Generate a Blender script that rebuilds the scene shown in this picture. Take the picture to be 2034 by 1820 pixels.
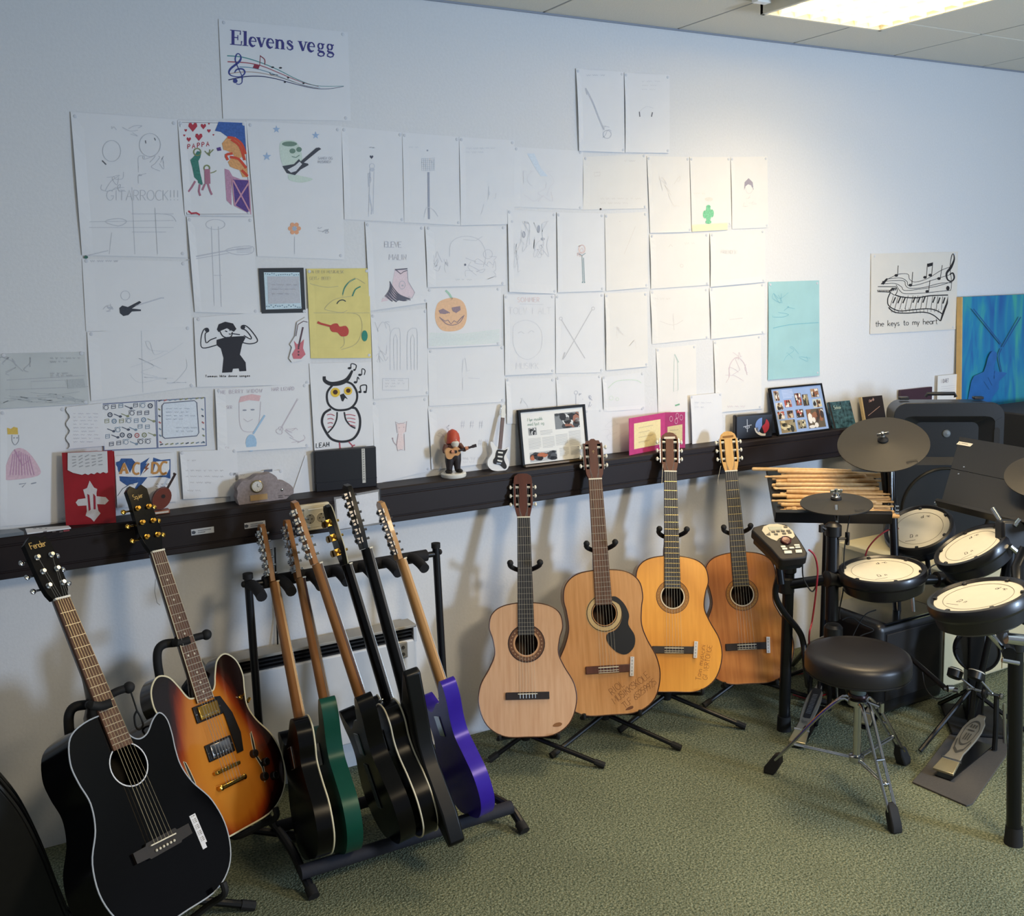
import bpy, math, random
from math import sin, cos, pi, radians, sqrt, atan2
from mathutils import Vector, Matrix, Euler
from mathutils.geometry import tessellate_polygon

for o in list(bpy.data.objects): bpy.data.objects.remove(o)
scene = bpy.context.scene
COL = scene.collection

# ------------------------------------------------------------------ camera
CAMP = Vector((0, -3.25, 1.70))
FPX, YAW, PITCH, ROLL, CY, CX = 2040.0, 0.5120669, -0.1282418, -0.0209448, 804.67, 1017.0
_f = Vector((sin(YAW)*cos(PITCH), cos(YAW)*cos(PITCH), sin(PITCH)))
_r = Vector((cos(YAW), -sin(YAW), 0)); _u = _r.cross(_f)
CR = cos(ROLL)*_r + sin(ROLL)*_u
CU = -sin(ROLL)*_r + cos(ROLL)*_u
CF = _f
cd = bpy.data.cameras.new('camera'); cam = bpy.data.objects.new('camera', cd); COL.objects.link(cam)
cd.sensor_fit = 'HORIZONTAL'; cd.sensor_width = 36; cd.lens = FPX/2034*36
cd.shift_y = -(910-CY)/2034; cd.clip_start = 0.05
cam.matrix_world = Matrix(((CR.x, CU.x, -CF.x, CAMP.x), (CR.y, CU.y, -CF.y, CAMP.y), (CR.z, CU.z, -CF.z, CAMP.z), (0, 0, 0, 1)))
scene.camera = cam

def P(u, v, x=None, y=None, z=None):
    """point of the room seen at photo pixel (u, v) on the plane x=, y= or z="""
    d = CR*((u-CX)/FPX) - CU*((v-CY)/FPX) + CF
    if x is not None: t = (x-CAMP.x)/d.x
    elif y is not None: t = (y-CAMP.y)/d.y
    else: t = (z-CAMP.z)/d.z
    return CAMP + d*t

# ------------------------------------------------------------------ light
scene.view_settings.view_transform = 'Standard'
try: scene.view_settings.look = 'None'
except Exception: pass
scene.view_settings.gamma = 1.0
scene.view_settings.use_curve_mapping = False
scene.view_settings.exposure = 0.0
w = bpy.data.worlds.new('world'); scene.world = w; w.use_nodes = True
w.node_tree.nodes['Background'].inputs[0].default_value = (0.50, 0.54, 0.60, 1)
w.node_tree.nodes['Background'].inputs[1].default_value = 0.50

def area(name, loc, target, sx, sy, power, color, spread=180):
    l = bpy.data.lights.new(name, 'AREA'); l.shape = 'RECTANGLE'; l.size = sx; l.size_y = sy
    l.energy = power; l.color = color; l.spread = radians(spread)
    o = bpy.data.objects.new(name, l); COL.objects.link(o); o.location = loc
    d = Vector(target)-Vector(loc)
    o.rotation_euler = d.to_track_quat('-Z', 'Y').to_euler()
    return o
# daylight of the window at the right behind the camera
area('window_daylight', (3.9, -4.1, 1.30), (1.5, 0, 0.95), 0.42, 0.65, 112, (0.58, 0.75, 1.0))
# the ceiling light of the picture
area('ceiling_lamp_light', (2.9, -0.98, 2.585), (2.9, -0.98, 0), 0.54, 1.0, 25, (1.0, 0.76, 0.45), 136)
# the room's other ceiling lights, behind the camera
area('second_lamp_light', (1.9, -3.3, 2.58), (1.9, -3.0, 0), 0.54, 1.1, 84, (1.0, 0.80, 0.52), 165)

# ------------------------------------------------------------------ materials
def lin(c):
    if isinstance(c, str):
        c = tuple(int(c[i:i+2], 16)/255 for i in (0, 2, 4))
    return tuple((x/12.92 if x <= 0.04045 else ((x+0.055)/1.055)**2.4) for x in c)
_mats = {}
def mat(name, color='808080', rough=0.5, metal=0.0, var=0.0, scale=30, bump=0.0, coat=0.0, stretch=None, color2=None, emit=0, alpha=1.0, spec=0.5, trans=0.0, detail=3):
    if name in _mats: return _mats[name]
    m = bpy.data.materials.new(name); m.use_nodes = True
    nt = m.node_tree; b = nt.nodes['Principled BSDF']
    c = lin(color)
    b.inputs['Base Color'].default_value = (*c, 1)
    b.inputs['Roughness'].default_value = rough
    b.inputs['Metallic'].default_value = metal
    b.inputs['Coat Weight'].default_value = coat
    b.inputs['Coat Roughness'].default_value = 0.06
    b.inputs['Specular IOR Level'].default_value = spec
    b.inputs['Alpha'].default_value = alpha
    b.inputs['Transmission Weight'].default_value = trans
    if emit:
        b.inputs['Emission Color'].default_value = (*c, 1); b.inputs['Emission Strength'].default_value = emit
    if var or bump or color2:
        tc = nt.nodes.new('ShaderNodeTexCoord'); mp = nt.nodes.new('ShaderNodeMapping')
        nt.links.new(tc.outputs['Object'], mp.inputs[0])
        if stretch: mp.inputs['Scale'].default_value = stretch
        n = nt.nodes.new('ShaderNodeTexNoise'); n.inputs['Scale'].default_value = scale; n.inputs['Detail'].default_value = detail
        nt.links.new(mp.outputs[0], n.inputs[0])
        if var or color2:
            r = nt.nodes.new('ShaderNodeValToRGB')
            r.color_ramp.elements[0].position = 0.3; r.color_ramp.elements[1].position = 0.7
            c2 = lin(color2) if color2 else tuple(min(1, x*(1+var)) for x in c)
            c1 = c if color2 else tuple(x*(1-var) for x in c)
            r.color_ramp.elements[0].color = (*c1, 1); r.color_ramp.elements[1].color = (*c2, 1)
            nt.links.new(n.outputs[0], r.inputs[0]); nt.links.new(r.outputs[0], b.inputs['Base Color'])
        if bump:
            bp = nt.nodes.new('ShaderNodeBump'); bp.inputs['Strength'].default_value = bump; bp.inputs['Distance'].default_value = 0.002
            nt.links.new(n.outputs[0], bp.inputs['Height']); nt.links.new(bp.outputs[0], b.inputs['Normal'])
    _mats[name] = m
    return m
def ink(hexc, rough=0.7):
    return mat('ink_'+hexc, hexc, rough, var=0.06, scale=200)

BLK = mat('black_metal', '0b0c0f', 0.38, 0.3, var=0.1)
RUB = mat('black_rubber', '0d0d0f', 0.75, var=0.15, scale=60)
CHR = mat('chrome', 'b8bcc0', 0.18, 1.0, var=0.03)
GOLD = mat('gold_metal', 'c9a04c', 0.22, 1.0, var=0.05)
BONE = mat('bone', 'ddd5bf', 0.5, var=0.04)
CREAM = mat('cream_binding', 'dcd2b0', 0.45, var=0.04)
STR = mat('string', 'b9b7b0', 0.35, 0.8, var=0.05)

# ------------------------------------------------------------------ mesh helpers
def frame(o, x=None, z=None, y=None):
    """matrix with origin o; z exact, second axis orthogonalised"""
    o = Vector(o)
    if z is not None:
        z = Vector(z).normalized()
        if y is not None:
            y = Vector(y); y = (y - z*y.dot(z)).normalized(); x = y.cross(z)
        else:
            x = Vector(x); x = (x - z*x.dot(z)).normalized(); y = z.cross(x)
    m = Matrix((x, y, z)).transposed().to_4x4(); m.translation = o
    return m
def perp(d):
    d = Vector(d).normalized()
    a = Vector((0, 0, 1)) if abs(d.z) < 0.9 else Vector((1, 0, 0))
    x = a.cross(d).normalized()
    return x, d.cross(x)
def spline(pts, n=6, closed=False):
    """Catmull-Rom through the points (any dimension)"""
    pts = [tuple(p) for p in pts]; N = len(pts); out = []
    segs = N if closed else N-1
    for i in range(segs):
        if closed: p = [pts[(i+k-1) % N] for k in range(4)]
        else: p = [pts[max(0, min(N-1, i+k-1))] for k in range(4)]
        for k in range(n):
            t = k/n
            out.append(tuple(0.5*((2*p[1][j])+(-p[0][j]+p[2][j])*t+(2*p[0][j]-5*p[1][j]+4*p[2][j]-p[3][j])*t*t+(-p[0][j]+3*p[1][j]-3*p[2][j]+p[3][j])*t**3) for j in range(len(p[0]))))
    if not closed: out.append(pts[-1])
    return out
class MB:
    def __init__(s): s.v = []; s.f = []; s.T = None
    def add(s, vs, fs):
        b = len(s.v)
        for q in vs:
            q = Vector(q); s.v.append(s.T @ q if s.T else q)
        s.f += [tuple(b+i for i in f) for f in fs]
        return s
    def box(s, c, size, R=None):
        c = Vector(c); h = Vector(size)/2; vs = []
        for dx in (-1, 1):
            for dy in (-1, 1):
                for dz in (-1, 1):
                    q = Vector((dx*h.x, dy*h.y, dz*h.z))
                    if R is not None: q = R @ q
                    vs.append(c+q)
        return s.add(vs, [(0, 1, 3, 2), (4, 6, 7, 5), (0, 4, 5, 1), (2, 3, 7, 6), (0, 2, 6, 4), (1, 5, 7, 3)])
    def lathe(s, prof, o=(0, 0, 0), d=(0, 0, 1), n=24, ang=None):
        x, y = perp(d); d = Vector(d).normalized(); o = Vector(o); vs = []; fs = []
        for r, h in prof:
            for k in range(n):
                a = 2*pi*k/n; vs.append(o+d*h+(x*cos(a)+y*sin(a))*max(r, 1e-5))
        m = len(prof)
        for i in range(m-1):
            for k in range(n):
                fs.append((i*n+k, i*n+(k+1) % n, (i+1)*n+(k+1) % n, (i+1)*n+k))
        if prof[0][0] > 1e-4: fs.append(tuple(range(n))[::-1])
        if prof[-1][0] > 1e-4: fs.append(tuple((m-1)*n+k for k in range(n)))
        return s.add(vs, fs)
    def rod(s, p0, p1, r0, r1=None, n=12):
        p0 = Vector(p0); p1 = Vector(p1); L = (p1-p0).length
        return s.lathe([(r0, 0), (r0 if r1 is None else r1, L)], p0, p1-p0, n)
    def tube(s, pts, r, n=8, closed=False, flat=1.0):
        pts = [Vector(p) for p in pts]; N = len(pts); vs = []; fs = []
        rr = r if hasattr(r, '__len__') else [r]*N
        x = None
        for i in range(N):
            if closed: d = pts[(i+1) % N]-pts[i-1]
            else: d = pts[min(N-1, i+1)]-pts[max(0, i-1)]
            if d.length < 1e-9: d = Vector((0, 0, 1))
            d.normalize()
            if x is None: x, y = perp(d)
            else:
                x = (x-d*x.dot(d))
                if x.length < 1e-6: x, y = perp(d)
                x.normalize(); y = d.cross(x)
            for k in range(n):
                a = 2*pi*k/n; vs.append(pts[i]+(x*cos(a)+y*sin(a)*flat)*rr[i])
        for i in range(N if closed else N-1):
            j = (i+1) % N
            for k in range(n):
                fs.append((i*n+k, i*n+(k+1) % n, j*n+(k+1) % n, j*n+k))
        if not closed: fs += [tuple(range(n))[::-1], tuple((N-1)*n+k for k in range(n))]
        return s.add(vs, fs)
    def prism(s, out, y0, y1, holes=()):
        """outline in local x,z; extruded along y"""
        loops = [list(out)]+[list(h) for h in holes]
        flat = [q for l in loops for q in l]; n = len(flat)
        tri = tessellate_polygon([[Vector((q[0], q[1], 0)) for q in l] for l in loops])
        vs = [(q[0], y0, q[1]) for q in flat]+[(q[0], y1, q[1]) for q in flat]
        fs = [tuple(t) for t in tri]+[tuple(n+i for i in reversed(t)) for t in tri]
        b = 0
        for l in loops:
            m = len(l)
            for i in range(m):
                j = (i+1) % m; fs.append((b+i, b+j, n+b+j, n+b+i))
            b += m
        return s.add(vs, fs)
    def wall_strip(s, out, y0, y1):
        n = len(out)
        return s.add([(q[0], y0, q[1]) for q in out]+[(q[0], y1, q[1]) for q in out], [(i, (i+1) % n, n+(i+1) % n, n+i) for i in range(n)])
    def ball(s, c, r, n=12, m=8):
        r = r if hasattr(r, '__len__') else (r, r, r); c = Vector(c); vs = []; fs = []
        for i in range(m+1):
            t = pi*i/m
            for k in range(n):
                a = 2*pi*k/n; vs.append(c+Vector((r[0]*max(sin(t), 1e-4)*cos(a), r[1]*max(sin(t), 1e-4)*sin(a), r[2]*cos(t))))
        for i in range(m):
            for k in range(n): fs.append((i*n+k, (i+1)*n+k, (i+1)*n+(k+1) % n, i*n+(k+1) % n))
        return s.add(vs, fs)
    def build(s, name, m, parent=None, world=False, smooth=True, ang=35, bevel=0, seg=2):
        vs = s.v
        if world and parent is not None:
            inv = wm(parent).inverted(); vs = [inv @ q for q in vs]
        me = bpy.data.meshes.new(name); me.from_pydata([tuple(q) for q in vs], [], s.f); me.validate()
        import bmesh
        bm = bmesh.new(); bm.from_mesh(me); bmesh.ops.recalc_face_normals(bm, faces=bm.faces); bm.to_mesh(me); bm.free()
        if smooth:
            me.shade_smooth()
            me.set_sharp_from_angle(angle=radians(ang))
        me.materials.append(m)
        o = bpy.data.objects.new(name, me); COL.objects.link(o)
        if parent is not None: o.parent = parent
        if bevel:
            b = o.modifiers.new('bevel', 'BEVEL'); b.width = bevel; b.segments = seg; b.limit_method = 'ANGLE'; b.angle_limit = radians(40)
        return o
def wm(o):
    m = o.matrix_basis.copy()
    while o.parent is not None:
        o = o.parent; m = o.matrix_basis @ m
    return m
def tag(o, label=None, cat=None, group=None, kind=None):
    if label: o['label'] = label
    if cat: o['category'] = cat
    if group: o['group'] = group
    if kind: o['kind'] = kind
    return o
def thing(name, label, cat, M, group=None):
    o = bpy.data.objects.new(name, None); COL.objects.link(o); o.empty_display_size = 0.05
    if isinstance(M, Matrix): o.matrix_basis = M
    else: o.location = M
    return tag(o, label, cat, group)
def clone(o, parent, M=None):
    c = o.copy(); COL.objects.link(c); c.parent = parent
    if M is not None: c.matrix_basis = M
    return c
def centred(mb, name, m, label, cat, group=None, base=None, **k):
    """one-mesh thing: origin at the bottom centre of its vertices"""
    xs = [q.x for q in mb.v]; ys = [q.y for q in mb.v]; zs = [q.z for q in mb.v]
    o = Vector(((min(xs)+max(xs))/2, (min(ys)+max(ys))/2, min(zs))) if base is None else Vector(base)
    mb.v = [q-o for q in mb.v]
    ob = mb.build(name, m, None, **k); ob.location = o
    return tag(ob, label, cat, group)
def circle(cx, cz, r, n=32, rz=None, a0=0, a1=2*pi):
    rz = r if rz is None else rz
    full = abs(a1-a0-2*pi) < 1e-6
    return [(cx+r*cos(a0+(a1-a0)*k/(n if full else n-1)), cz+rz*sin(a0+(a1-a0)*k/(n if full else n-1))) for k in range(n)]

# ------------------------------------------------------------------ flat marks: strokes and fills drawn on a plane
class Ink:
    """flat print; f maps a photo pixel or a sheet coordinate to a 3-D point"""
    def __init__(s, f, nrm): s.f = f; s.n = Vector(nrm).normalized(); s.mb = MB(); s.layer = 0
    def line(s, pts, w=1.4, closed=False, smooth=0, taper=None):
        if smooth: pts = spline(pts, smooth, closed)
        N = len(pts); L = []; Rr = []
        rng = range(N+1) if closed else range(N)
        for i in rng:
            i = i % N
            a = pts[i-1] if (closed or i > 0) else pts[i]; b = pts[(i+1) % N] if (closed or i < N-1) else pts[i]
            dx, dy = b[0]-a[0], b[1]-a[1]; l = sqrt(dx*dx+dy*dy) or 1
            ww = (pts[i][2] if len(pts[i]) > 2 else w)/2
            if taper: ww *= taper[0]+(taper[1]-taper[0])*i/max(1, N-1)
            L.append((pts[i][0]-dy/l*ww, pts[i][1]+dx/l*ww)); Rr.append((pts[i][0]+dy/l*ww, pts[i][1]-dx/l*ww))
        off = s.n*(0.00012*(s.layer % 5)); s.layer += 1
        vs = [s.f(*q)+off for q in L]+[s.f(*q)+off for q in Rr]; m = len(L)
        s.mb.add(vs, [(i, i+1, m+i+1, m+i) for i in range(m-1)])
        return s
    def fill(s, pts, smooth=0):
        if smooth: pts = spline(pts, smooth, True)
        tri = tessellate_polygon([[Vector((q[0], q[1], 0)) for q in pts]])
        off = s.n*(0.00012*(s.layer % 5)); s.layer += 1
        s.mb.add([s.f(q[0], q[1])+off for q in pts], [tuple(t) for t in tri])
        return s
    def dot(s, x, y, r, ry=None, n=14):
        ry = ry or r
        return s.fill([(x+r*cos(2*pi*k/n), y+ry*sin(2*pi*k/n)) for k in range(n)])
    def ring(s, x, y, r, w=1.2, ry=None, n=24):
        ry = ry or r
        return s.line([(x+r*cos(2*pi*k/n), y+ry*sin(2*pi*k/n)) for k in range(n)], w, True)
    def text(s, txt, x, y, h, ax=(1, 0), ay=(0, -1), w=1.2, sp=1.0, jit=0, seed=1):
        rr = random.Random(seed); cx = 0
        for ch in txt:
            if ch == ' ': cx += 0.6*sp; continue
            strokes, adv = GLY.get(ch, GLY.get(ch.upper(), ([[(0, 0), (.5, .6)]], .6)))
            dy = rr.uniform(-jit, jit)
            for st in strokes:
                q = [(x+((cx+a)*ax[0]+(b+dy)*ay[0])*h, y+((cx+a)*ax[1]+(b+dy)*ay[1])*h) for a, b in st]
                s.line(q, w)
            cx += (adv+0.16)*sp
        return s
    def done(s, name, m, parent, label=None):
        if name.startswith(('pencil', 'faint')):
            c = m.name[4:]; m = ink(''.join('%02x' % int(int(c[i:i+2], 16)*.66+t*.34) for i, t in ((0, 226), (2, 228), (4, 232))))
        o = s.mb.build(name, m, parent, world=True, smooth=False)
        if label: o['label'] = label
        if any(q in name for q in ('writing', 'marks', 'stroke', 'hearts', 'stars', 'print', 'specks', 'lettering', 'note', 'lines', 'columns', 'folds', 'smudge', 'eyes', 'dots', 'dashes', 'swirls', 'slots', 'shading', 'legs', 'heads', 'pencil', 'mane', 'horse', 'halo', 'letters', 'brushwork', 'outline', 'horns', 'drawing', 'hatching', 'sketch', 'text', 'contour', 'door', 'coat')): o['kind'] = 'stuff'
        return o
def arc(cx, cy, rx, ry, a0, a1, n=8): return [(cx+rx*cos(radians(a0+(a1-a0)*k/(n-1))), cy+ry*sin(radians(a0+(a1-a0)*k/(n-1)))) for k in range(n)]
GLY = {
 'A': ([[(0, 0), (.3, 1), (.6, 0)], [(.12, .38), (.48, .38)]], .6), 'B': ([[(0, 0), (0, 1)], [(0, 1)]+arc(.25, .76, .22, .24, 90, -90)+[(0, .52)], [(0, .52)]+arc(.28, .26, .26, .26, 90, -90)+[(0, 0)]], .55),
 'C': ([arc(.35, .5, .35, .5, 50, 310, 12)], .6), 'D': ([[(0, 0), (0, 1)]+arc(.1, .5, .45, .5, 90, -90, 10)+[(0, 0)]], .58),
 'E': ([[(.5, 1), (0, 1), (0, 0), (.5, 0)], [(0, .52), (.4, .52)]], .5), 'F': ([[(.5, 1), (0, 1), (0, 0)], [(0, .52), (.4, .52)]], .48),
 'G': ([arc(.35, .5, .35, .5, 50, 330, 12)+[(.68, .45), (.4, .45)]], .7), 'H': ([[(0, 0), (0, 1)], [(.5, 0), (.5, 1)], [(0, .5), (.5, .5)]], .5),
 'I': ([[(.1, 0), (.1, 1)]], .2), 'J': ([[(.4, 1), (.4, .25)]+arc(.2, .22, .2, .22, 0, -170)], .45), 'K': ([[(0, 0), (0, 1)], [(.5, 1), (0, .45)], [(.12, .56), (.5, 0)]], .5),
 'L': ([[(0, 1), (0, 0), (.45, 0)]], .45), 'M': ([[(0, 0), (.05, 1), (.35, .35), (.65, 1), (.7, 0)]], .7), 'N': ([[(0, 0), (0, 1), (.5, 0), (.5, 1)]], .5),
 'O': ([arc(.35, .5, .35, .5, 0, 360, 16)], .7), 'P': ([[(0, 0), (0, 1)], [(0, 1)]+arc(.22, .74, .26, .26, 90, -90)+[(0, .48)]], .5), 'R': ([[(0, 0), (0, 1)], [(0, 1)]+arc(.22, .74, .26, .26, 90, -90)+[(0, .48)], [(.2, .48), (.5, 0)]], .52),
 'S': ([arc(.25, .75, .23, .24, 40, 270, 8)+arc(.25, .26, .25, .26, 90, -140, 8)], .5), 'T': ([[(0, 1), (.6, 1)], [(.3, 1), (.3, 0)]], .6), 'U': ([[(0, 1), (0, .3)]+arc(.25, .27, .25, .27, 180, 360)+[(.5, 1)]], .5),
 'V': ([[(0, 1), (.28, 0), (.56, 1)]], .56), 'W': ([[(0, 1), (.2, 0), (.38, .7), (.56, 0), (.76, 1)]], .76), 'X': ([[(0, 0), (.5, 1)], [(0, 1), (.5, 0)]], .5), 'Y': ([[(0, 1), (.25, .5), (.5, 1)], [(.25, .5), (.25, 0)]], .5), 'Z': ([[(0, 1), (.5, 1), (0, 0), (.5, 0)]], .5),
 'Ø': ([arc(.35, .5, .35, .5, 0, 360, 16), [(0, -.05), (.7, 1.05)]], .7), '!': ([[(.1, 1), (.1, .3)], [(.1, .1), (.1, 0)]], .2), '/': ([[(0, -.1), (.4, 1.05)]], .4), '.': ([[(.05, 0), (.05, .08)]], .12), '-': ([[(0, .45), (.3, .45)]], .3), '#': ([[(.1, 0), (.2, 1)], [(.4, 0), (.5, 1)], [(0, .3), (.6, .3)], [(0, .7), (.6, .7)]], .6),
 '0': ([arc(.25, .5, .25, .5, 0, 360, 14)], .5), '1': ([[(0, .75), (.2, 1), (.2, 0)]], .3), '2': ([arc(.25, .75, .25, .25, 170, -30, 8)+[(0, 0), (.5, 0)]], .5), '3': ([arc(.22, .75, .22, .24, 150, -80, 8), arc(.24, .26, .26, .26, 85, -150, 8)], .5),
 '4': ([[(.38, 0), (.38, 1), (0, .3), (.5, .3)]], .5), '5': ([[(.48, 1), (.08, 1), (.04, .55)]+arc(.24, .3, .26, .3, 110, -150, 8)], .5), '6': ([[(.42, .98), (.1, .5)]+arc(.26, .27, .24, .27, 160, -200, 12)], .5), '7': ([[(0, 1), (.5, 1), (.18, 0)]], .5), '8': ([arc(.25, .76, .2, .24, 0, 360, 12), arc(.25, .26, .25, .26, 0, 360, 12)], .5), '9': ([arc(.25, .72, .24, .27, 0, 360, 12)+[(.45, .5), (.2, 0)]], .5),
 'a': ([arc(.22, .27, .22, .27, 30, 330, 10), [(.44, .55), (.44, 0)]], .46), 'b': ([[(0, 1), (0, 0)], arc(.22, .27, .22, .27, 150, -150, 10)], .45), 'c': ([arc(.22, .27, .22, .27, 45, 315, 8)], .4), 'd': ([arc(.22, .27, .22, .27, 30, 330, 10), [(.44, 1), (.44, 0)]], .46),
 'e': ([[(.02, .3), (.44, .3)]+arc(.23, .28, .22, .27, 10, 310, 10)], .45), 'g': ([arc(.22, .27, .22, .27, 30, 330, 10), [(.44, .55), (.44, -.1)]+arc(.23, -.12, .21, .2, 0, -150, 6)], .48), 'h': ([[(0, 1), (0, 0)], [(0, .35)]+arc(.2, .35, .2, .2, 160, 0, 6)+[(.4, 0)]], .42), 'i': ([[(.06, .55), (.06, 0)], [(.06, .75), (.06, .82)]], .14),
 'k': ([[(0, 1), (0, 0)], [(.38, .55), (0, .22)], [(.1, .3), (.4, 0)]], .4), 'l': ([[(.06, 1), (.06, 0)]], .14), 'm': ([[(0, .55), (0, 0)], [(0, .35)]+arc(.16, .37, .15, .18, 160, 0, 6)+[(.31, 0)], [(.31, .35)]+arc(.47, .37, .15, .18, 160, 0, 6)+[(.62, 0)]], .64), 'n': ([[(0, .55), (0, 0)], [(0, .35)]+arc(.2, .35, .2, .2, 160, 0, 6)+[(.4, 0)]], .42),
 'o': ([arc(.22, .27, .22, .27, 0, 360, 12)], .45), 'q': ([arc(.22, .27, .22, .27, 30, 330, 10), [(.44, .55), (.44, -.35)]], .46), 'r': ([[(0, .55), (0, 0)], [(0, .35)]+arc(.2, .35, .2, .2, 160, 50, 5)], .3), 's': ([arc(.18, .41, .16, .14, 40, 270, 6)+arc(.18, .13, .17, .14, 90, -140, 6)], .38), 't': ([[(.15, .85), (.15, .1), (.25, 0), (.32, .03)], [(0, .58), (.32, .58)]], .34),
 'u': ([[(0, .55), (0, .2)]+arc(.2, .2, .2, .2, 180, 350, 6)+[(.4, .55)], [(.4, .55), (.4, 0)]], .43), 'v': ([[(0, .55), (.2, 0), (.4, .55)]], .4), 'y': ([[(0, .55), (.2, 0)], [(.42, .55), (.1, -.4)]], .42),
}
# ================================================================== room
WALL = mat('wall_plaster', 'd9dbde', 0.75, var=0.02, scale=110, bump=0.25, detail=4)
CEIL = mat('ceiling_board', 'dcd6c8', 0.9, var=0.03, scale=160, bump=0.35)
def carpet():
    m = bpy.data.materials.new('carpet_green'); m.use_nodes = True; nt = m.node_tree; b = nt.nodes['Principled BSDF']
    b.inputs['Roughness'].default_value = 0.95; b.inputs['Specular IOR Level'].default_value = 0.15
    tc = nt.nodes.new('ShaderNodeTexCoord')
    n1 = nt.nodes.new('ShaderNodeTexNoise'); n1.inputs['Scale'].default_value = 140; n1.inputs['Detail'].default_value = 6; n1.inputs['Roughness'].default_value = 0.7
    n2 = nt.nodes.new('ShaderNodeTexNoise'); n2.inputs['Scale'].default_value = 3; n2.inputs['Detail'].default_value = 2
    v = nt.nodes.new('ShaderNodeTexVoronoi'); v.inputs['Scale'].default_value = 170
    for n in (n1, n2, v): nt.links.new(tc.outputs['Object'], n.inputs['Vector'])
    r = nt.nodes.new('ShaderNodeValToRGB'); r.color_ramp.elements[0].position = 0.36; r.color_ramp.elements[1].position = 0.64
    r.color_ramp.elements[0].color = (*lin('3c4a3a'), 1); r.color_ramp.elements[1].color = (*lin('9ca084'), 1)
    nt.links.new(n1.outputs[0], r.inputs[0])
    mx = nt.nodes.new('ShaderNodeMix'); mx.data_type = 'RGBA'; mx.blend_type = 'MULTIPLY'; mx.inputs[0].default_value = 0.35
    nt.links.new(r.outputs[0], mx.inputs[6]); nt.links.new(n2.outputs[0], mx.inputs[7])
    nt.links.new(mx.outputs[2], b.inputs['Base Color'])
    bp = nt.nodes.new('ShaderNodeBump'); bp.inputs['Strength'].default_value = 0.8; bp.inputs['Distance'].default_value = 0.004
    nt.links.new(v.outputs['Distance'], bp.inputs['Height']); nt.links.new(bp.outputs[0], b.inputs['Normal'])
    return m
CH = 2.615
tag(MB().box((2.2, -2.3, -0.05), (7.6, 4.8, 0.1)).build('floor', carpet(), None, smooth=False), 'green grey speckled short pile carpet floor', kind='structure')
tag(MB().box((2.2, 0.075, 1.31), (7.6, 0.15, 2.72)).build('wall_back', WALL, None, smooth=False), 'white rough plastered wall hung with drawings', kind='structure')
ceil = MB().box((2.2, -2.3, CH+0.045), (7.6, 4.8, 0.05)).build('ceiling', mat('ceiling_void', '6a6c6b', 0.9, var=0.05), None, smooth=False)
tag(ceil, 'suspended ceiling of pale mineral fibre boards', kind='structure')
GX0 = 1.985-0.603*5
rows = [(-0.44, -0.004), (-1.645, -0.446), (-2.85, -1.651), (-4.055, -2.856)]
tile_me = {}
for i in range(12):
    xa = GX0+0.603*i+0.004; xb = xa+0.595
    for j, (ya, yb) in enumerate(rows):
        if abs(xa-2.591) < 0.05 and j == 1: continue
        if abs(xa-0.2) < 0.35 and j == 2: pass
        if j not in tile_me:
            t = MB().box((0, 0, 0.011), (0.595, yb-ya, 0.022)).build('ceiling_tile', CEIL, ceil, bevel=0.002); tile_me[j] = t
        else:
            t = clone(tile_me[j], ceil)
        t.location = ((xa+xb)/2, (ya+yb)/2, CH)
for i in range(12):
    MB().box((GX0+0.603*i, -2.1, CH+0.006), (0.012, 4.1, 0.01)).build('grid_bar', mat('grid_bar_grey', '7e7e7a', 0.5, var=0.02), ceil, smooth=False)
tag(MB().box((2.2, -0.004, CH-0.003), (7.6, 0.008, 0.006)).build('trim_1', mat('trim_grey', '8f96a4', 0.5, var=0.02), None, smooth=False), 'thin grey shadow line trim where wall meets ceiling', kind='structure')
# ceiling lamp with louvre
L = thing('ceiling_light', 'square louvred fluorescent ceiling light glowing warm white at top right', 'ceiling light', Vector((2.894, -1.045, CH-0.03)))
LW = mat('lamp_housing', 'e6dfcc', 0.4, var=0.02)
LT = mat('lamp_tube', 'fff0c0', 0.5, emit=7.0)
LV = mat('lamp_louvre', 'fff0bf', 0.25, 0.0, emit=0.9)
hs = MB(); sx, sy = 0.597, 1.19
for q in ((-1, 0), (1, 0)): hs.box((q[0]*(sx/2-0.008), 0, 0.02), (0.016, sy, 0.07))
for q in (-1, 1): hs.box((0, q*(sy/2-0.008), 0.02), (sx, 0.016, 0.07))
hs.box((0, 0, 0.058), (sx, sy, 0.006)); hs.build('housing', LW, L, bevel=0.002)
for q in (-0.18, 0, 0.18): MB().rod((q, -sy/2+0.03, 0.035), (q, sy/2-0.03, 0.035), 0.013).build('tube', LT, L)
sl = None
for k in range(1, 8):
    x = -sx/2+k*sx/8
    if sl is None: sl = MB().box((0, 0, 0.002), (0.003, sy-0.03, 0.028)).build('louvre_blade', LV, L, smooth=False); o = sl
    else: o = clone(sl, L)
    o.location = (x, 0, 0)
sl = None
for k in range(1, 16):
    y = -sy/2+k*sy/16
    if sl is None: sl = MB().box((0, 0, 0.002), (sx-0.03, 0.0022, 0.028)).build('louvre_blade', LV, L, smooth=False); o = sl
    else: o = clone(sl, L)
    o.location = (0, y, 0)
MB().box((-sx/2-0.05, sy/2-0.06, 0.012), (0.06, 0.03, 0.012)).build('end_clip', mat('clip_white', 'f4f4f2', 0.4, var=.01), L, bevel=0.002)

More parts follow.
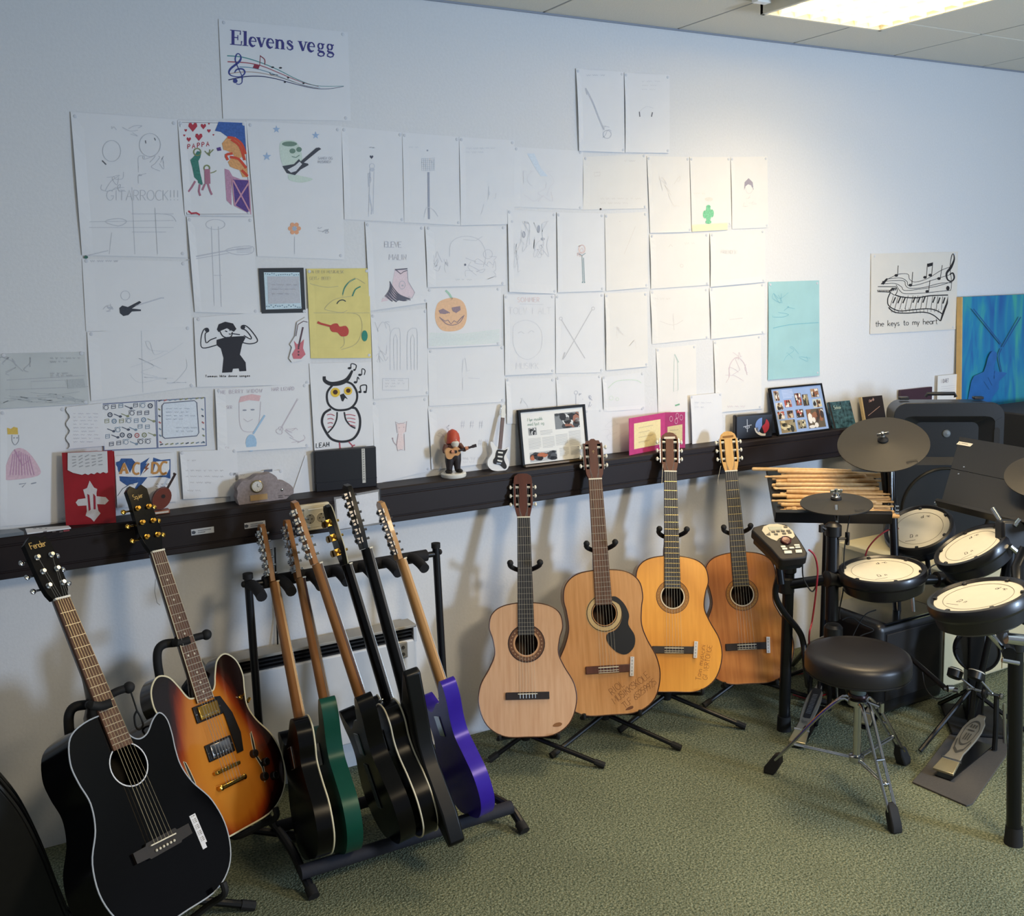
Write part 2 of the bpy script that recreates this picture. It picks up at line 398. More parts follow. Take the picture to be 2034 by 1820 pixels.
# ------------------------------------------------------------------ cable trunking shelf along the wall
TD, TZ0, TZ1 = 0.10, 0.872, 0.993
TR = mat('trunking_brown', '211a1b', 0.5, var=0.06, scale=12, bump=0.05, spec=.25)
T = thing('cable_trunking', 'long dark brown cable trunking running along the wall as a shelf', 'trunking', Vector((2.0, 0, TZ0)))
prof = [(0, 0), (-TD+0.004, 0), (-TD, 0.004), (-TD, 0.018), (-TD+0.003, 0.020), (-TD+0.003, 0.023), (-TD, 0.025), (-TD, TZ1-TZ0-0.028), (-TD+0.003, TZ1-TZ0-0.026), (-TD+0.003, TZ1-TZ0-0.022), (-TD, TZ1-TZ0-0.020), (-TD, TZ1-TZ0-0.004), (-TD+0.004, TZ1-TZ0), (0, TZ1-TZ0)]
def trunk(x0, x1):
    m = MB(); n = len(prof)
    m.add([(x0-2.0, a, b) for a, b in prof]+[(x1-2.0, a, b) for a, b in prof], [(i, (i+1) % n, n+(i+1) % n, n+i) for i in range(n)]+[tuple(range(n)), tuple(range(n, 2*n))[::-1]])
    return m
xj = P(755, 1000, y=-TD).x
trunk(-1.2, xj-0.001).build('cover', TR, T, ang=25); trunk(xj+0.001, 4.9).build('cover', TR, T, ang=25)
MB().box((xj-2.0, -TD-0.001, 0.0605), (0.006, 0.006, 0.124)).build('joint_clip', mat('clip_black', '151214', 0.4, var=.05), T, bevel=0.001)
def on_front(u, v): return P(u, v, y=-TD)
# little property stickers on the trunking
for (x0, y0, x1, y1, lb) in ((379, 1049, 425, 1060, 'small white property sticker on the trunking, left one of the pair'), (485, 1037, 527, 1047, 'small white property sticker on the trunking, right one of the pair')):
    a = P(x0, (y0+1062 if 0 else y0), y=-TD); b = P(x1, y1-6, y=-TD); zc = (P(x0, y0+5, y=-TD).z+P(x1, y1-4, y=-TD).z)/2
    cx = (a.x+b.x)/2; m = MB().box((cx, -TD-0.0006, zc), (b.x-a.x, 0.0012, 0.019))
    s = centred(m, 'property_sticker', mat('sticker_silver', 'b9bdc4', 0.35, 0.1, var=.02), lb, 'sticker', bevel=0.0004)
    I = Ink(lambda u, v, cx=cx, zc=zc: Vector((cx+u, -TD-0.0014, zc+v)), (0, -1, 0))
    I.fill([(-.032, -.005), (-.024, -.006), (-.020, 0), (-.026, .005), (-.033, .003)])
    for q in range(9): I.line([(-.014+q*.0045, .003), (-.011+q*.0045, .003)], .0022)
    for q in range(5): I.line([(-.014+q*.0045, -.003), (-.011+q*.0045, -.003)], .0022)
    I.done('print', ink('3a3f4c'), s)
# double socket
so = thing('wall_socket', 'cream double wall socket set on the dark trunking', 'socket', P(623, 1025, y=-TD))
SOC = mat('socket_cream', 'd8cdb2', 0.4, var=.02)
MB().box((0, -0.009, 0), (0.098, 0.018, 0.086)).build('frame', SOC, so, bevel=0.004)
MB().box((0, -0.0185, 0), (0.078, 0.003, 0.066)).build('insert', mat('socket_cream_dark', 'c8bea4', 0.4, var=.02), so, bevel=0.001)
for q in (-0.019, 0.019):
    c = MB().prism(circle(q, -0.004, 0.0185, 28), -0.021, -0.0195, [circle(q, -0.004, 0.016, 28)]); c.build('socket_ring', SOC, so)
    MB().lathe([(0.0001, 0), (0.0158, 0), (0.0158, 0.0005)], (q, -0.0201, -0.004), (0, -1, 0), 24).build('socket_well', mat('socket_well', '8d846f', 0.5, var=.04), so)
    I = Ink(lambda u, v: wm(so) @ Vector((u, -0.0212, v)), (0, -1, 0))
    for a, b in ((-.006, 0), (.006, 0), (0, .0125), (0, -.0125)): I.dot(q+a, b-0.004, .0022)
    I.done('pin_hole', ink('171412'), so)
MB().box((0, -0.0205, 0.027), (0.05, 0.002, 0.004)).build('ridge', mat('socket_white', 'efeadc', 0.3, var=.01), so, bevel=0.0008)
# power cord down from the trunking to the heater
cb = MB().tube([P(546, 1088, y=-0.012), P(548, 1150, y=-0.012), P(550, 1230, y=-0.012), P(552, 1290, y=-0.03)], 0.0028)
centred(cb, 'power_cord', RUB, 'thin dark cord hanging straight down from the trunking to the heater', 'cord')

# wall heater
hx0, hx1, hz0, hz1 = P(412, 1330, y=-0.1).x, P(828, 1240, y=-0.1).x, 0.13, 0.50
H = thing('wall_heater', 'white electric panel heater with dark slotted top vent behind the guitar rack', 'heater', Vector(((hx0+hx1)/2, -0.06, hz0)))
HW = mat('heater_white', 'cfd2d6', 0.4, var=.02); wd = hx1-hx0; hh = hz1-hz0
MB().box((0, -0.0, (hh-0.05)/2), (wd, 0.072, hh-0.05)).build('panel', HW, H, bevel=0.006)
MB().box((0, 0, hh-0.003), (wd, 0.074, 0.010)).build('top_strip', mat('heater_grey', '9a968e', 0.4, var=.03), H, bevel=0.002)
for q in (-1, 1): MB().box((q*(wd/2-0.006), 0, hh-0.03), (0.012, 0.074, 0.056)).build('end_cap', HW, H, bevel=0.002)
for k in range(3): MB().box((0, -0.004, hh-0.046+0.013*k), (wd-0.02, 0.05, 0.005)).build('vent_slat', mat('vent_dark', '1b1b1e', 0.4, var=.05), H, smooth=False)
MB().box((0, 0.01, hh-0.03), (wd-0.02, 0.03, 0.05)).build('vent_back', mat('vent_black', '0c0c0d', 0.7, var=.05), H, smooth=False)
MB().box((0, 0.047, 0.2), (wd*0.7, 0.026, 0.04)).build('wall_bracket', HW, H)
tb = P(800, 1292, y=-0.1); tb = (tb.x-H.location.x, tb.z-hz0)
MB().box((tb[0], -0.040, tb[1]), (0.035, 0.010, 0.055)).build('thermostat', mat('thermostat_grey', '8b8f94', 0.4, var=.03), H, bevel=0.003)
for q in (-0.012, 0.012): MB().lathe([(0.006, 0), (0.005, 0.005)], (tb[0], -0.045, tb[1]+q), (0, -1, 0), 12).build('dial', ink('3b3d40'), H)
# ================================================================== sheets on the wall
PW = mat('paper_white', 'dfe1e5', 0.8, var=.012, scale=14)
PW2 = mat('paper_warm', 'e2e1df', 0.8, var=.012, scale=14)
PG = mat('paper_grey', 'c3c8ca', 0.8, var=.06, scale=9)
PIN = mat('tack', 'b7bcc6', 0.5, var=.05)
_sh = [0]
def sheet(cs, label, m=None, name='wall_drawing', base=None, lift=0.006, group=None, pins=True, cat='drawing', liftb=None):
    m = m or PW; _sh[0] += 1; rr = random.Random(_sh[0]*7)
    base = base*.75 if base is not None else 0.0012+0.0010*(_sh[0] % 3)
    liftb = lift*rr.uniform(.0, .22) if liftb is None else liftb; liftl = lift*rr.uniform(.1, .5)
    n = 9; vs = []; TL, TR_, BR, BL = cs
    for j in range(n+1):
        for i in range(n+1):
            s = i/n; t = j/n
            u = (TL[0]*(1-s)+TR_[0]*s)*(1-t)+(BL[0]*(1-s)+BR[0]*s)*t; v = (TL[1]*(1-s)+TR_[1]*s)*(1-t)+(BL[1]*(1-s)+BR[1]*s)*t
            q = P(u, v, y=-base)
            # the middle bows towards the room a little where nothing pins the edge
            l = liftl*max(0, 1-s*9)*sin(pi*min(1, max(0, t)))+liftb*max(0, 1-(1-t)*9)*(0.35+0.65*sin(pi*s)*1.0)
            q.y -= l; vs.append(q)
    fs = [(j*(n+1)+i, j*(n+1)+i+1, (j+1)*(n+1)+i+1, (j+1)*(n+1)+i) for j in range(n) for i in range(n)]
    mb = MB().add(vs, fs)
    o = centred(mb, name, m, label, cat, group, smooth=False)
    sd = o.modifiers.new('thick', 'SOLIDIFY'); sd.thickness = 0.0006; sd.offset = 0
    o['_y'] = base
    if pins:
        pm = MB()
        for (s, t) in ((.04, .03), (.96, .03), (.96, .97)):
            u = (TL[0]*(1-s)+TR_[0]*s)*(1-t)+(BL[0]*(1-s)+BR[0]*s)*t; v = (TL[1]*(1-s)+TR_[1]*s)*(1-t)+(BL[1]*(1-s)+BR[1]*s)*t
            p = P(u, v, y=-base); pm.lathe([(0.0055, 0), (0.005, 0.0016), (0.0001, 0.0022)], p, (0, -1, 0), 10)
        pm.build('putty_dot', mat('putty', 'ccd0d8', 0.7, var=.03), o, world=True)['kind'] = 'stuff'
    return o
def pen(o, d=0.0008): return Ink(lambda u, v: P(u, v, y=-(o['_y']+d)), (0, -1, 0))
PEN = ink('c4c7cf'); PEN2 = ink('a4a9b4'); DK = ink('23242c'); PINKP = ink('d9c3c6'); BLUEP = ink('bfd2e4')
def doodle(I, x, y, w_, h_, seed, n=6, wd=1.1):
    rr = random.Random(seed)
    for k in range(n):
        a = (x+rr.uniform(0, w_), y+rr.uniform(0, h_)); pts = [a]
        for q in range(rr.randint(2, 5)): pts.append((min(x+w_, max(x, pts[-1][0]+rr.uniform(-.35, .35)*w_)), min(y+h_, max(y, pts[-1][1]+rr.uniform(-.35, .35)*h_))))
        I.line(pts, wd, smooth=4)
def scrawl(I, x, y, w_, rows_, dy, seed, wd=.9, hgt=3):
    """lines of writing too small to read"""
    rr = random.Random(seed)
    for r in range(rows_):
        xx = x
        while xx < x+w_*(1 if r < rows_-1 else .6):
            l = rr.uniform(5, 13); pts = []; k = 0
            while k < l: pts.append((xx+k, y+r*dy-hgt/2+(hgt if len(pts) % 2 else 0)*rr.uniform(.5, 1))); k += 2
            if len(pts) > 1: I.line(pts, wd)
            xx += l+4
def simple_guitar(I, x0, y0, x1, y1, s, wd=1.2, elec=False):
    """outline of a guitar, neck from the body centre (x0,y0) to the head (x1,y1)"""
    l = sqrt((x1-x0)**2+(y1-y0)**2); a = ((x1-x0)/l, (y1-y0)/l); b = (-a[1], a[0])
    f = lambda p, q: (x0+a[0]*p*s+b[0]*q*s, y0+a[1]*p*s+b[1]*q*s)
    I.line([f(*q) for q in [(-1, 0), (-.85, .75), (-.2, .9), (.2, .55), (.6, .68), (1, .3), (1, -.3), (.6, -.68), (.2, -.55), (-.2, -.9), (-.85, -.75)]], wd, True, 4)
    L_ = l/s
    for q in (.1, -.1): I.line([f(.6, q), f(L_, q)], wd)
    I.line([f(L_, .16), f(L_+.35, .2), f(L_+.35, -.2), f(L_, -.16)], wd, True)
    I.ring(*f(.25, 0), .2*s, wd)

# --- sheet with the title
o = sheet([(434, 38), (691, 64), (697, 240), (443, 236)], 'title sheet reading Elevens vegg above a rainbow music stave', lift=.004)
NAVY = ink('3b3a80')
def serif_title(I):
    O = (457, 88.5); ax = Vector((1.045, .095)); H_ = 29.5
    f = lambda x, y: (O[0]+ax.x*x*H_, O[1]+ax.y*x*H_-y*H_)
    def s_(pts): I.line([(*f(a, b), c*H_*1.12) for a, b, c in pts])
    def ser(x, y, l=.34): I.line([(*f(x-l/2, y), .05*H_), (*f(x+l/2, y), .05*H_)])
    # E
    s_([(.19, 0, .18), (.19, 1, .18)]); s_([(.0, .975, .05), (.68, .975, .05)]); s_([(.0, .025, .05), (.72, .025, .05)])
    s_([(.68, 1, .03), (.66, .72, .07)]); s_([(.72, 0, .03), (.75, .3, .07)]); s_([(.2, .51, .06), (.5, .51, .06)]); s_([(.5, .68, .05), (.5, .34, .05)])
    def l_(x): s_([(x+.17, 0, .17), (x+.17, 1, .17)]); ser(x+.17, .025, .38); I.line([(*f(x, .975), .05*H_), (*f(x+.2, .975), .05*H_)])
    def e_(x):
        I.line([(*f(x+.27+.2*cos(radians(a)), .33+.3*sin(radians(a))), (.16 if 110 < a < 280 else .08)*H_) for a in range(0, 330, 15)])
        s_([(x+.1, .36, .05), (x+.49, .36, .05)])
    def v_(x):
        s_([(x+.1, .64, .16), (x+.31, .02, .14)]); s_([(x+.31, .02, .06), (x+.5, .64, .06)]); ser(x+.1, .635, .28); ser(x+.5, .635, .2)
    def n_(x):
        s_([(x+.13, 0, .16), (x+.13, .62, .16)]); s_([(x+.13, .45, .06), (x+.27, .6, .09), (x+.43, .58, .12), (x+.5, .42, .16), (x+.5, 0, .16)]); ser(x+.13, .025, .3); ser(x+.5, .025, .3); s_([(x, .62, .05), (x+.13, .62, .05)])
    def ss(x): s_([(x+.37, .62, .03), (x+.38, .45, .05)]); s_([(x+.36, .5, .06), (x+.24, .63, .07), (x+.11, .58, .1), (x+.1, .46, .13), (x+.26, .34, .15), (x+.39, .24, .14), (x+.4, .1, .11), (x+.26, .0, .07), (x+.1, .06, .05), (x+.05, .2, .05)])
    def g_(x):
        I.line([(*f(x+.23+.15*cos(radians(a)), .44+.19*sin(radians(a))), (.11 if cos(radians(a)) < -.3 or cos(radians(a)) > .3 else .05)*H_) for a in range(0, 361, 20)])
        s_([(x+.36, .56, .06), (x+.48, .6, .09)]); s_([(x+.14, .27, .05), (x+.09, .16, .1), (x+.2, .09, .14), (x+.38, .06, .14), (x+.47, -.04, .1), (x+.42, -.18, .07), (x+.25, -.24, .07), (x+.08, -.18, .09), (x+.07, -.06, .07), (x+.2, .03, .05)])
    l_(.81); e_(1.2); v_(1.72); e_(2.33); n_(2.9); ss(3.62)
    v_(4.4); e_(4.97); g_(5.6); g_(6.2)
I = pen(o); serif_title(I); I.done('title_lettering', NAVY, o)
cr = lambda x, y: (400+x/6.356, 20+y/6.356)
for pts, c, w0, nm in (([(325, 577), (520, 595), (740, 660), (960, 750), (1200, 870), (1450, 955), (1800, 960)], '4b8f90', 2.2, 'stave_line'),
                   ([(330, 652), (560, 665), (760, 705), (960, 785), (1150, 865), (1300, 920), (1480, 965)], 'a24c5c', 2.2, 'stave_line'),
                   ([(480, 718), (640, 730), (850, 785), (1050, 865), (1300, 950), (1500, 985)], '4b86a0', 1.6, 'stave_line'),
                   ([(340, 805), (520, 782), (720, 790), (950, 840), (1150, 900), (1300, 955), (1480, 990)], 'a0806a', 1.4, 'stave_line'),
                   ([(340, 882), (560, 840), (760, 838), (950, 870), (1150, 925), (1400, 985), (1600, 995), (1795, 965)], '2b3060', 2.2, 'stave_line')):
    I = pen(o); I.line([cr(*q) for q in pts], w0, smooth=5, taper=(1, .35)); I.done(nm, ink(c), o)
I = pen(o, .0012); I.line([(*cr(x, y), w_) for x, y, w_ in [(510, 900, 1), (520, 850, 1.5), (480, 760, 1.5), (430, 640, 2.5), (440, 570, 2.5), (470, 550, 2), (500, 590, 2.5), (480, 650, 4), (370, 740, 4), (350, 800, 3), (400, 835, 1.8), (500, 840, 2), (550, 790, 3), (520, 745, 3), (450, 750, 3), (420, 790, 2)]], smooth=4)
I.line([cr(510, 850), cr(515, 910), cr(480, 938), cr(440, 930)], 1.6, smooth=3); I.dot(*cr(428, 895), 4.6, 4.4); I.done('treble_clef', ink('35428c'), o)
I = pen(o, .0012); I.fill([cr(*q) for q in [(670, 685), (740, 700), (720, 745), (650, 730)]]); I.line([cr(738, 700), cr(745, 570)], 1); I.line([cr(745, 580), cr(800, 625), cr(800, 690)], 1.6, smooth=3)
I.done('red_note', ink('8c2f45'), o)
I = pen(o, .0012)
for x, y in ((900, 722), (1000, 730), (1055, 910), (1095, 855), (1290, 925)): I.dot(*cr(x, y), 3 if x < 1050 else 2, 1.6)
I.line([cr(860, 790), cr(880, 815), cr(965, 820)], 1.2); I.done('note', DK, o)

# --- big sheet at the upper left
o = sheet([(140, 222), (353, 237), (372, 512), (163, 507)], 'large pencil sheet reading GITARROCK at the upper left of the wall', lift=.012)
I = pen(o); I.text('GITARROCK!!!', 212, 398, 20, (1, .0), (0, -1), 1.3, sp=.98)
I.ring(222, 300, 18, 1.2, 21); I.ring(298, 288, 21, 1.2, 23); doodle(I, 200, 320, 50, 60, 3, 5); doodle(I, 275, 310, 50, 55, 4, 6); doodle(I, 222, 250, 60, 22, 5, 4)
for a in ((165, 441, 345, 438), (165, 452, 345, 452), (262, 425, 345, 425), (262, 461, 330, 461), (308, 413, 313, 505), (262, 372, 268, 505), (217, 505, 222, 462)): I.line([(a[0], a[1]), (a[2], a[3])], 1.1)
I.line([(208, 440), (235, 434), (252, 440), (235, 449)], 1.5, True, 3); I.line([(310, 424), (340, 428), (350, 440)], 1.2, smooth=3); I.line([(172, 508), (215, 498)], 1.6); I.done('pencil_drawing', ink('b3b8c2'), o)
I = pen(o, .0012); I.line([(203, 319), (211, 327)], 2.2); I.line([(289, 279), (290, 285)], 1.4); I.line([(307, 274), (309, 279)], 1.4); I.done('dark_stroke', ink('5c626e'), o)
I = pen(o, .0012); I.dot(171, 511, 4, 3); I.done('green_mark', ink('35695c'), o)

# --- coloured stable picture
o = sheet([(353, 239), (489, 241), (500, 429), (367, 428)], 'coloured picture of two walkers, a stable and two red-maned horses under hearts', base=.0062, lift=.01, name='colouring_picture')
I = pen(o); I.line([(357, 243), (485, 245), (497, 425), (371, 426)], 1.2, True); I.done('border_line', ink('4c4d5a'), o)
I = pen(o)
def heart(I, x, y, s): I.fill([(x, y+s), (x-s*.9, y-.1*s), (x-s*.75, y-.75*s), (x-.3*s, y-.8*s), (x, y-.35*s), (x+.3*s, y-.8*s), (x+.75*s, y-.75*s), (x+.9*s, y-.1*s)])
for x, y, s in ((383, 252, 10), (404, 251, 6), (415, 260, 4), (395, 272, 8), (369, 259, 3), (375, 277, 5), (366, 269, 2.5), (415, 246, 2), (424, 268, 2)): heart(I, x, y, s)
I.text('PAPPA', 373, 296, 9, (1, -.14), (0, -1), 1.5, sp=1.5); I.line([(374, 419), (380, 424), (390, 423), (397, 427)], 3.4); I.done('red_hearts', ink('b03648'), o)
I = pen(o, .0010)
I.fill([(434, 242), (485, 244), (489, 300), (478, 285), (468, 272), (455, 274), (438, 262), (427, 260), (432, 248)]); I.done('blue_roof', mat('crayon_blue', '3f62a6', .8, var=.18, scale=160), o)
I = pen(o, .0012); I.fill([(441, 285), (452, 272), (470, 278), (484, 296), (489, 320), (480, 312), (470, 318), (462, 305), (450, 299), (444, 298)]); I.fill([(453, 322), (462, 311), (478, 318), (490, 330), (493, 352), (482, 352), (476, 338), (466, 335), (457, 331)]); I.done('orange_horse', mat('crayon_orange', 'd9a06c', .8, var=.15, scale=160), o)
I = pen(o, .0016)
for pts in ([(452, 273), (466, 275), (480, 286), (488, 306)], [(459, 277), (476, 290), (486, 318)], [(457, 312), (474, 316), (489, 334)], [(453, 318), (449, 308), (462, 305)], [(480, 338), (492, 350)]): I.line([(a, b, 5) for a, b in pts], smooth=3)
I.done('red_mane', ink('cf4a33'), o)
I = pen(o, .0010); I.fill([(446, 335), (455, 338), (462, 350), (478, 356), (460, 356), (460, 408), (450, 398)]); I.done('stable_post', mat('crayon_pink', 'b98ea8', .8, var=.15, scale=200), o)
I = pen(o, .0012); I.fill([(461, 356), (494, 358), (498, 426), (466, 408)]); I.fill([(430, 294), (438, 292), (440, 299), (432, 300)]); I.done('purple_door', mat('crayon_purple', '5a4488', .8, var=.2, scale=160), o)
I = pen(o, .0016); I.line([(463, 358), (497, 422)], 3); I.line([(495, 362), (466, 408)], 3); I.line([(461, 356), (494, 358), (498, 426), (466, 408)], 2.4, True); I.done('door_cross', ink('c490a6'), o)
I = pen(o, .0012); I.fill([(378, 318), (386, 310), (392, 300), (400, 302), (398, 313), (394, 320), (398, 345), (403, 366), (394, 360), (386, 352), (382, 332)]); I.fill([(391, 348), (400, 352), (402, 368), (394, 364)]); I.done('green_coat', mat('crayon_green', '3f7d72', .8, var=.2, scale=160), o)
I = pen(o, .0014)
for pts in ([(388, 360), (381, 372), (374, 381)], [(397, 366), (395, 380), (398, 389)], [(413, 365), (417, 378), (421, 387)], [(407, 366), (402, 378)]): I.line(pts, 3.6)
I.fill([(406, 336), (417, 336), (418, 365), (407, 366)]); I.done('pink_legs', ink('ab7288'), o)
I = pen(o, .0016); I.ring(392, 302, 7, 2.2); I.ring(411, 334, 5.5, 2.5); I.line([(418, 344), (425, 342), (430, 339)], 1.6); I.line([(413, 303), (416, 310), (417, 297)], 2); I.line([(407, 300), (414, 308), (424, 297)], 1.8); I.done('figure_heads', ink('7f8a5c'), o)

# --- green creature sheet
o = sheet([(489, 240), (678, 250), (684, 516), (511, 509)], 'tall sheet with a pale green creature in sunglasses playing guitar, orange flower below')
I = pen(o); I.fill([(556, 285), (566, 279), (585, 280), (594, 290), (600, 310), (597, 330), (580, 336), (562, 328), (556, 306)], 3); I.fill([(575, 345), (600, 350), (622, 356), (600, 363), (575, 358)], 3); I.done('pale_green_creature', ink('c9d8ce'), o)
I = pen(o, .0012); I.dot(575, 286, 15, 5); I.dot(581, 300, 6, 5); I.dot(594, 297, 5.5, 5); I.line([(580, 311), (588, 313), (595, 308)], 1.5); I.done('sunglasses', ink('6f8a7c'), o)
I = pen(o, .0016)
I.fill([(561, 330), (584, 326), (594, 316), (598, 322), (612, 325), (613, 328), (597, 337), (586, 348), (570, 344)]); I.fill([(596, 322), (628, 294), (634, 293), (638, 296), (632, 300), (600, 326)]); I.done('black_guitar', ink('40444f'), o)
I = pen(o, .0020); I.fill([(571, 337), (586, 329), (595, 321), (600, 326), (588, 340), (578, 343)]); I.done('white_guard', ink('d5d8de'), o)
def star(I, x, y, r): I.fill([(x+(r if k % 2 == 0 else r*.4)*sin(pi*k/5), y-(r if k % 2 == 0 else r*.4)*cos(pi*k/5)) for k in range(10)])
I = pen(o); star(I, 549, 257, 8); star(I, 627, 269, 8); star(I, 530, 311, 9); I.done('blue_stars', ink('9db6d6'), o)
I = pen(o); I.text('SAMEN OG', 632, 317, 5, w=1.1); I.text('MUSIKKEN', 632, 324, 5, w=1.1); doodle(I, 628, 445, 25, 18, 9, 4, 1.3); I.line([(585, 470), (585, 505)], 1); I.done('pencil_note', ink('a3a6b2'), o)
I = pen(o)
for k in range(6): I.dot(585+8.5*cos(k*pi/3), 454+8.5*sin(k*pi/3), 4.4)
I.done('orange_flower', ink('e0a480'), o)
I = pen(o, .0012); I.dot(585, 454, 4.5); I.done('flower_centre', ink('a8b6c8'), o)

o = sheet([(371, 431), (502, 432), (513, 624), (387, 620)], 'pencil sheet with one upright and one level guitar, its lower corner rounded', lift=.012)
I = pen(o); I.line([(420, 450), (426, 618)], 1.2); I.line([(434, 450), (440, 618)], 1.2); I.ring(428, 446, 19, 1.1, 10); I.line([(376, 512), (450, 498), (500, 492)], 2.4); I.line([(372, 517), (455, 503)], 1.2); I.line([(448, 497), (475, 490), (502, 490), (500, 503), (470, 506)], 1.5, True, 3); I.line([(424, 547), (441, 547)], 1)
for k in range(4): I.line([(470, 493+3*k), (500, 492+3*k)], .9)
I.done('pencil_guitars', ink('b0b5c0'), o)

o = sheet([(163, 514), (372, 520), (381, 656), (171, 658)], 'wide pencil sheet with a small black electric guitar at its middle', lift=.012)
I = pen(o); I.fill([(237, 612), (243, 607), (254, 610), (277, 598), (281, 601), (262, 613), (280, 615), (280, 618), (262, 619), (255, 626), (245, 628), (238, 622)]); I.done('black_guitar', ink('353a46'), o)
I = pen(o); I.line([(268, 608), (320, 592), (326, 592)], 2.6); I.ring(249, 587, 9, 1.1); doodle(I, 185, 600, 40, 20, 6, 3); scrawl(I, 180, 519, 90, 1, 5, 33, 1.1, 4); I.done('pencil_marks', ink('b3b8c4'), o)

o = sheet([(173, 660), (381, 648), (389, 768), (181, 797)], 'nearly blank folded sheet above the instrument patterned card', lift=.01)
I = pen(o); I.line([(281, 655), (284, 780)], 1.2); doodle(I, 190, 680, 180, 80, 15, 5, .8); I.done('fold_line', ink('cdd2da'), o)

o = sheet([(0, 703), (168, 699), (177, 802), (0, 812)], 'grey shaded wide sheet of faint writing at the left edge', PG, lift=.006)
I = pen(o); doodle(I, 0, 710, 60, 50, 8, 8, 1.4); scrawl(I, 100, 712, 55, 2, 7, 3, 1.2, 4); scrawl(I, 100, 742, 36, 3, 4, 5, 1.4, 3); I.line([(0, 756), (168, 746)], 1.6); I.line([(0, 775), (175, 768)], 1.4)
I.line([(62, 758), (130, 755), (133, 770), (62, 773)], 1.1, True); I.done('pencil_writing', ink('9ea4ab'), o)
I = pen(o); doodle(I, 2, 778, 165, 24, 18, 14, 1.1); I.fill([(133, 754), (166, 752), (170, 770), (135, 772)]); I.done('grey_shading', ink('b2b8bc'), o)

o = sheet([(0, 814), (129, 806), (131, 1036), (0, 1046)], 'tall sheet with a figure in a pink gown and yellow crown', lift=.012)
I = pen(o); I.fill([(10, 930), (24, 898), (40, 890), (58, 900), (76, 925), (80, 942), (55, 950), (5, 953)], 3); I.done('pink_gown', mat('crayon_rose', 'd7b9c6', .8, var=.08, scale=140), o)
I = pen(o, .0012)
for k in range(9): I.line([(26+4*k, 896+abs(k-3)*2), (20+6*k, 944)], 1.5)
I.line([(29, 893), (45, 925), (58, 915)], 2); I.done('mauve_folds', ink('bf94b4'), o)
I = pen(o); I.fill([(14, 850), (22, 852), (27, 848), (35, 850), (36, 863), (15, 863)]); I.done('yellow_crown', ink('d9b95c'), o)
I = pen(o); I.dot(28, 870, 1.4); I.dot(34, 870, 1.4); I.line([(38, 962), (52, 960), (44, 968)], 1.6); I.line([(62, 961), (72, 959)], 2); I.line([(24, 864), (24, 876), (30, 884), (37, 876), (37, 864)], 1, smooth=3); I.done('face_marks', ink('8f95a2'), o)

# wavy card
o = sheet([(131, 808), (204, 801), (207, 886), (135, 892)], 'white scallop edged card of handwriting left of the patterned card', lift=.003, pins=False)
bpy.data.objects.remove(o)
mbw = MB(); out = [(204, 801), (207, 886)]+[(135+4*sin(k*1.15), 892-k*5.2) for k in range(17)]
mbw.add([P(a, b, y=-.004) for a, b in out]+[P(a, b, y=-.006) for a, b in out], [tuple(range(len(out))), tuple(range(len(out), 2*len(out)))[::-1]]+[(i, (i+1) % len(out), len(out)+(i+1) % len(out), len(out)+i) for i in range(len(out))])
o = centred(mbw, 'wall_card', PW, 'white scallop edged card of faint writing left of the patterned card', 'card', smooth=False); o['_y'] = .006
I = pen(o); scrawl(I, 146, 822, 45, 9, 7, 55, .8, 2); I.done('faint_writing', ink('b6b6c4'), o)

# instrument patterned double card
BRD = ink('5d6c96')
o = sheet([(201, 802), (408, 789), (411, 886), (206, 896)], 'open white card patterned with tiny instruments and records, blue edged', lift=.0, pins=False, name='wall_card', cat='card', base=.006)
I = pen(o); I.line([(202, 803), (308, 796), (312, 890), (207, 895)], 2.2, True); I.line([(311, 796), (407, 790), (410, 885), (314, 890)], 2.2, True); I.done('blue_edge', BRD, o)
rr = random.Random(4)
Ig = {c: pen(o, .001) for c in ('4d5568', '7a90a6', 'b06a6c', '8a8f70')}
for i in range(7):
    for j in range(6):
        x = 211+i*14.6+(7 if j % 2 else 0)+j*.7; y = 810+j*14.2-i*.9+rr.uniform(-2, 2)
        if x > 304: continue
        c = rr.choice(['4d5568', '4d5568', '7a90a6', 'b06a6c', '8a8f70']); q = Ig[c]; k = rr.randint(0, 3)
        if k == 0: q.ring(x, y, 4, 2); q.dot(x, y, 1.2)
        elif k == 1: q.line([(x-7, y-2), (x+5, y+3)], 1.5); q.dot(x+6, y+3, 3, 2.4)
        elif k == 2: q.line([(x-4, y-3), (x+4, y-4), (x+4, y+3), (x-4, y+4)], 1.4, True); q.line([(x-4, y), (x+4, y-1)], 1.2)
        else: q.ring(x, y+1, 4.2, 1); q.line([(x-6, y-4), (x, y-4)], 1); q.line([(x+1, y-5), (x+6, y-4)], 1); q.line([(x-6, y-4), (x-6, y+5)], .8)
for i in range(9):
    for (x, y) in ((318+i*10.5, 797-i*.65), (321+i*10.2, 884-i*.5)):
        q = Ig[rr.choice(list(Ig))]; q.line([(x-3, y), (x+3, y-2)], 2.4)
for i in range(6):
    for x in (316.5+i*.5, 402+i*.6):
        q = Ig[rr.choice(list(Ig))]; q.line([(x-2, 812+i*13), (x+2, 815+i*13)], 2.6)
for c, q in Ig.items(): q.done('instrument_print', ink(c), o)
I = pen(o, .0014); I.fill([(322, 806), (326, 801), (386, 796), (391, 800), (395, 860), (391, 866), (328, 871), (323, 867)]); I.done('blue_note_field', ink('d6dfea'), o)
I = pen(o, .0020); I.line([(322, 806), (326, 801), (386, 796), (391, 800), (395, 860), (391, 866), (328, 871), (323, 867)], 1.6, True); I.done('note_frame', ink('5c6378'), o)
I = pen(o, .0022); scrawl(I, 330, 812, 48, 4, 7, 23, .8, 2); scrawl(I, 350, 850, 36, 2, 7, 24, .8, 3); I.done('faint_writing', ink('8fa0b8'), o)

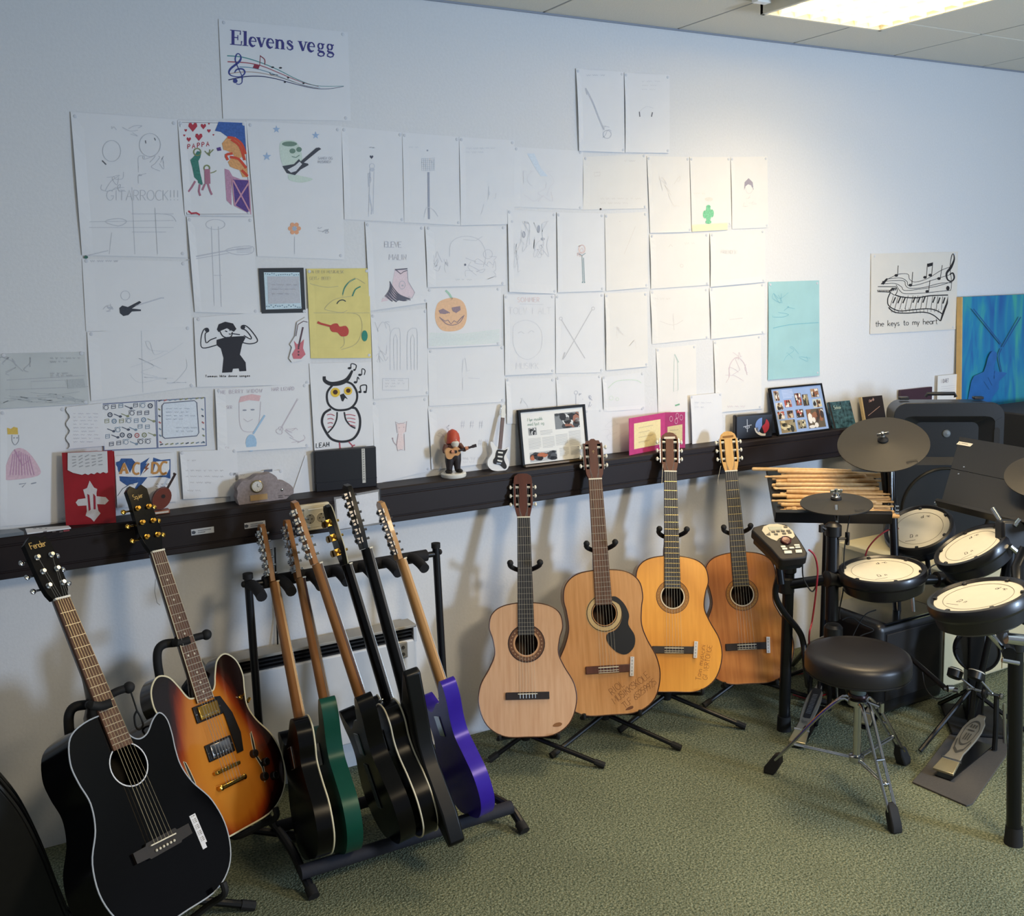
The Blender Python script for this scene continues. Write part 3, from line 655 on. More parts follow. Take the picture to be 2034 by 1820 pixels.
o = sheet([(427, 773), (612, 762), (617, 888), (432, 899)], 'pink tinted sheet of a face in a red cap with a blue guitar', base=.007, lift=.012)
I = pen(o); I.text('THE BERRY WIDOW', 432, 783, 7, (1, -.04), (0, -1), 1.2, sp=1.25); I.text('HAR LIZARD', 540, 777, 7, (1, -.04), (0, -1), 1.2, sp=1.0)
I.line([(475, 800), (477, 845), (490, 858), (512, 850), (518, 798)], 1.1, smooth=4); I.line([(484, 832), (492, 838), (502, 833)], 1.1); simple_guitar(I, 556, 855, 590, 795, 7, 1.1); doodle(I, 560, 850, 48, 30, 12, 4); I.text('SER', 450, 812, 6, w=1); I.text('IDA', 436, 885, 6, w=1); I.text('JORGEN', 433, 893, 5, w=1); I.done('pencil_face', ink('b7abb8'), o)
I = pen(o, .0012); I.fill([(474, 800), (478, 788), (500, 783), (518, 786), (515, 797), (495, 795)]); I.done('red_cap', ink('d8b4b8'), o)
I = pen(o, .0012); I.dot(486, 815, 4, 1.5); I.dot(502, 814, 4, 1.5); I.done('eyes', ink('8d94a4'), o)
I = pen(o, .0012); I.dot(499, 880, 11, 17); I.line([(503, 862), (526, 825)], 3.5); I.done('blue_guitar', ink('9fc0dd'), o)

# cap man
o = sheet([(385, 631), (613, 613), (619, 764), (391, 769)], 'ink drawing of a man in cap and black shirt flexing both arms', base=.0045, lift=.008)
c3 = lambda x, y: (x/2.906, 560+y/2.906)
I = pen(o); I.fill([c3(*q) for q in [(1250, 335), (1310, 318), (1405, 313), (1418, 322), (1398, 360), (1385, 420), (1418, 465), (1422, 515), (1382, 517), (1378, 500), (1345, 502), (1340, 522), (1282, 525), (1290, 440), (1275, 385), (1250, 365)]])
I.fill([c3(*q) for q in [(1252, 275), (1262, 245), (1300, 230), (1345, 240), (1365, 272), (1350, 288), (1310, 268), (1280, 280), (1262, 290)]]); I.done('black_shirt_and_cap', ink('1f212c'), o)
I = pen(o, .0012)
for pts in ([(1250, 322), (1215, 335), (1190, 352), (1185, 300), (1205, 285), (1198, 268), (1178, 275), (1163, 310), (1160, 370), (1185, 382), (1250, 365)], [(1408, 310), (1445, 330), (1450, 318), (1420, 280), (1395, 270), (1395, 255), (1415, 252), (1445, 275), (1485, 330), (1478, 350), (1440, 358), (1400, 350)], [(1270, 285), (1285, 312), (1310, 322), (1335, 315), (1342, 290)], [(1300, 283), (1312, 288)], [(1325, 280), (1337, 276)], [(1322, 300), (1332, 303)], [(1335, 298), (1385, 305)]): I.line([c3(*q) for q in pts], 2.0, smooth=3)
I.dot(*c3(1195, 278), 4); I.dot(*c3(1404, 262), 4)
I.text('Tommas likte denne sangen', 408, 749.5, 4.2, (1, -.012), (0, -1), .9, sp=1.45); I.done('ink_outline', ink('252835'), o)

# red guitar cutout
oc = [(590, 640), (607, 630), (613, 636), (611, 650), (604, 668), (611, 676), (609, 690), (612, 703), (601, 716), (580, 720), (574, 712), (580, 690), (576, 684), (586, 668)]
mbw = MB(); N_ = len(oc); mbw.add([P(a, b, y=-.007) for a, b in oc]+[P(a, b, y=-.009) for a, b in oc], [tuple(range(N_)), tuple(range(N_, 2*N_))[::-1]]+[(i, (i+1) % N_, N_+(i+1) % N_, N_+i) for i in range(N_)])
o = centred(mbw, 'wall_cutout', PW, 'cut out paper red electric guitar left of the yellow sheet', 'cutout', smooth=False); o['_y'] = .009
I = pen(o); I.fill([(584, 677), (590, 684), (597, 681), (604, 674), (602, 692), (607, 704), (598, 713), (583, 713), (580, 704), (587, 692)]); I.done('red_body', ink('c9707c'), o)
I = pen(o, .0012); I.line([(593, 690), (602, 650)], 3); [I.dot(593, y, 1.8) for y in (692, 699, 705)]; I.line([(592, 645), (603, 638), (611, 640)], 1.3); I.line([(592, 645), (588, 668)], 1.2); I.done('dark_neck', ink('5a4450'), o)

# scalloped black frame card
o = sheet([(514, 533), (603, 532), (607, 621), (520, 623)], 'square blue card with thick black border and grey centre note', ink('2c3138'), lift=0, pins=False, name='wall_card', cat='card', base=.006)
I = pen(o); I.fill([(524, 541), (595, 541), (599, 613), (528, 615)]); I.done('pale_blue_field', ink('c4d9e4'), o)
I = pen(o, .0012); I.fill([(531, 549), (594, 549), (597, 602), (533, 604)]); I.done('grey_note', ink('b9bdc6'), o)
I = pen(o, .0018); scrawl(I, 540, 566, 46, 3, 9, 71, .9, 2.5); I.done('faint_writing', ink('8a8a98'), o)
I = pen(o, .0018)
rr = random.Random(3)
for k in range(16): x = 527+k*4.4; I.dot(x, 545+rr.uniform(-2, 2), .9); I.dot(x+3, 609+rr.uniform(-3, 2), 1)
I.done('dark_specks', ink('51708a'), o)

# yellow goat sheet
YEL = mat('paper_yellow', 'dccf86', .8, var=.05, scale=20)
o = sheet([(609, 534), (733, 533), (738, 711), (617, 712)], 'yellow sheet with a drawn goat holding a red guitar', YEL, base=.006, lift=.01)
I = pen(o); I.text('HVA ER EN MUSIKALSK', 612, 543, 6, w=.9, sp=.95); I.text('GEIT? BEEE!', 615, 556, 6, w=.9)
y4 = lambda x, y: (560+x/3.39, 500+y/3.39)
for pts in ([(185, 195), (190, 215), (300, 240), (380, 232)], [(470, 300), (400, 310), (340, 330), (290, 380), (310, 395), (400, 410), (440, 395)], [(440, 410), (520, 430), (540, 520), (500, 620), (400, 660)], [(410, 300), (430, 240), (490, 180), (560, 215)], [(470, 300), (490, 260), (530, 235)], [(180, 412), (590, 412)], [(415, 560), (420, 620), (395, 650)]): I.line([y4(*q) for q in pts], 1, smooth=4)
I.done('pencil_goat', ink('a89a5c'), o)
I = pen(o, .0012); I.line([y4(*q) for q in [(410, 290), (425, 240), (460, 200), (495, 180)]], 2.6, smooth=4); I.line([y4(*q) for q in [(475, 300), (495, 255), (530, 235)]], 2.2, smooth=4); I.dot(*y4(557, 567), 6, 11); I.done('green_horns', ink('2c8474'), o)
I = pen(o, .0012); I.line([y4(*q) for q in [(370, 352), (385, 332), (410, 325), (430, 335)]], 2, smooth=4); I.done('closed_eye', ink('3f4a4a'), o)
I = pen(o, .0014); I.line([(*y4(*q[:2]), q[2]) for q in [(240, 475, 5), (262, 485, 4), (330, 503, 4)]]); I.fill([y4(*q) for q in [(325, 500), (350, 485), (375, 485), (390, 505), (430, 500), (450, 530), (440, 565), (400, 570), (375, 545), (340, 540), (325, 520)]], 3); I.done('red_guitar', ink('b8443c'), o)

# owl
o = sheet([(614, 722), (738, 719), (742, 888), (625, 901)], 'bold owl painted with thick black brush outline and yellow eyes', base=.0075, lift=.004, pins=False, name='owl_painting', cat='painting')
I = pen(o)
def br(pts, w_, closed=False): I.line([(*y4(q[0], q[1]), (q[2] if len(q) > 2 else w_)) for q in pts], w_, closed, 5)
br([(340, 900), (305, 950), (310, 1020), (350, 1060), (400, 1068), (460, 1055), (500, 1010), (505, 950), (475, 895), (430, 875)], 4.2)
br([(285, 840, 6), (290, 870, 7), (330, 890, 8), (390, 885, 9), (440, 860, 8), (475, 800, 4)], 6)
br([(330, 1060), (285, 1090), (270, 1150), (300, 1220), (340, 1265), (410, 1280), (480, 1260), (520, 1200), (525, 1120), (500, 1060), (470, 1050)], 4.6)
br([(372, 1080), (368, 1130), (345, 1180), (310, 1220)], 2.8); br([(420, 1080), (430, 1130), (460, 1170), (495, 1190)], 2.8)
I.fill([y4(*q) for q in [(390, 965), (415, 955), (445, 995), (425, 985), (412, 1010), (402, 1005)]])
I.text('LEAH', 628, 890, 9, (1, -.12), (0, -1), 1.6, sp=1.15)
for (x, y) in ((455, 785), (525, 830), (495, 880), (525, 945), (560, 945)): I.dot(*y4(x, y), 3.4, 2.4)
br([(465, 785), (468, 755), (500, 765), (495, 795)], 1.8); I.dot(*y4(488, 797), 2.4, 2); br([(538, 830), (540, 790), (560, 800), (555, 830)], 1.8); br([(505, 880), (510, 845), (520, 860)], 1.8); br([(532, 940), (530, 905), (568, 900), (568, 940)], 2.2)
I.done('black_brushwork', ink('1c1e26'), o)
I = pen(o, .0013); I.dot(*y4(360, 948), 9.4); I.dot(*y4(446, 938), 8.2); I.done('yellow_eye', ink('e2bd3e'), o)
I = pen(o, .0018); I.dot(*y4(360, 946), 4.8); I.dot(*y4(447, 936), 4.4); I.done('pupil', ink('44220f'), o)
I = pen(o, .0013)
for k in range(4): br([(305+k*2, 1100+k*28), (330, 1095+k*28), (355-k*6, 1105+k*26)], 1.5); br([(430+k*8, 1100+k*22), (455+k*5, 1097+k*24), (495, 1105+k*24)], 1.5)
br([(388, 1285), (390, 1325), (372, 1335)], 2.4); br([(390, 1320), (402, 1332)], 2.4); br([(450, 1280), (475, 1310), (465, 1325)], 2.4); br([(475, 1308), (492, 1302)], 2.4)
I.done('red_strokes', ink('b05060'), o)

# bearded man
o = sheet([(725, 441), (842, 449), (849, 601), (734, 618)], 'sheet with the profile of a pink man with shaggy grey beard', lift=.016)
I = pen(o); I.fill([y4(*q) for q in [(762, 115), (845, 125), (850, 200), (895, 275), (880, 310), (820, 330), (700, 320), (690, 300), (735, 260), (750, 180)]]); I.fill([y4(*q) for q in [(680, 310), (648, 382), (725, 368), (760, 350)]]); I.done('pink_face', ink('dccbd3'), o)
I = pen(o, .0013)
for k in range(17): I.line([y4(726+k*1.5-(k*k)*.22, 200+k*6), y4(752+(k % 3)*4, 246+k*6.2), y4(796, 292+k*4.0), y4(866-(k % 4)*8, 318+k*1.8)], 1.6, smooth=3)
I.line([y4(762, 122), y4(845, 115)], 2.4); I.line([y4(765, 120), y4(800, 150), y4(820, 135), y4(845, 125)], 1.4); I.done('grey_beard', ink('5f6070'), o)
I = pen(o, .0013); I.ring(*y4(810, 225), 6, 1, 8); I.dot(*y4(812, 228), 2); I.line([y4(845, 125), y4(850, 200), y4(895, 275), y4(875, 315), y4(850, 300)], 1.1); I.text('ELEVE', 764, 491, 11, (1, .02), (0, -1), 1, sp=.95); I.text('MALIN', 773, 516, 11, (1, .02), (0, -1), 1); I.done('pencil_outline', ink('9a9cac'), o)

o = sheet([(736, 623), (849, 613), (853, 785), (742, 793)], 'tall faint pencil sheet of two cactus shapes beside the pumpkin drawing')
I = pen(o)
for x in (786, 820): I.line([(x-11, 735), (x-11, 670), (x-6, 655), (x+3, 652), (x+9, 662), (x+9, 735)], 1.1, smooth=3); I.line([(x-3, 735), (x-4, 672), (x+3, 672), (x+3, 735)], .9, smooth=2)
I.line([(760, 752), (812, 752), (812, 775), (760, 775)], 1.2, True); scrawl(I, 765, 756, 40, 3, 6, 41); doodle(I, 745, 640, 30, 80, 42, 5, .8); I.done('pencil_cactus', ink('bfc3cd'), o)

o = sheet([(844, 450), (1006, 449), (1004, 566), (849, 571)], 'wide pencil sheet of a round elephant-like animal and small figures', lift=.013)
I = pen(o); I.line([(893, 510), (895, 485), (910, 472), (935, 470), (955, 480), (965, 505), (960, 530)], 1.2, smooth=4); I.line([(920, 476), (945, 478), (958, 470)], 1.1); I.ring(969, 505, 9, 1); doodle(I, 860, 500, 30, 50, 61, 6, .9); doodle(I, 925, 510, 60, 45, 62, 9, .9); scrawl(I, 905, 556, 45, 1, 5, 63); I.done('pencil_animal', ink('c2c5ce'), o)
I = pen(o, .0012); I.dot(857, 505, 1.8, 3.4); I.dot(924, 526, 2, 2.4); I.done('dark_dots', ink('7c7f8c'), o)

# pumpkin
o = sheet([(847, 573), (995, 571), (995, 685), (850, 692)], 'sheet with a grinning orange pumpkin on a pale green ground')
I = pen(o); I.fill([(866, 612), (872, 600), (888, 593), (905, 592), (920, 600), (927, 618), (926, 638), (918, 652), (902, 658), (880, 657), (868, 645), (864, 628)], 4); I.done('orange_pumpkin', mat('crayon_pumpkin', 'e3bb98', .8, var=.05, scale=120), o)
I = pen(o, .0013); I.fill([(871, 617), (880, 613), (894, 621), (884, 624), (874, 623)]); I.fill([(897, 611), (914, 608), (915, 616), (906, 622), (899, 618)])
I.line([(875, 632), (884, 638), (890, 636), (896, 644), (902, 637), (908, 641), (914, 634), (920, 628)], 1.6); I.line([(873, 630), (886, 643), (900, 646), (914, 640), (922, 626)], 1.4, smooth=3); I.dot(889, 622, .8); I.dot(893, 622, .8); I.done('carved_face', ink('93808a'), o)
I = pen(o); I.line([(885, 577), (893, 585), (898, 595)], 4, smooth=3); I.done('green_stalk', ink('a3c8b4'), o)
I = pen(o)
for k in range(9): I.line([(852, 662+k*3), (920, 664+k*2.6), (992, 655+k*3.1)], 1.4)
I.done('green_ground', ink('d3e0dc'), o)

o = sheet([(849, 695), (1003, 687), (1004, 798), (852, 807)], 'blank looking sheet with one small faint figure below the pumpkin', lift=.01)
I = pen(o); I.line([(918, 740), (920, 715), (924, 712), (928, 738), (933, 735)], 1.1); I.line([(919, 750), (919, 775)], 1); I.line([(930, 751), (953, 752)], 1); I.done('pencil_figure', PEN, o)
o = sheet([(739, 797), (848, 789), (855, 935), (745, 962)], 'sheet with a small pink cat standing upright')
I = pen(o); I.fill([(788, 842), (796, 840), (806, 842), (805, 858), (800, 862), (803, 880), (801, 893), (790, 893), (787, 880), (791, 860)]); I.done('pink_cat', ink('e4d2d2'), o)
I = pen(o, .0012); I.line([(789, 860), (787, 844), (785, 838), (792, 842), (801, 841), (808, 837), (806, 858)], 1.1); I.dot(793, 850, .9); I.dot(802, 849, .9); I.line([(791, 862), (788, 885), (790, 896), (796, 893), (804, 895), (803, 862)], 1.1); I.line([(788, 885), (782, 878), (780, 870)], 1.3, smooth=3); I.dot(780, 871, 1.6); I.done('cat_outline', ink('b4a4ac'), o)
o = sheet([(850, 812), (1002, 802), (1004, 917), (857, 933)], 'pencil sheet of hash marks behind the musician figurine', lift=.014)
I = pen(o)
for k in range(3): I.text('#', 915+k*18, 850, 14, w=1)
for k in range(3): I.text('#', 950+k*12, 885, 12, w=1)
scrawl(I, 920, 912, 55, 2, 8, 77, 1, 7); doodle(I, 862, 845, 30, 30, 78, 4); I.done('pencil_marks', ink('c0c2cc'), o)

# upper row
o = sheet([(678, 252), (799, 263), (803, 442), (684, 436)], 'first tall pencil guitar sheet of the upper row, small black heart on top', lift=.01)
I = pen(o); heart(I, 738, 312, 4); I.done('black_heart', ink('4a4f60'), o)
I = pen(o); I.ring(739, 330, 5, 1.2); I.dot(739, 337, 5, 4); doodle(I, 731, 292, 14, 4, 81, 2); I.line([(735, 340), (732, 432)], 1); I.line([(743, 340), (741, 432)], 1); doodle(I, 732, 345, 10, 85, 82, 3, 2.4); I.done('pencil_guitar', ink('b6bcca'), o)
o = sheet([(799, 263), (912, 272), (915, 448), (803, 442)], 'second tall sheet of the upper row, long necked pencil lollipop shape', lift=.012)
I = pen(o); I.dot(849, 299, 1.8); I.line([(851, 342), (852, 438)], 4); I.done('grey_neck', ink('9aa0b0'), o)
I = pen(o)
for k in range(7): I.line([(838+k*4, 315), (838+k*4, 338)], 1.1); I.line([(837, 315+k*4), (864, 314+k*4)], 1.1)
I.line([(842, 432), (848, 412), (862, 418), (870, 430)], 1, smooth=3); scrawl(I, 812, 293, 28, 1, 4, 83); I.done('pencil_hatching', ink('bdc3cf'), o)
o = sheet([(912, 272), (1022, 279), (1021, 445), (915, 448)], 'third sheet of the upper row, nearly blank with faint title', lift=.012)
I = pen(o); scrawl(I, 926, 295, 60, 2, 8, 84, 1, 4); I.line([(971, 370), (970, 395)], 1); doodle(I, 955, 375, 30, 50, 85, 3, .8); I.done('pencil_marks', ink('c8cdd6'), o)
o = sheet([(1020, 292), (1158, 300), (1158, 416), (1018, 411)], 'wide sheet with a pale blue scribble beside the nearly blank one')
I = pen(o)
for k in range(7): I.line([(1048+k*2, 305), (1062+k*2, 330+k), (1075+k*2, 350)], 2)
I.done('blue_scribble', ink('d3deea'), o)
I = pen(o); doodle(I, 1040, 340, 60, 60, 86, 6, .9); I.done('pencil_marks', ink('d6d6dc'), o)
o = sheet([(1144, 136), (1239, 143), (1241, 303), (1150, 300)], 'left of the two high sheets, with one slanting pencil guitar', base=.006, lift=.012)
I = pen(o); I.line([(1163, 175), (1176, 200), (1190, 235), (1200, 258)], 3, smooth=4); I.ring(1206, 267, 8, 1.4); I.line([(1163, 175), (1166, 188)], 2); doodle(I, 1196, 250, 20, 24, 87, 4, 1); scrawl(I, 1165, 150, 60, 1, 4, 88, .8, 3); I.done('pencil_guitar', ink('a9aebb'), o)
o = sheet([(1240, 144), (1330, 149), (1330, 304), (1242, 303)], 'right of the two high sheets, with two short upright dashes', base=.006, lift=.010)
I = pen(o); I.line([(1270, 222), (1271, 232)], 1.8); I.line([(1296, 223), (1294, 232)], 1.8); I.done('dashes', ink('5c5c64'), o)
I = pen(o); scrawl(I, 1275, 162, 28, 3, 8, 89, .8, 3); I.line([(1270, 222), (1283, 212), (1298, 215)], .8, smooth=3); I.done('pencil_marks', ink('c3c6cf'), o)
o = sheet([(1158, 312), (1284, 306), (1286, 414), (1158, 417)], 'wide sheet with tiny square sketch below the two high sheets', PW2)
I = pen(o); I.line([(1180, 343), (1192, 342), (1192, 349), (1181, 350)], 1, True); scrawl(I, 1193, 395, 80, 2, 9, 90, .8, 3); scrawl(I, 1240, 320, 35, 1, 5, 91, .7, 3); I.done('pencil_marks', ink('cdc8c4'), o)
I = pen(o); I.dot(1193, 415.5, 2); I.done('black_dot', ink('3c3432'), o)
for cs, lb, s in (([(1285, 310), (1369, 312), (1373, 461), (1291, 463)], 'blank tall sheet left of the green cactus drawing', 92), ):
    o = sheet(cs, lb, PW2, lift=.01); I = pen(o); doodle(I, 1310, 350, 40, 60, s, 4, .8); I.done('pencil_marks', ink('d8d1c8'), o)
o = sheet([(1370, 312), (1450, 312), (1453, 448), (1374, 452)], 'tall sheet with a small bright green cactus', PW2)
I = pen(o, .0010); I.dot(1407, 425, 6, 16); I.dot(1400, 426, 4, 8); I.dot(1414, 424, 4, 8); I.dot(1407, 411, 4.5, 4); I.dot(1407, 441, 6, 4); I.done('green_cactus', mat('crayon_cactus', '7cc49a', .8, var=.25, scale=200), o)
I = pen(o); I.line([(1374, 447), (1446, 443), (1446, 456), (1374, 460)], 1, True); I.fill([(1374, 448), (1445, 444), (1445, 456), (1375, 460)]); I.done('sand_strip', ink('efe3c0'), o)
I = pen(o); scrawl(I, 1378, 385, 40, 1, 5, 93, .8, 4); I.dot(1408, 396, 8, 4); I.done('faint_writing', ink('d6d3c6'), o)
o = sheet([(1451, 312), (1524, 311), (1526, 452), (1454, 455)], 'tall sheet with a small dark haired head at the end of its row', PW2)
I = pen(o); I.fill([(1478, 378), (1479, 362), (1487, 354), (1495, 362), (1497, 378), (1492, 368), (1486, 366), (1481, 370)]); I.done('dark_hair', ink('9e98a6'), o)
I = pen(o); I.line([(1480, 370), (1484, 383), (1492, 383), (1496, 372)], 1, smooth=3); doodle(I, 1474, 385, 30, 25, 94, 3, .7); I.done('pencil_face', ink('cfc9c8'), o)

o = sheet([(1008, 416), (1104, 422), (1105, 584), (1011, 580)], 'tall sheet of smudged grey rabbits left of the stick figure', base=.0055, lift=.014)
I = pen(o); I.dot(1040, 466, 4, 7); I.dot(1070, 455, 3, 8); I.dot(1078, 475, 4, 3); I.done('dark_smudge', ink('a8acb8'), o)
I = pen(o); doodle(I, 1022, 440, 30, 100, 95, 9, 1.2); doodle(I, 1060, 440, 30, 70, 96, 8, 1.2); I.done('pencil_smudge', ink('cccfd6'), o)
o = sheet([(1106, 422), (1199, 424), (1200, 578), (1108, 581)], 'tall sheet of a thin stick figure with a red head')
I = pen(o); I.ring(1156, 495, 6, 2.4, 8); doodle(I, 1147, 488, 18, 22, 97, 5, 1.2); I.done('red_head', ink('dcc8c6'), o)
I = pen(o); I.line([(1156, 508), (1158, 560)], 1.4); I.line([(1159, 512), (1161, 560)], 1.4); I.dot(1157, 561, 1.4); I.dot(1161, 561, 1.4); I.line([(1150, 504), (1156, 508), (1163, 503)], 1.2); I.done('thin_body', ink('7f98a0'), o)
o = sheet([(1201, 425), (1285, 421), (1287, 571), (1204, 578)], 'blank tall sheet right of the stick figure, one faint slant line', PW2, lift=.01)
I = pen(o); I.line([(1262, 450), (1240, 505)], 1); I.dot(1231, 440, 1.2); I.done('pencil_line', ink('d6cfca'), o)
for k, (cs, lb) in enumerate(([[(1290, 466), (1408, 464), (1409, 566), (1293, 574)], 'wide blank sheet below the green cactus, left one of its pair'], [[(1410, 464), (1519, 457), (1520, 560), (1411, 570)], 'wide sheet with one short faint word, right one of the pair below the green cactus'],
        [[(1291, 578), (1407, 573), (1408, 672), (1295, 684)], 'wide sheet with faint spread fan sketch, lower left of four'], [[(1409, 573), (1518, 563), (1519, 662), (1412, 674)], 'wide sheet with one faint short dash, next to the teal poster'])):
    o = sheet(cs, lb, PW2, lift=.012); I = pen(o); x, y = cs[0]
    if k == 0: scrawl(I, x+70, y+18, 30, 1, 5, 101, .8, 4); I.ring(x+64, y+62, 3, 1); I.line([(x+38, y+25), (x+42, y+20), (x+46, y+24)], 1)
    if k == 1: I.text('FRIENDEN', x+22, y+40, 7, w=.9, sp=.9)
    if k == 2: I.line([(x+20, y+60), (x+46, y+68), (x+66, y+58)], 1, smooth=3); I.line([(x+46, y+45), (x+48, y+78)], 1); scrawl(I, x+10, y+16, 42, 1, 5, 102, .8, 4)
    if k == 3: I.line([(x+40, y+62), (x+66, y+59)], 1.2)
    I.done('pencil_marks', ink('cfc9c6'), o)
o = sheet([(1001, 585), (1101, 585), (1101, 741), (1003, 746)], 'tall sheet with a large faint closed-eyed face', lift=.012)
I = pen(o); I.line([(1019, 665), (1022, 645), (1045, 636), (1068, 646), (1077, 668), (1072, 698), (1050, 714), (1030, 706), (1020, 685)], 1, True, 4); I.line([(1029, 662), (1035, 659), (1041, 663)], 1.4, smooth=3); I.line([(1049, 662), (1055, 657), (1061, 660)], 1.4, smooth=3); I.text('TOLV I ALT', 1010, 624, 13, w=.8, sp=1.0); I.text('MUSIKK', 1025, 733, 12, w=.8, sp=1.0); I.line([(1032, 604), (1080, 605)], .9); I.done('pencil_face', ink('c9ccd4'), o)
I = pen(o); I.text('SOMMER', 1028, 600, 9, w=1, sp=1.1); I.done('red_title', ink('e0cccc'), o)
o = sheet([(1103, 585), (1199, 582), (1198, 740), (1104, 742)], 'tall sheet with two crossed pencil drumsticks')
I = pen(o); I.line([(1115, 635), (1162, 712)], 1.6); I.line([(1176, 615), (1120, 712)], 1.6); I.ring(1114, 633, 3, 1); I.ring(1178, 613, 3, 1); I.line([(1122, 700), (1118, 714)], 2.4); I.done('crossed_sticks', ink('c0c2c8'), o)
o = sheet([(1201, 583), (1285, 580), (1287, 728), (1204, 736)], 'blank tall sheet right of the crossed drumsticks', PW2, lift=.012)
I = pen(o); doodle(I, 1225, 650, 40, 50, 104, 3, .7); I.done('pencil_marks', ink('dcd6d0'), o)
for k, (cs, lb) in enumerate(([[(1004, 752), (1101, 752), (1101, 842), (1007, 842)], 'blank sheet whose foot is hidden by the framed newspaper page'], [[(1104, 750), (1194, 746), (1195, 818), (1107, 820)], 'sheet with two small pencil flowers above the newspaper frame'], [[(1196, 749), (1279, 740), (1281, 812), (1199, 818)], 'sheet with a pale green arch in the lowest row'])):
    o = sheet(cs, lb, lift=.008); I = pen(o); x, y = cs[0]
    if k == 0: doodle(I, x+30, y+25, 40, 50, 105, 4, .8); I.done('pencil_marks', ink('cfd2d8'), o)
    if k == 1: I.ring(x+40, y+30, 3.4, 1.4); I.line([(x+40, y+34), (x+40, y+58)], 1.2); doodle(I, x+46, y+32, 10, 12, 106, 3, 1); doodle(I, x+65, y+35, 12, 30, 107, 3, .9); I.done('pencil_flowers', ink('aab0c2'), o)
    if k == 2: I.line([(x+12, y+22), (x+30, y+8), (x+65, y+6), (x+78, y+12)], 1.6, smooth=4); I.ring(x+18, y+42, 4, .9); I.ring(x+30, y+44, 3, .9); I.done('green_arch', ink('ccdccf'), o)
o = sheet([(1160, 815), (1280, 809), (1283, 893), (1165, 905)], 'blank sheet low behind the framed newspaper page and reddish headstock', lift=.004, base=.003)
I = pen(o); doodle(I, 1195, 835, 50, 40, 108, 3, .8); I.done('pencil_marks', ink('d2d4da'), o)
o = sheet([(1303, 692), (1382, 685), (1384, 818), (1307, 822)], 'tall sheet with one thin upright green outline', PW2, lift=.008)
I = pen(o); I.line([(1340, 705), (1346, 718), (1347, 775), (1338, 778), (1339, 718)], 1, True); I.line([(1340, 704), (1348, 720)], 2); I.done('green_outline', ink('b9cbc6'), o)
I = pen(o); I.line([(1341, 806), (1350, 803)], 3); I.done('green_dash', ink('7db08f'), o)
o = sheet([(1417, 677), (1511, 665), (1513, 812), (1421, 820)], 'tall sheet with a faint pink arched figure beside the teal poster', PW2, lift=.01)
I = pen(o); I.line([(1448, 750), (1450, 725), (1463, 710), (1478, 722), (1484, 745)], 1.6, smooth=4); I.line([(1460, 712), (1470, 735), (1455, 745)], .9); doodle(I, 1440, 700, 45, 60, 110, 5, .8); scrawl(I, 1445, 808, 45, 1, 5, 111, .8, 4); I.done('pink_outline', ink('d3c5cb'), o)
o = sheet([(1371, 786), (1433, 780), (1436, 882), (1375, 886)], 'small white note sheet leaning at the shelf left of the black tin', base=.02, lift=.006, name='note_sheet', cat='note')
I = pen(o); scrawl(I, 1380, 800, 34, 2, 9, 112, .7, 3); I.done('faint_writing', ink('c8ccd4'), o)
o = sheet([(357, 897), (470, 893), (476, 985), (364, 992)], 'white thank-you note of neat faint writing right of the blue lettered card', base=.012, lift=.006, name='note_sheet', cat='note')
I = pen(o); scrawl(I, 372, 915, 30, 1, 8, 113, .7, 3); scrawl(I, 368, 935, 70, 3, 12, 114, .7, 3); scrawl(I, 372, 975, 34, 1, 8, 115, .7, 3); I.done('faint_writing', ink('a7a7ac'), o)
o = sheet([(455, 940), (562, 934), (564, 990), (458, 996)], 'white sheet behind the stone clock with a dark stamp at its top right', base=.012, lift=.004, name='note_sheet', cat='note')
I = pen(o); scrawl(I, 462, 944, 44, 1, 6, 116, .8, 3); I.done('faint_writing', ink('a0a2aa'), o)
I = pen(o); I.fill([(524, 934), (541, 932), (541, 937), (524, 939)]); I.done('dark_stamp', ink('6c7280'), o)
o = sheet([(606, 905), (628, 903), (630, 990), (575, 996)], 'plain white sheet end showing left of the black folder', base=.003, lift=.002, pins=False, name='note_sheet', cat='note')
# blue lettered card (letters with lightning stroke)
o = sheet([(228, 906), (346, 899), (352, 996), (233, 1010)], 'card with orange AC/DC letters on jagged blue', base=.014, lift=.003, name='wall_card', cat='card', pins=False)
c6 = lambda x, y: (x/4.843, 880+y/4.843)
I = pen(o); I.fill([c6(*q) for q in [(1115, 185), (1150, 175), (1165, 150), (1270, 150), (1300, 185), (1350, 195), (1440, 140), (1400, 200), (1470, 185), (1475, 140), (1550, 165), (1640, 155), (1640, 345), (1590, 330), (1420, 330), (1330, 440), (1265, 545), (1260, 500), (1330, 380), (1220, 410), (1160, 370), (1110, 330)]]); I.done('blue_jagged_ground', mat('felt_blue', '2d5590', .7, var=.2, scale=120), o)
I = pen(o, .0014); I.fill([c6(*q) for q in [(1125, 320), (1200, 185), (1250, 290), (1290, 200), (1350, 165), (1350, 320), (1430, 170), (1470, 185), (1470, 300), (1500, 180), (1630, 170), (1630, 250), (1600, 310), (1400, 330), (1230, 325)]]); I.done('white_halo', ink('e3e4e6'), o)
def blk(I, polys):
    for p_ in polys: I.fill([c6(*q) for q in p_])
I = pen(o, .0019); blk(I, [[(1142, 300), (1185, 195), (1205, 195), (1172, 300)], [(1205, 195), (1240, 295), (1212, 298), (1190, 215)], [(1165, 255), (1220, 250), (1225, 268), (1162, 272)]])
I.line([c6(*q) for q in [(1345, 200), (1310, 195), (1285, 230), (1285, 280), (1310, 300), (1340, 290)]], 4.2, smooth=4)
I.line([c6(*q) for q in [(1468, 185), (1462, 295)]], 4.6); I.line([c6(*q) for q in [(1465, 190), (1510, 200), (1530, 240), (1510, 285), (1465, 292)]], 4.6, smooth=4)
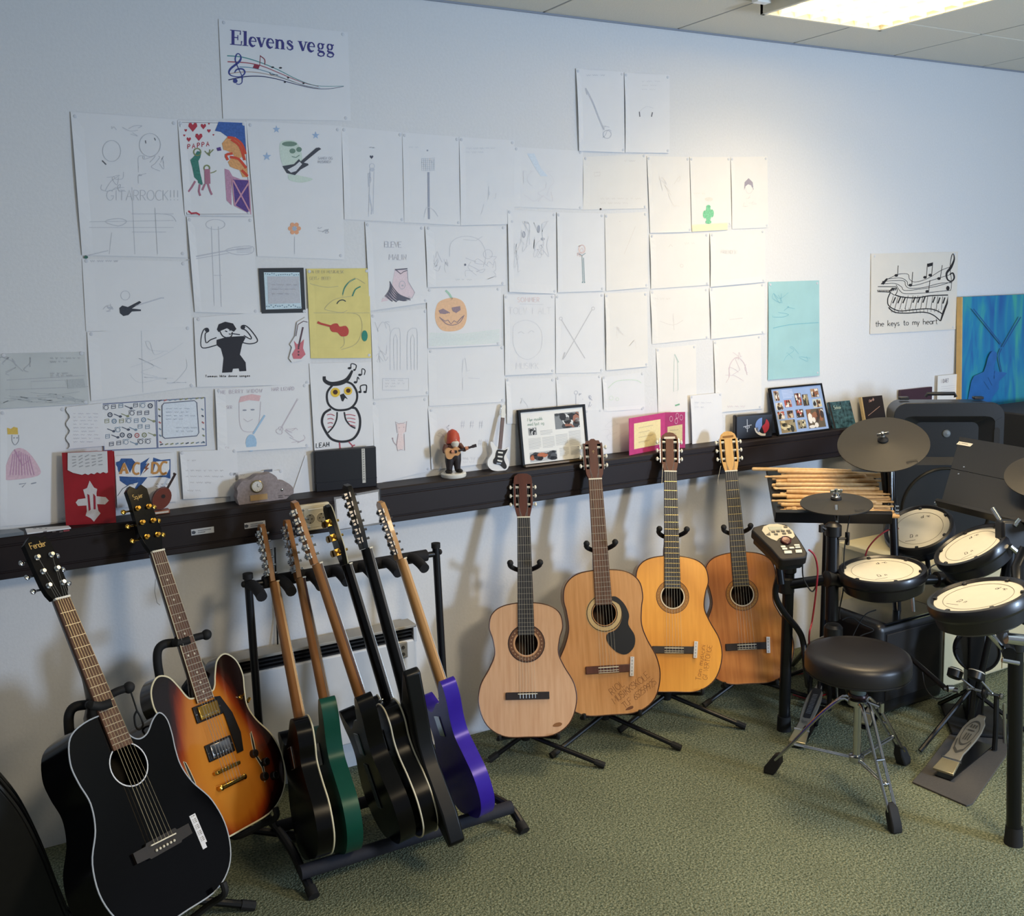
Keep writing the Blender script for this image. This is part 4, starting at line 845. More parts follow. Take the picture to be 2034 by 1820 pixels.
I.line([c6(*q) for q in [(1610, 190), (1570, 185), (1545, 225), (1545, 275), (1570, 300), (1605, 285)]], 4.4, smooth=4); I.done('orange_letters', ink('bf8a4c'), o)
I = pen(o, .0022); blk(I, [[(1425, 195), (1385, 250), (1405, 250), (1370, 300), (1435, 240), (1412, 238), (1440, 200)]]); I.done('lightning_bolt', ink('8d5236'), o)
I = pen(o); I.line([c6(*q) for q in [(1180, 440), (1250, 395), (1290, 400)]], 1); scrawl(I, 309, 962, 22, 3, 5, 117, .8, 2.4); I.line([c6(*q) for q in [(1130, 510), (1180, 440), (1240, 405)]], 1.4); I.done('dark_writing', ink('6a7078'), o)

# teal poster and keys poster, painting
TEAL = mat('paper_teal', '9cc6cb', .7, var=.05, scale=8, bump=.3)
o = sheet([(1526, 560), (1627, 557), (1628, 746), (1525, 755)], 'plain pale teal paper poster with a horizontal fold', TEAL, base=.004, lift=.008, name='teal_poster', cat='poster')
I = pen(o); I.line([(1527, 654), (1570, 645), (1626, 641)], 1.6, smooth=4); doodle(I, 1535, 570, 60, 60, 120, 4, .8); doodle(I, 1550, 690, 70, 50, 121, 3, .7); I.done('fold_crease', ink('7ab4c2'), o)
o = sheet([(1730, 504), (1903, 500), (1899, 654), (1728, 664)], 'cream poster of a wavy piano keyboard and notes, the keys to my heart', mat('paper_cream', 'dad6ce', .7, var=.015, scale=12), base=.004, lift=.008, name='keys_poster', cat='poster')
k7 = lambda x, y: (1480+x/3.671, 450+y/3.671)
I = pen(o)
for pts, w_ in (([(1000, 405), (1100, 355), (1150, 345), (1190, 350), (1200, 385), (1240, 405), (1330, 380), (1430, 320), (1510, 290)], 1), ([(1030, 385), (1130, 375), (1180, 400), (1190, 430), (1260, 425), (1400, 380), (1500, 350)], 1), ([(990, 420), (1090, 415), (1140, 440), (1160, 465), (1250, 460), (1400, 435), (1500, 405)], 1), ([(1000, 400), (1150, 395), (1170, 430), (1200, 450), (1300, 445), (1420, 415), (1510, 410)], 1), ([(1100, 425), (1130, 470), (1170, 490), (1300, 485), (1450, 470), (1500, 465)], 1),
        ([(1100, 440), (950, 440), (930, 460), (940, 472), (1050, 480), (1090, 500), (1110, 470), (1100, 440)], 1.4), ([(1095, 500), (1150, 515), (1250, 520), (1350, 505), (1480, 500)], 2.2), ([(1060, 480), (1040, 530), (1050, 580), (1120, 615), (1200, 610), (1330, 600), (1400, 615), (1440, 640)], 2), ([(1045, 590), (1090, 625), (1180, 632), (1300, 625), (1370, 645), (1425, 690)], 2)):
    I.line([k7(*q) for q in pts], w_, smooth=5)
I.fill([k7(*q) for q in [(1480, 505), (1478, 560), (1430, 690), (1422, 685), (1440, 620), (1465, 560)]])
I.fill([k7(*q) for q in [(1030, 378), (1045, 380), (1010, 425), (990, 418)]])
for i in range(11):
    x = 1085+i*36; y = 508-(4 if 2 < i < 9 else 0)+(2 if i > 8 else 0)
    if i not in (3, 7): I.line([k7(x+12, y+8), k7(x-8+i*.5, y+52)], 2.5)
    I.line([k7(x-4, y), k7(x-34+i*2, y+98)], .9)
for i in range(12): I.line([k7(945+i*10, 462), k7(950+i*10, 480)], 1.3)
for i in range(4): I.line([k7(1050+i*15, 475-i*3), k7(1075+i*8, 448)], 2)
for i in range(14): I.line([k7(1060+i*27, 600+8*sin(i)), k7(1070+i*26, 628+6*sin(i))], .7)
for (x, y, X, Y) in ((1102, 357, 1116, 285), (1205, 428, 1222, 332), (1312, 371, 1330, 270), (1350, 355, 1368, 262), (1413, 380, 1438, 282), (1328, 474, 1348, 392)):
    I.dot(*k7(x, y), 3.6, 2.8); I.line([k7(x+10, y), k7(X, Y)], 1.2)
I.fill([k7(*q) for q in [(1330, 272), (1370, 262), (1368, 285), (1332, 296)]]); I.dot(*k7(1478, 450), 3.4, 4.6)
I.line([(*k7(x, y), w_) for x, y, w_ in [(1480, 465, 1), (1500, 460, 1), (1505, 400, 1), (1495, 300, 1.2), (1505, 220, 1.6), (1518, 200, 1.6), (1525, 240, 3), (1500, 300, 5), (1470, 340, 4), (1475, 385, 3), (1505, 400, 2.6), (1525, 375, 3.2), (1515, 340, 3), (1492, 350, 2)]], smooth=4)
I.text('the keys to my heart', 1739, 649, 11.5, (1, -.045), (0, -1), 1.1, sp=.93); I.done('black_print', ink('1d1a1c'), o)

# canvas painting
cA, cB = P(1911, 596, y=-.03), P(2060, 588, y=-.03)
CT = thing('canvas_painting', 'turquoise and blue guitar painting on canvas at the far right', 'painting', Vector(((cA.x+4.87)/2, -.035, 1.0)))
ca = Matrix.Rotation(radians(-1.6), 4, 'X')
def canvas_mat():
    m = bpy.data.materials.new('canvas_paint'); m.use_nodes = True; nt = m.node_tree; b = nt.nodes['Principled BSDF']; b.inputs['Roughness'].default_value = .5
    tc = nt.nodes.new('ShaderNodeTexCoord'); mp = nt.nodes.new('ShaderNodeMapping'); mp.inputs['Rotation'].default_value = (0, radians(35), 0); mp.inputs['Scale'].default_value = (7, 1, 1.6)
    n = nt.nodes.new('ShaderNodeTexNoise'); n.inputs['Scale'].default_value = 1.6; n.inputs['Detail'].default_value = 3; n.inputs['Distortion'].default_value = 1.2
    r = nt.nodes.new('ShaderNodeValToRGB'); e = r.color_ramp.elements; e[0].position = .3; e[0].color = (*lin('1c5fa2'), 1); e[1].position = .75; e[1].color = (*lin('3fa79c'), 1)
    q = e.new(.5); q.color = (*lin('1c7fae'), 1)
    nt.links.new(tc.outputs['Object'], mp.inputs[0]); nt.links.new(mp.outputs[0], n.inputs[0]); nt.links.new(n.outputs[0], r.inputs[0]); nt.links.new(r.outputs[0], b.inputs['Base Color']); return m
mb = MB(); mb.T = ca; w2 = (4.87-cA.x)/2; mb.box((0, 0, 0.27), (w2*2, 0.03, 0.54)).build('canvas', canvas_mat(), CT, bevel=.003)
mb = MB(); mb.T = ca; mb.box((-w2-.003, .001, 0.27), (0.006, 0.028, 0.54)).build('canvas_edge', mat('raw_edge', 'cfae74', .6, var=.05), CT)
I = Ink(lambda u, v: P(u, v, y=-.054), (0, -1, 0)); I.fill([k7(*q) for q in [(1630, 1330), (1640, 1180), (1670, 1090), (1740, 1060), (1770, 960), (1800, 912), (1835, 920), (1835, 960), (1810, 1040), (1850, 1060), (1910, 1070), (1850, 1130), (1850, 1180), (1800, 1250), (1760, 1330)]], 2); I.done('painted_guitar', mat('paint_cobalt', '2565a8', .5, var=.1, scale=20), CT)
I = Ink(lambda u, v: P(u, v, y=-.054), (0, -1, 0))
for pts in ([(1665, 600), (1760, 720), (1870, 860)], [(1880, 880), (1950, 760), (2010, 660)], [(1870, 890), (1850, 950), (1870, 1060)]): I.line([k7(*q) for q in pts], 2.2, smooth=4)
I.line([k7(1740, 1130), k7(1780, 1190)], 1.6); I.line([k7(1770, 1100), k7(1800, 1160)], 1.6); I.line([k7(1820, 1050), k7(1815, 1110)], 1.6); I.done('dark_contour', ink('1d5288'), CT)
# ================================================================== guitars
def wood(name, c, c2=None, rough=.35, coat=.0, var=.1): return mat(name, c, rough, var=var, scale=9, stretch=(9, 9, .7), color2=c2, coat=coat)
ROSE = wood('fretboard_rosewood', '4a2e20', '6a4632', .5); EBON = wood('fretboard_dark', '1c1d22', '2b2c33', .45); MAPLE = wood('neck_maple', 'b5834c', 'c99a62', .35, .3); NATO = wood('neck_brown', '6a3a22', '7d4a2c', .35, .3)
INSIDE = mat('guitar_inside', '4a3322', .8, var=.1)
def sym(half): return [(x, z) for x, z in half]+[(-x, z) for x, z in reversed(half) if x > 1e-6]
CLASSIC = [(0, 0), (.09, .004), (.155, .045), (.185, .12), (.178, .19), (.142, .255), (.122, .305), (.128, .36), (.141, .405), (.130, .455), (.085, .486), (0, .497)]
def mirror_close(half, n=5, close_top=True):
    h = half
    full = [(x, z) for x, z in h]+[(-x, z) for x, z in reversed(h[1:-1])]
    return spline(full, n, True)
def axis_place(p1, y1, z1, p2, y2, z2, a):
    """matrix of a guitar: its point at height z1 seen at pixel p1 at depth y1, the one at z2 at p2, y2; a = turn of the face (deg, + to the left)"""
    A = P(*p1, y=y1); B = P(*p2, y=y2); d = (B-A); s = d.length/(z2-z1); d.normalize()
    o = A-d*z1*s
    m = frame(o, z=d, y=(sin(radians(a)), cos(radians(a)), 0))
    return m @ Matrix.Scale(s, 4), s
def neck_loft(z0, z1, w0, w1, d0, d1, heel=None, n=8, y0=0.0):
    """half round neck behind the plane y0; heel = (z, depth) lower end"""
    mb = MB(); st = [(z0, w0, d0), (z1, w1, d1)]
    st = [(z0+(z1-z0)*k/6, w0+(w1-w0)*k/6, d0+(d1-d0)*k/6) for k in range(7)]
    if heel: st = [(z0, w0, heel), (z0+.02, w0, heel*.92), (z0+.045, w0*.98, d0+(heel-d0)*.35)]+[q for q in st if q[0] > z0+.06]
    vs = []
    for z, w_, d in st:
        for k in range(n+1):
            a = pi*k/n; vs.append((-w_/2*cos(a), y0+d*sin(a)**.8, z))
    m = n+1; fs = []
    for i in range(len(st)-1):
        for k in range(n): fs.append((i*m+k, i*m+k+1, (i+1)*m+k+1, (i+1)*m+k))
        fs.append((i*m+n, i*m, (i+1)*m, (i+1)*m+n))
    fs.append(tuple(range(m))); fs.append(tuple((len(st)-1)*m+k for k in range(m)))
    return mb.add(vs, fs)
def fretting(g, fb, nut, scl, nf, w0, w1, zb, fret_m, y=-.0068, wd=.0014):
    """frets from the nut down; fretboard width w0 at the nut, w1 at zb"""
    for n in range(1, nf+1):
        z = nut-scl*(1-2**(-n/12))
        if z < zb: break
        w_ = w0+(w1-w0)*(nut-z)/(nut-zb)
        MB().box((0, y, z), (w_-.001, .0014, wd)).build('fret', fret_m, fb, smooth=False)
def strings(g, nut, bridge, wn, wb, y0, y1, m=None, rr=(.00032, .0006)):
    for k in range(6):
        t = k/5-.5; r = rr[1]+(rr[0]-rr[1])*k/5
        MB().rod((t*wn, y0, nut), (t*wb, y1, bridge), max(r, .0004), n=5).build('string', m or STR, g)

def classical(label, M, top_m, side_m, neck_m, fb_m, head, body_h=CLASSIC, depth=.095, sc=(1, 1), hole=(.338, .043), bridge=.158, nut=.83, bind=None, ros='dark', bridge_m=None, cut=None, pick=False, fretc=None, wname='classical_guitar', neckw=(.050, .061), top=1.0, bt=.497):
    g = thing(wname, label, 'guitar', M)
    out = mirror_close([(x*sc[0], z*sc[1]) for x, z in body_h])
    hz, hr = hole
    hc = circle(0, hz, hr, 28)
    b = MB(); b.wall_strip(out, 0.001, depth); b.prism(out, depth, depth+.003); b.build('body', side_m, g)
    sb = MB().prism(out, -.0015, .001, [hc]).build('soundboard', top_m, g)
    MB().prism([(x*.93, .01+z*.95) for x, z in out], depth-.002, depth-.001).build('inner_back', INSIDE, g)
    MB().tube([(x, -.0008, z) for x, z in out], .0022, 6, True).build('binding', bind or mat('binding_brown', '4a2a18', .4, var=.05), g)
    # rosette rings
    if ros == 'dark':
        for r0, r1, c in ((1.08, 1.16, 'b98a5c'), (1.16, 1.52, '6b4630'), (1.52, 1.62, '2f1c14')): MB().prism(circle(0, hz, hr*r1, 32), -.0021, -.0014, [circle(0, hz, hr*r0, 32)]).build('rosette_ring', ink(c), sb, smooth=False)
        for k in range(26): a = 2*pi*k/26; MB().box((hr*1.34*cos(a), -.0023, hz+hr*1.34*sin(a)), (.0045, .0005, .0045), Matrix.Rotation(-a, 3, 'Y')).build('rosette_tile', ink('a98b6a'), sb, smooth=False)
    elif ros == 'light':
        for r0, r1, c in ((1.06, 1.14, '3b2a20'), (1.14, 1.46, 'c2a878'), (1.46, 1.54, '4a3624'), (1.54, 1.6, 'b59763')): MB().prism(circle(0, hz, hr*r1, 32), -.0021, -.0014, [circle(0, hz, hr*r0, 32)]).build('rosette_ring', ink(c), sb, smooth=False)
    else:
        for r0, r1, c in ((1.0, 1.1, 'd8c7a6'), (1.12, 1.18, '5f3a18'), (1.2, 1.42, '9a6a30'), (1.44, 1.5, '5f3a18')): MB().prism(circle(0, hz, hr*r1, 32), -.0021, -.0014, [circle(0, hz, hr*r0, 32)]).build('rosette_ring', ink(c), sb, smooth=False)
        for k in range(30): a = 2*pi*k/30; MB().box((hr*1.31*cos(a), -.0023, hz+hr*1.31*sin(a)), (.003, .0005, .003), Matrix.Rotation(-a, 3, 'Y')).build('rosette_tile', ink('c08a3c'), sb, smooth=False)
    if pick:
        pg = [(.018, hz+.052), (.045, hz+.058), (.075, hz+.03), (.09, hz-.01), (.085, hz-.045), (.105, hz-.085), (.10, hz-.125), (.07, hz-.15), (.035, hz-.14), (.005, hz-.105), (.004, hz-.075), (.035, hz-.062), (.055, hz-.04), (.066, hz-.005), (.055, hz+.03)]
        MB().prism(spline(pg, 4, True), -.0032, -.0014).build('pickguard', mat('pickguard_black', '14161a', .35, var=.05), sb)
    # bridge
    BM = bridge_m or wood('bridge_dark', '1c1618', '2a2022', .45)
    br = MB().box((0, -.005, bridge), (.165, .007, .027)).build('bridge', BM, g, bevel=.0015)
    MB().box((0, -.0095, bridge+.007), (.074, .004, .003)).build('saddle', BONE, br)
    if ros != 'dark': 
        for q in (-.004, -.011): MB().box((0, -.0092, bridge+q), (.074, .0015, .0018)).build('bridge_strip', BONE, br)
    for k in range(6): MB().rod(((k/5-.5)*.058, -.009, bridge+.007), ((k/5-.5)*.058, -.009, bridge-.009), .0011, n=6).build('string_tie', STR, br)
    # neck + fretboard
    w0, w1 = neckw; zb = hz+hr*.72
    neck_loft(bt, nut+.004, w1, w0, .022, .019, heel=depth*.8, y0=-.001).build('neck', neck_m, g)
    fb = MB().prism([(-w1*.515, zb), (w1*.515, zb), (w0/2, nut), (-w0/2, nut)], -.0065, -.001).build('fretboard', fb_m, g)
    fretting(g, fb, nut, (nut-bridge-.007), 19, w0, w1*1.02, zb+.002, fretc or mat('fret_wire', 'a8a496', .3, .9, var=.02))
    MB().box((0, -.0055, nut+.0025), (w0, .009, .005)).build('nut', BONE, g)
    # slotted headstock
    hs = top-nut-.005; H0 = nut+.005
    if head == 'crown': ho = [(w0/2, 0), (w0/2+.006, .015), (.036, .05), (.036, .10), (.034, .135), (.035, hs*.88), (.027, hs*.9), (.024, hs*.955), (.012, hs*.96), (.006, hs), (0, hs)]
    elif head == 'square': ho = [(w0/2, 0), (w0/2+.004, .015), (.037, .05), (.037, hs*.82), (.033, hs*.93), (.018, hs*.985), (0, hs*.99)]
    else: ho = [(w0/2, 0), (w0/2+.004, .015), (.036, .05), (.037, .11), (.035, hs*.8), (.028, hs*.92), (.015, hs*.985), (0, hs)]
    ho = [(x, H0+z) for x, z in ho]; ho = ho+[(-x, z) for x, z in reversed(ho[:-1])]
    slots = [[(s*.0225-.0065, H0+.035), (s*.0225+.0065, H0+.035), (s*.0225+.0065, H0+.128), (s*.0225-.0065, H0+.128)] for s in (-1, 1)]
    hd = MB().prism(ho, -.003, .015, slots).build('headstock', neck_m, g, bevel=.001)
    MB().prism([(x*.93, H0+(z-H0)*.985+.001) for x, z in ho], .0145, .0152).build('headstock_back', mat('slot_dark', '1a0f0a', .7, var=.05), hd, smooth=False)
    for s in (-1, 1):
        for k in range(3):
            z = H0+.048+k*.034
            t = MB(); t.rod((s*.016, .004, z), (s*.029, .004, z), .0052, n=10); t.rod((s*.029, .006, z), (s*.045, .006, z), .0022, n=8); t.ball((s*.049, .006, z), (.0055, .0045, .0085), 10, 6)
            t.build('tuning_peg', mat('peg_pearl', 'd9d4c4', .3, .25, var=.05), hd)
            MB().rod((s*.022, -.001, z), (s*(k*.004+.006), -.004, H0), .0005, n=4).build('string_end', STR, hd)
        MB().box((s*.0378, .006, H0+.082), (.0018, .012, .098)).build('tuner_plate', CHR, hd)
    strings(g, nut+.002, bridge+.008, w0*.82, .058, -.0092, -.0112, mat('nylon_string', 'b9b4a4', .3, var=.05), (.00035, .0005))
    return g, sb, hd
def guitar_stand(label, g, zy, zc, w_=.052, depth=.095, feet=None, armr=.006, group=None, name='guitar_stand', wide=.10):
    """tripod stand carrying guitar g; zy = height of the yoke on the neck, zc = cradle (guitar's own z)"""
    W = wm(g); s = W.to_scale().x
    def L(x, y, z): return W @ Vector((x/s, y/s, z))
    yk = L(0, .04, zy); cr_ = L(0, depth+.02, zc)
    base = Vector((cr_.x, cr_.y, 0.0)); st = thing(name, label, 'guitar stand', base, group)
    hub = Vector((cr_.x, cr_.y+.01, max(.09, cr_.z-.02)))
    MB().tube([hub, (cr_+yk)/2+Vector((0, .06, 0)) if 0 else L(0, depth+.03, .3), L(0, .075, zy-.12), L(0, .045, zy-.02)], .009, 10).build('upright_tube', BLK, st, world=True)
    yo = MB(); arcp = [L(-w_, -.035, zy+.012), L(-w_, -.015, zy+.004), L(-w_*.8, .012, zy-.004), L(-w_*.4, .034, zy-.012), L(0, .038, zy-.014), L(w_*.4, .034, zy-.012), L(w_*.8, .012, zy-.004), L(w_, -.015, zy+.004), L(w_, -.035, zy+.012)]
    yo.tube([Vector(q) for q in spline(arcp, 3)], .0085, 10); yo.ball(arcp[0], .0115, 10, 6); yo.ball(arcp[-1], .0115, 10, 6); yo.build('yoke', RUB, st, world=True)
    MB().lathe([(.014, -.012), (.017, 0), (.014, .018)], L(0, .06, zy-.07), (yk-cr_), 14).build('height_collar', RUB, st, world=True)
    for sgn in (-1, 1):
        a = MB(); a.tube([Vector(q) for q in spline([hub, L(sgn*wide*.6, depth+.008, zc-.012), L(sgn*wide, depth*.5, zc-.010), L(sgn*wide, -.012, zc-.004), L(sgn*wide, -.022, zc+.012)], 4)], .007, 8)
        a.build('cradle_arm', RUB, st, world=True)
    fs = feet or [hub+Vector((-.28, -.12, 0)), hub+Vector((.28, -.14, 0)), hub+Vector((0, .14, 0))]
    for f in fs:
        f = Vector((f[0], f[1], .012)); leg = MB().rod(hub+(f-hub)*.04, f, .0085, n=10).build('leg', BLK, st, world=True)
        d = (f-hub).normalized(); MB().rod(f-d*.03, f+d*.006, .0115, n=10).build('rubber_foot', RUB, leg, world=True)
    MB().lathe([(.016, -.02), (.02, -.01), (.02, .02), (.014, .03)], hub, (0, 0, 1), 14).build('hub', RUB, st, world=True)
    return st

# ---- four classical guitars on tripod stands, left to right
SPR = wood('top_spruce', 'd6ad88', 'c99c76', .4, .1); CED = wood('top_cedar', 'cf9860', 'bd864c', .35, .2); ORG = wood('top_orange', 'e8a038', 'de962f', .3, .5, .04); AMB = wood('top_amber', 'c67e38', 'b26a28', .3, .5)
MAH = wood('side_mahogany', '6e4026', '7d4c2e', .35, .4); HDR = wood('head_redbrown', '5e2c20', '4d2219', .4, .2); HDG = wood('head_golden', 'c4914c', 'd6a862', .3, .4)
GS = []
M1, s1 = axis_place((1048, 1381), -.335, .152, (1040, 1029), -.165, .823, 27)
g1 = classical('pale spruce classical guitar, leftmost of the four upright ones', M1, SPR, MAH, HDR, EBON, 'square', bridge=.150, nut=.823, hole=(.343, .044), bt=.497)
M2, s2 = axis_place((1208, 1328), -.345, .162, (1182, 953), -.165, .847, 25)
g2 = classical('worn folk guitar with black pickguard and red headstock, between the pale and orange ones', M2, CED, MAH, HDR, ROSE, 'crown', body_h=[(0, 0), (.095, .004), (.160, .045), (.187, .12), (.180, .19), (.150, .255), (.134, .31), (.138, .37), (.146, .415), (.135, .468), (.088, .505), (0, .515)], bridge=.160, nut=.847, hole=(.358, .043), ros='light', pick=True, bridge_m=wood('bridge_red', '4a2418', '5a2e20', .45), neckw=(.050, .060), bt=.515)
M3, s3 = axis_place((1338, 1290), -.345, .157, (1331, 938), -.165, .84, 27)
g3 = classical('bright orange classical guitar with brown headstock', M3, ORG, MAH, wood('head_brown', '5a3422', '6a4028', .55), EBON, 'round', body_h=[(x*1.0, z*1.03) for x, z in CLASSIC], bridge=.155, nut=.84, hole=(.355, .043), ros='gold', fretc=mat('fret_brass', 'c4b070', .3, .9, var=.02), bt=.512)
M4, s4 = axis_place((1483, 1283), -.345, .145, (1452, 937), -.165, .835, 33)
g4 = classical('darker amber classical guitar with golden headstock beside the drum module', M4, AMB, MAH, HDG, EBON, 'round', body_h=[(x*.98, z*1.03) for x, z in CLASSIC], bridge=.143, nut=.835, hole=(.345, .043), ros='gold', fretc=mat('fret_brass', 'c4b070', .3, .9, var=.02), bt=.512)
def plane_ink(g, y=-.0021):
    W = wm(g); return Ink(lambda u, v: W @ Vector((u, y, v)), W.to_3x3() @ Vector((0, -1, 0)))
# stickers and handwriting
def bar_sticker(g, par, x, z, w_, h, rot=0, lab='white inventory sticker'):
    W = MB(); W.box((0, 0, 0), (w_, .0006, h)); R_ = Matrix.Translation((x, -.0105, z)) @ Matrix.Rotation(radians(rot), 4, 'Y'); W.v = [R_ @ q for q in W.v]
    o = W.build('sticker', mat('sticker_white', 'd9d9dc', .5, var=.02), par, smooth=False)
    G = wm(g); I = Ink(lambda u, v: G @ (R_ @ Vector((u, -.0006, v))), G.to_3x3() @ Vector((0, -1, 0)))
    n = int(h/.004)
    for k in range(n-1):
        if k % 3 != 2: I.line([(-w_*.22, -h/2+.004+k*.004), (w_*.15, -h/2+.0045+k*.004)], .0016)
    I.done('print', ink('6a6c74'), o)
bar_sticker(g2[0], g2[0], .086, .165, .014, .068, 6); bar_sticker(g3[0], g3[0], .083, .157, .014, .062, 5); bar_sticker(g4[0], g4[0], .083, .145, .014, .062, 4)
I = plane_ink(g2[0]); aw = (cos(radians(33)), sin(radians(33))); ah = (-aw[1], aw[0])
I.text('RIOL', .008, .068, .024, aw, ah, .0013, jit=.05); I.text('MUSIKKSKOLE', .016, .036, .024, aw, ah, .0013, sp=.93, jit=.05); I.text('TLF 65259925', .050, .018, .022, aw, ah, .0013, sp=.86, jit=.05)
I.done('handwriting', ink('7a4f2c'), g2[1])
I = plane_ink(g3[0]); aw = (sin(radians(10)), cos(radians(10))); ah = (-aw[1], aw[0])
I.text('Tain musicini', .100, .042, .020, aw, ah, .0011, jit=.08); I.text('GI VERTONGE', .125, .045, .018, aw, ah, .0011, sp=.95, jit=.08); I.done('handwriting', ink('7d4012'), g3[1])
I = plane_ink(g4[0]); I.text('Tain', .128, .040, .016, aw, ah, .0010, jit=.08); I.text('GI', .145, .06, .014, aw, ah, .0010); I.done('handwriting', ink('8a4a1c'), g4[1])
I = plane_ink(g1[0]); I.fill([(.092, .036), (.10, .046), (.118, .05), (.128, .045), (.122, .037), (.108, .034)], 3); I.done('scratch_mark', ink('8a5a30'), g1[1])
I = plane_ink(g2[0]); I.fill([(.052, .012), (.062, .022), (.08, .026), (.078, .016)], 2); I.fill([(-.075, .158), (-.06, .168), (-.045, .165), (-.06, .160)], 2); I.done('scratch_mark', ink('6e4222'), g2[1])
# maker's lettering on two headstocks
for g_, c in ((g3, 'd8cdb8'), (g4, '8a5f2c')):
    I = plane_ink(g_[0], -.0035); I.fill([(-.022, .972), (.022, .974), (.022, .983), (-.022, .981)]); I.done('head_label', ink(c), g_[2])
I = plane_ink(g2[0], -.0035); I.line([(-.004, .95), (0, .957), (.004, .95)], .0012); I.line([(0, .945), (0, .957)], .001); I.done('head_emblem', ink('b59a6a'), g2[2])
# loose string ends at the headstocks of the orange and amber guitars
for g_, pts in ((g3, [(-.03, -.01, .87), (-.034, -.012, .82), (-.036, -.012, .79)]), (g4, [(-.04, -.012, .86), (-.055, -.014, .81), (-.058, -.014, .785)])):
    MB().tube([Vector(q) for q in spline(pts, 4)], .0007, 5).build('loose_string', STR, g_[2])
def ft(u, v): return P(u, v, z=.012)
guitar_stand('black tripod stand under the pale spruce guitar', g1[0], .635, .0, feet=[ft(975, 1508), ft(1198, 1520), (1.72, -.08, 0)])
guitar_stand('black tripod stand under the folk guitar with pickguard', g2[0], .60, .0, feet=[ft(1097, 1500), ft(1350, 1485), (2.10, -.09, 0)])
guitar_stand('black tripod stand under the bright orange guitar', g3[0], .60, .0, feet=[ft(1232, 1450), ft(1478, 1443), (2.45, -.09, 0)])
guitar_stand('black tripod stand under the amber guitar', g4[0], .60, .0, feet=[ft(1400, 1400), ft(1640, 1395), (2.78, -.09, 0)])

# ---- black cutaway acoustic
GLOSS = mat('gloss_black', '040406', .14, coat=.0, var=.05, spec=.22)
Mb, sb_ = axis_place((318, 1672), -.72, .172, (121, 1192), -.40, .822, -33)
bg = thing('acoustic_guitar', 'glossy black cutaway acoustic guitar with white binding on a stand', 'guitar', Mb)
out = spline([(0, 0), (.10, .004), (.168, .045), (.198, .12), (.190, .20), (.155, .265), (.142, .315), (.146, .36), (.155, .40), (.158, .440), (.144, .462), (.118, .452), (.085, .425), (.055, .420), (.034, .438), (.028, .470), (.024, .506), (0, .510), (-.07, .507), (-.122, .485), (-.146, .43), (-.145, .38), (-.136, .325), (-.150, .265), (-.188, .20), (-.198, .12), (-.168, .045), (-.10, .004)], 5, True)
HZ, HR = .372, .050
b = MB(); b.wall_strip(out, .001, .112); b.prism(out, .112, .115); b.build('body', GLOSS, bg)
sbb = MB().prism(out, -.0015, .001, [circle(0, HZ, HR, 28)]).build('soundboard', GLOSS, bg)
MB().prism([(x*.93, .01+z*.95) for x, z in out], .109, .110).build('inner_back', mat('inner_dark', '14100e', .8, var=.1), bg)
MB().tube([(x, -.0010, z) for x, z in out], .0019, 6, True).build('binding', mat('binding_white', 'a9b0b8', .4, var=.03), bg)
MB().prism(circle(0, HZ, HR*1.10, 32), -.0023, -.0014, [circle(0, HZ, HR*1.04, 32)]).build('rosette_ring', ink('d8dade'), sbb, smooth=False)
brg = MB().prism([(-.088, .152), (-.052, .150), (-.048, .146), (.048, .146), (.052, .150), (.088, .152), (.088, .178), (.05, .178), (.046, .184), (-.046, .184), (-.05, .178), (-.088, .178)], -.010, -.0015).build('bridge', wood('bridge_black', '15110f', '251c16', .5), bg)
MB().box((0, -.0125, .1725), (.078, .006, .003), Matrix.Rotation(radians(2), 3, 'Y')).build('saddle', BONE, brg)
for k in range(6): MB().ball(((k/5-.5)*.056, -.0125, .158), .0034, 8, 6).build('bridge_pin', BONE, brg)
neck_loft(.508, .826, .056, .046, .022, .019, heel=.09, y0=-.001).build('neck', mat('neck_black', '120d0c', .3, var=.1, coat=.3), bg)
fb = MB().prism([(-.029, HZ+.044), (.029, HZ+.044), (.0225, .822), (-.0225, .822)], -.0075, -.001).build('fretboard', ROSE, bg)
fretting(bg, fb, .822, .65, 20, .045, .058, HZ+.046, mat('fret_pale', 'cdc6b4', .3, .6, var=.02), -.0078, .0016)
MB().box((0, -.0065, .8245), (.045, .010, .005)).build('nut', mat('nut_white', 'e6e3da', .4, var=.02), bg)
ho = [(.0225, .827), (.031, .845), (.036, .87), (.038, .93), (.037, .985), (.028, 1.003), (.012, .998), (0, 1.006), (-.018, 1.004), (-.040, .985), (-.039, .93), (-.036, .87), (-.031, .845), (-.0225, .827)]
hd = MB().prism(ho, -.002, .014).build('headstock', mat('head_black', '050506', .5, var=.1, spec=.15), bg, bevel=.001)
def sixtuners(hd, zs, ys=-.002, m=CHR, sx=.040, bx=.021, post=.0042, bback=.010):
    for s in (-1, 1):
        for z in zs:
            t = MB(); t.lathe([(.0075, 0), (.0075, .002), (post, .0025), (post, .009), (post+.0008, .011)], (s*bx, ys, z), (0, -1, 0), 14)
            t.rod((s*bx, bback+.006, z), (s*(sx+.006), bback+.006, z), .0028, n=8); t.ball((s*(sx+.013), bback+.006, z), (.009, .0035, .0075), 12, 6); t.box((s*bx*.9, bback+.006, z), (.016, .008, .014))
            t.build('tuning_peg', m, hd)
sixtuners(hd, (.865, .905, .945))
W_ = wm(bg); I = Ink(lambda u, v: W_ @ Vector((u, -.0028, v)), W_.to_3x3() @ Vector((0, -1, 0)))
I.text('Fender', -.026, .970, .017, (1, .05), (-.05, 1), .0022, sp=.78); I.done('gold_lettering', ink('c9a35a'), hd)
for k in range(6): MB().rod(((k/5-.5)*.036, -.0105, .826), ((-1 if k < 3 else 1)*.021, -.008, (.865, .905, .945)[k if k < 3 else 5-k]), .0005, n=4).build('string_end', STR, hd)
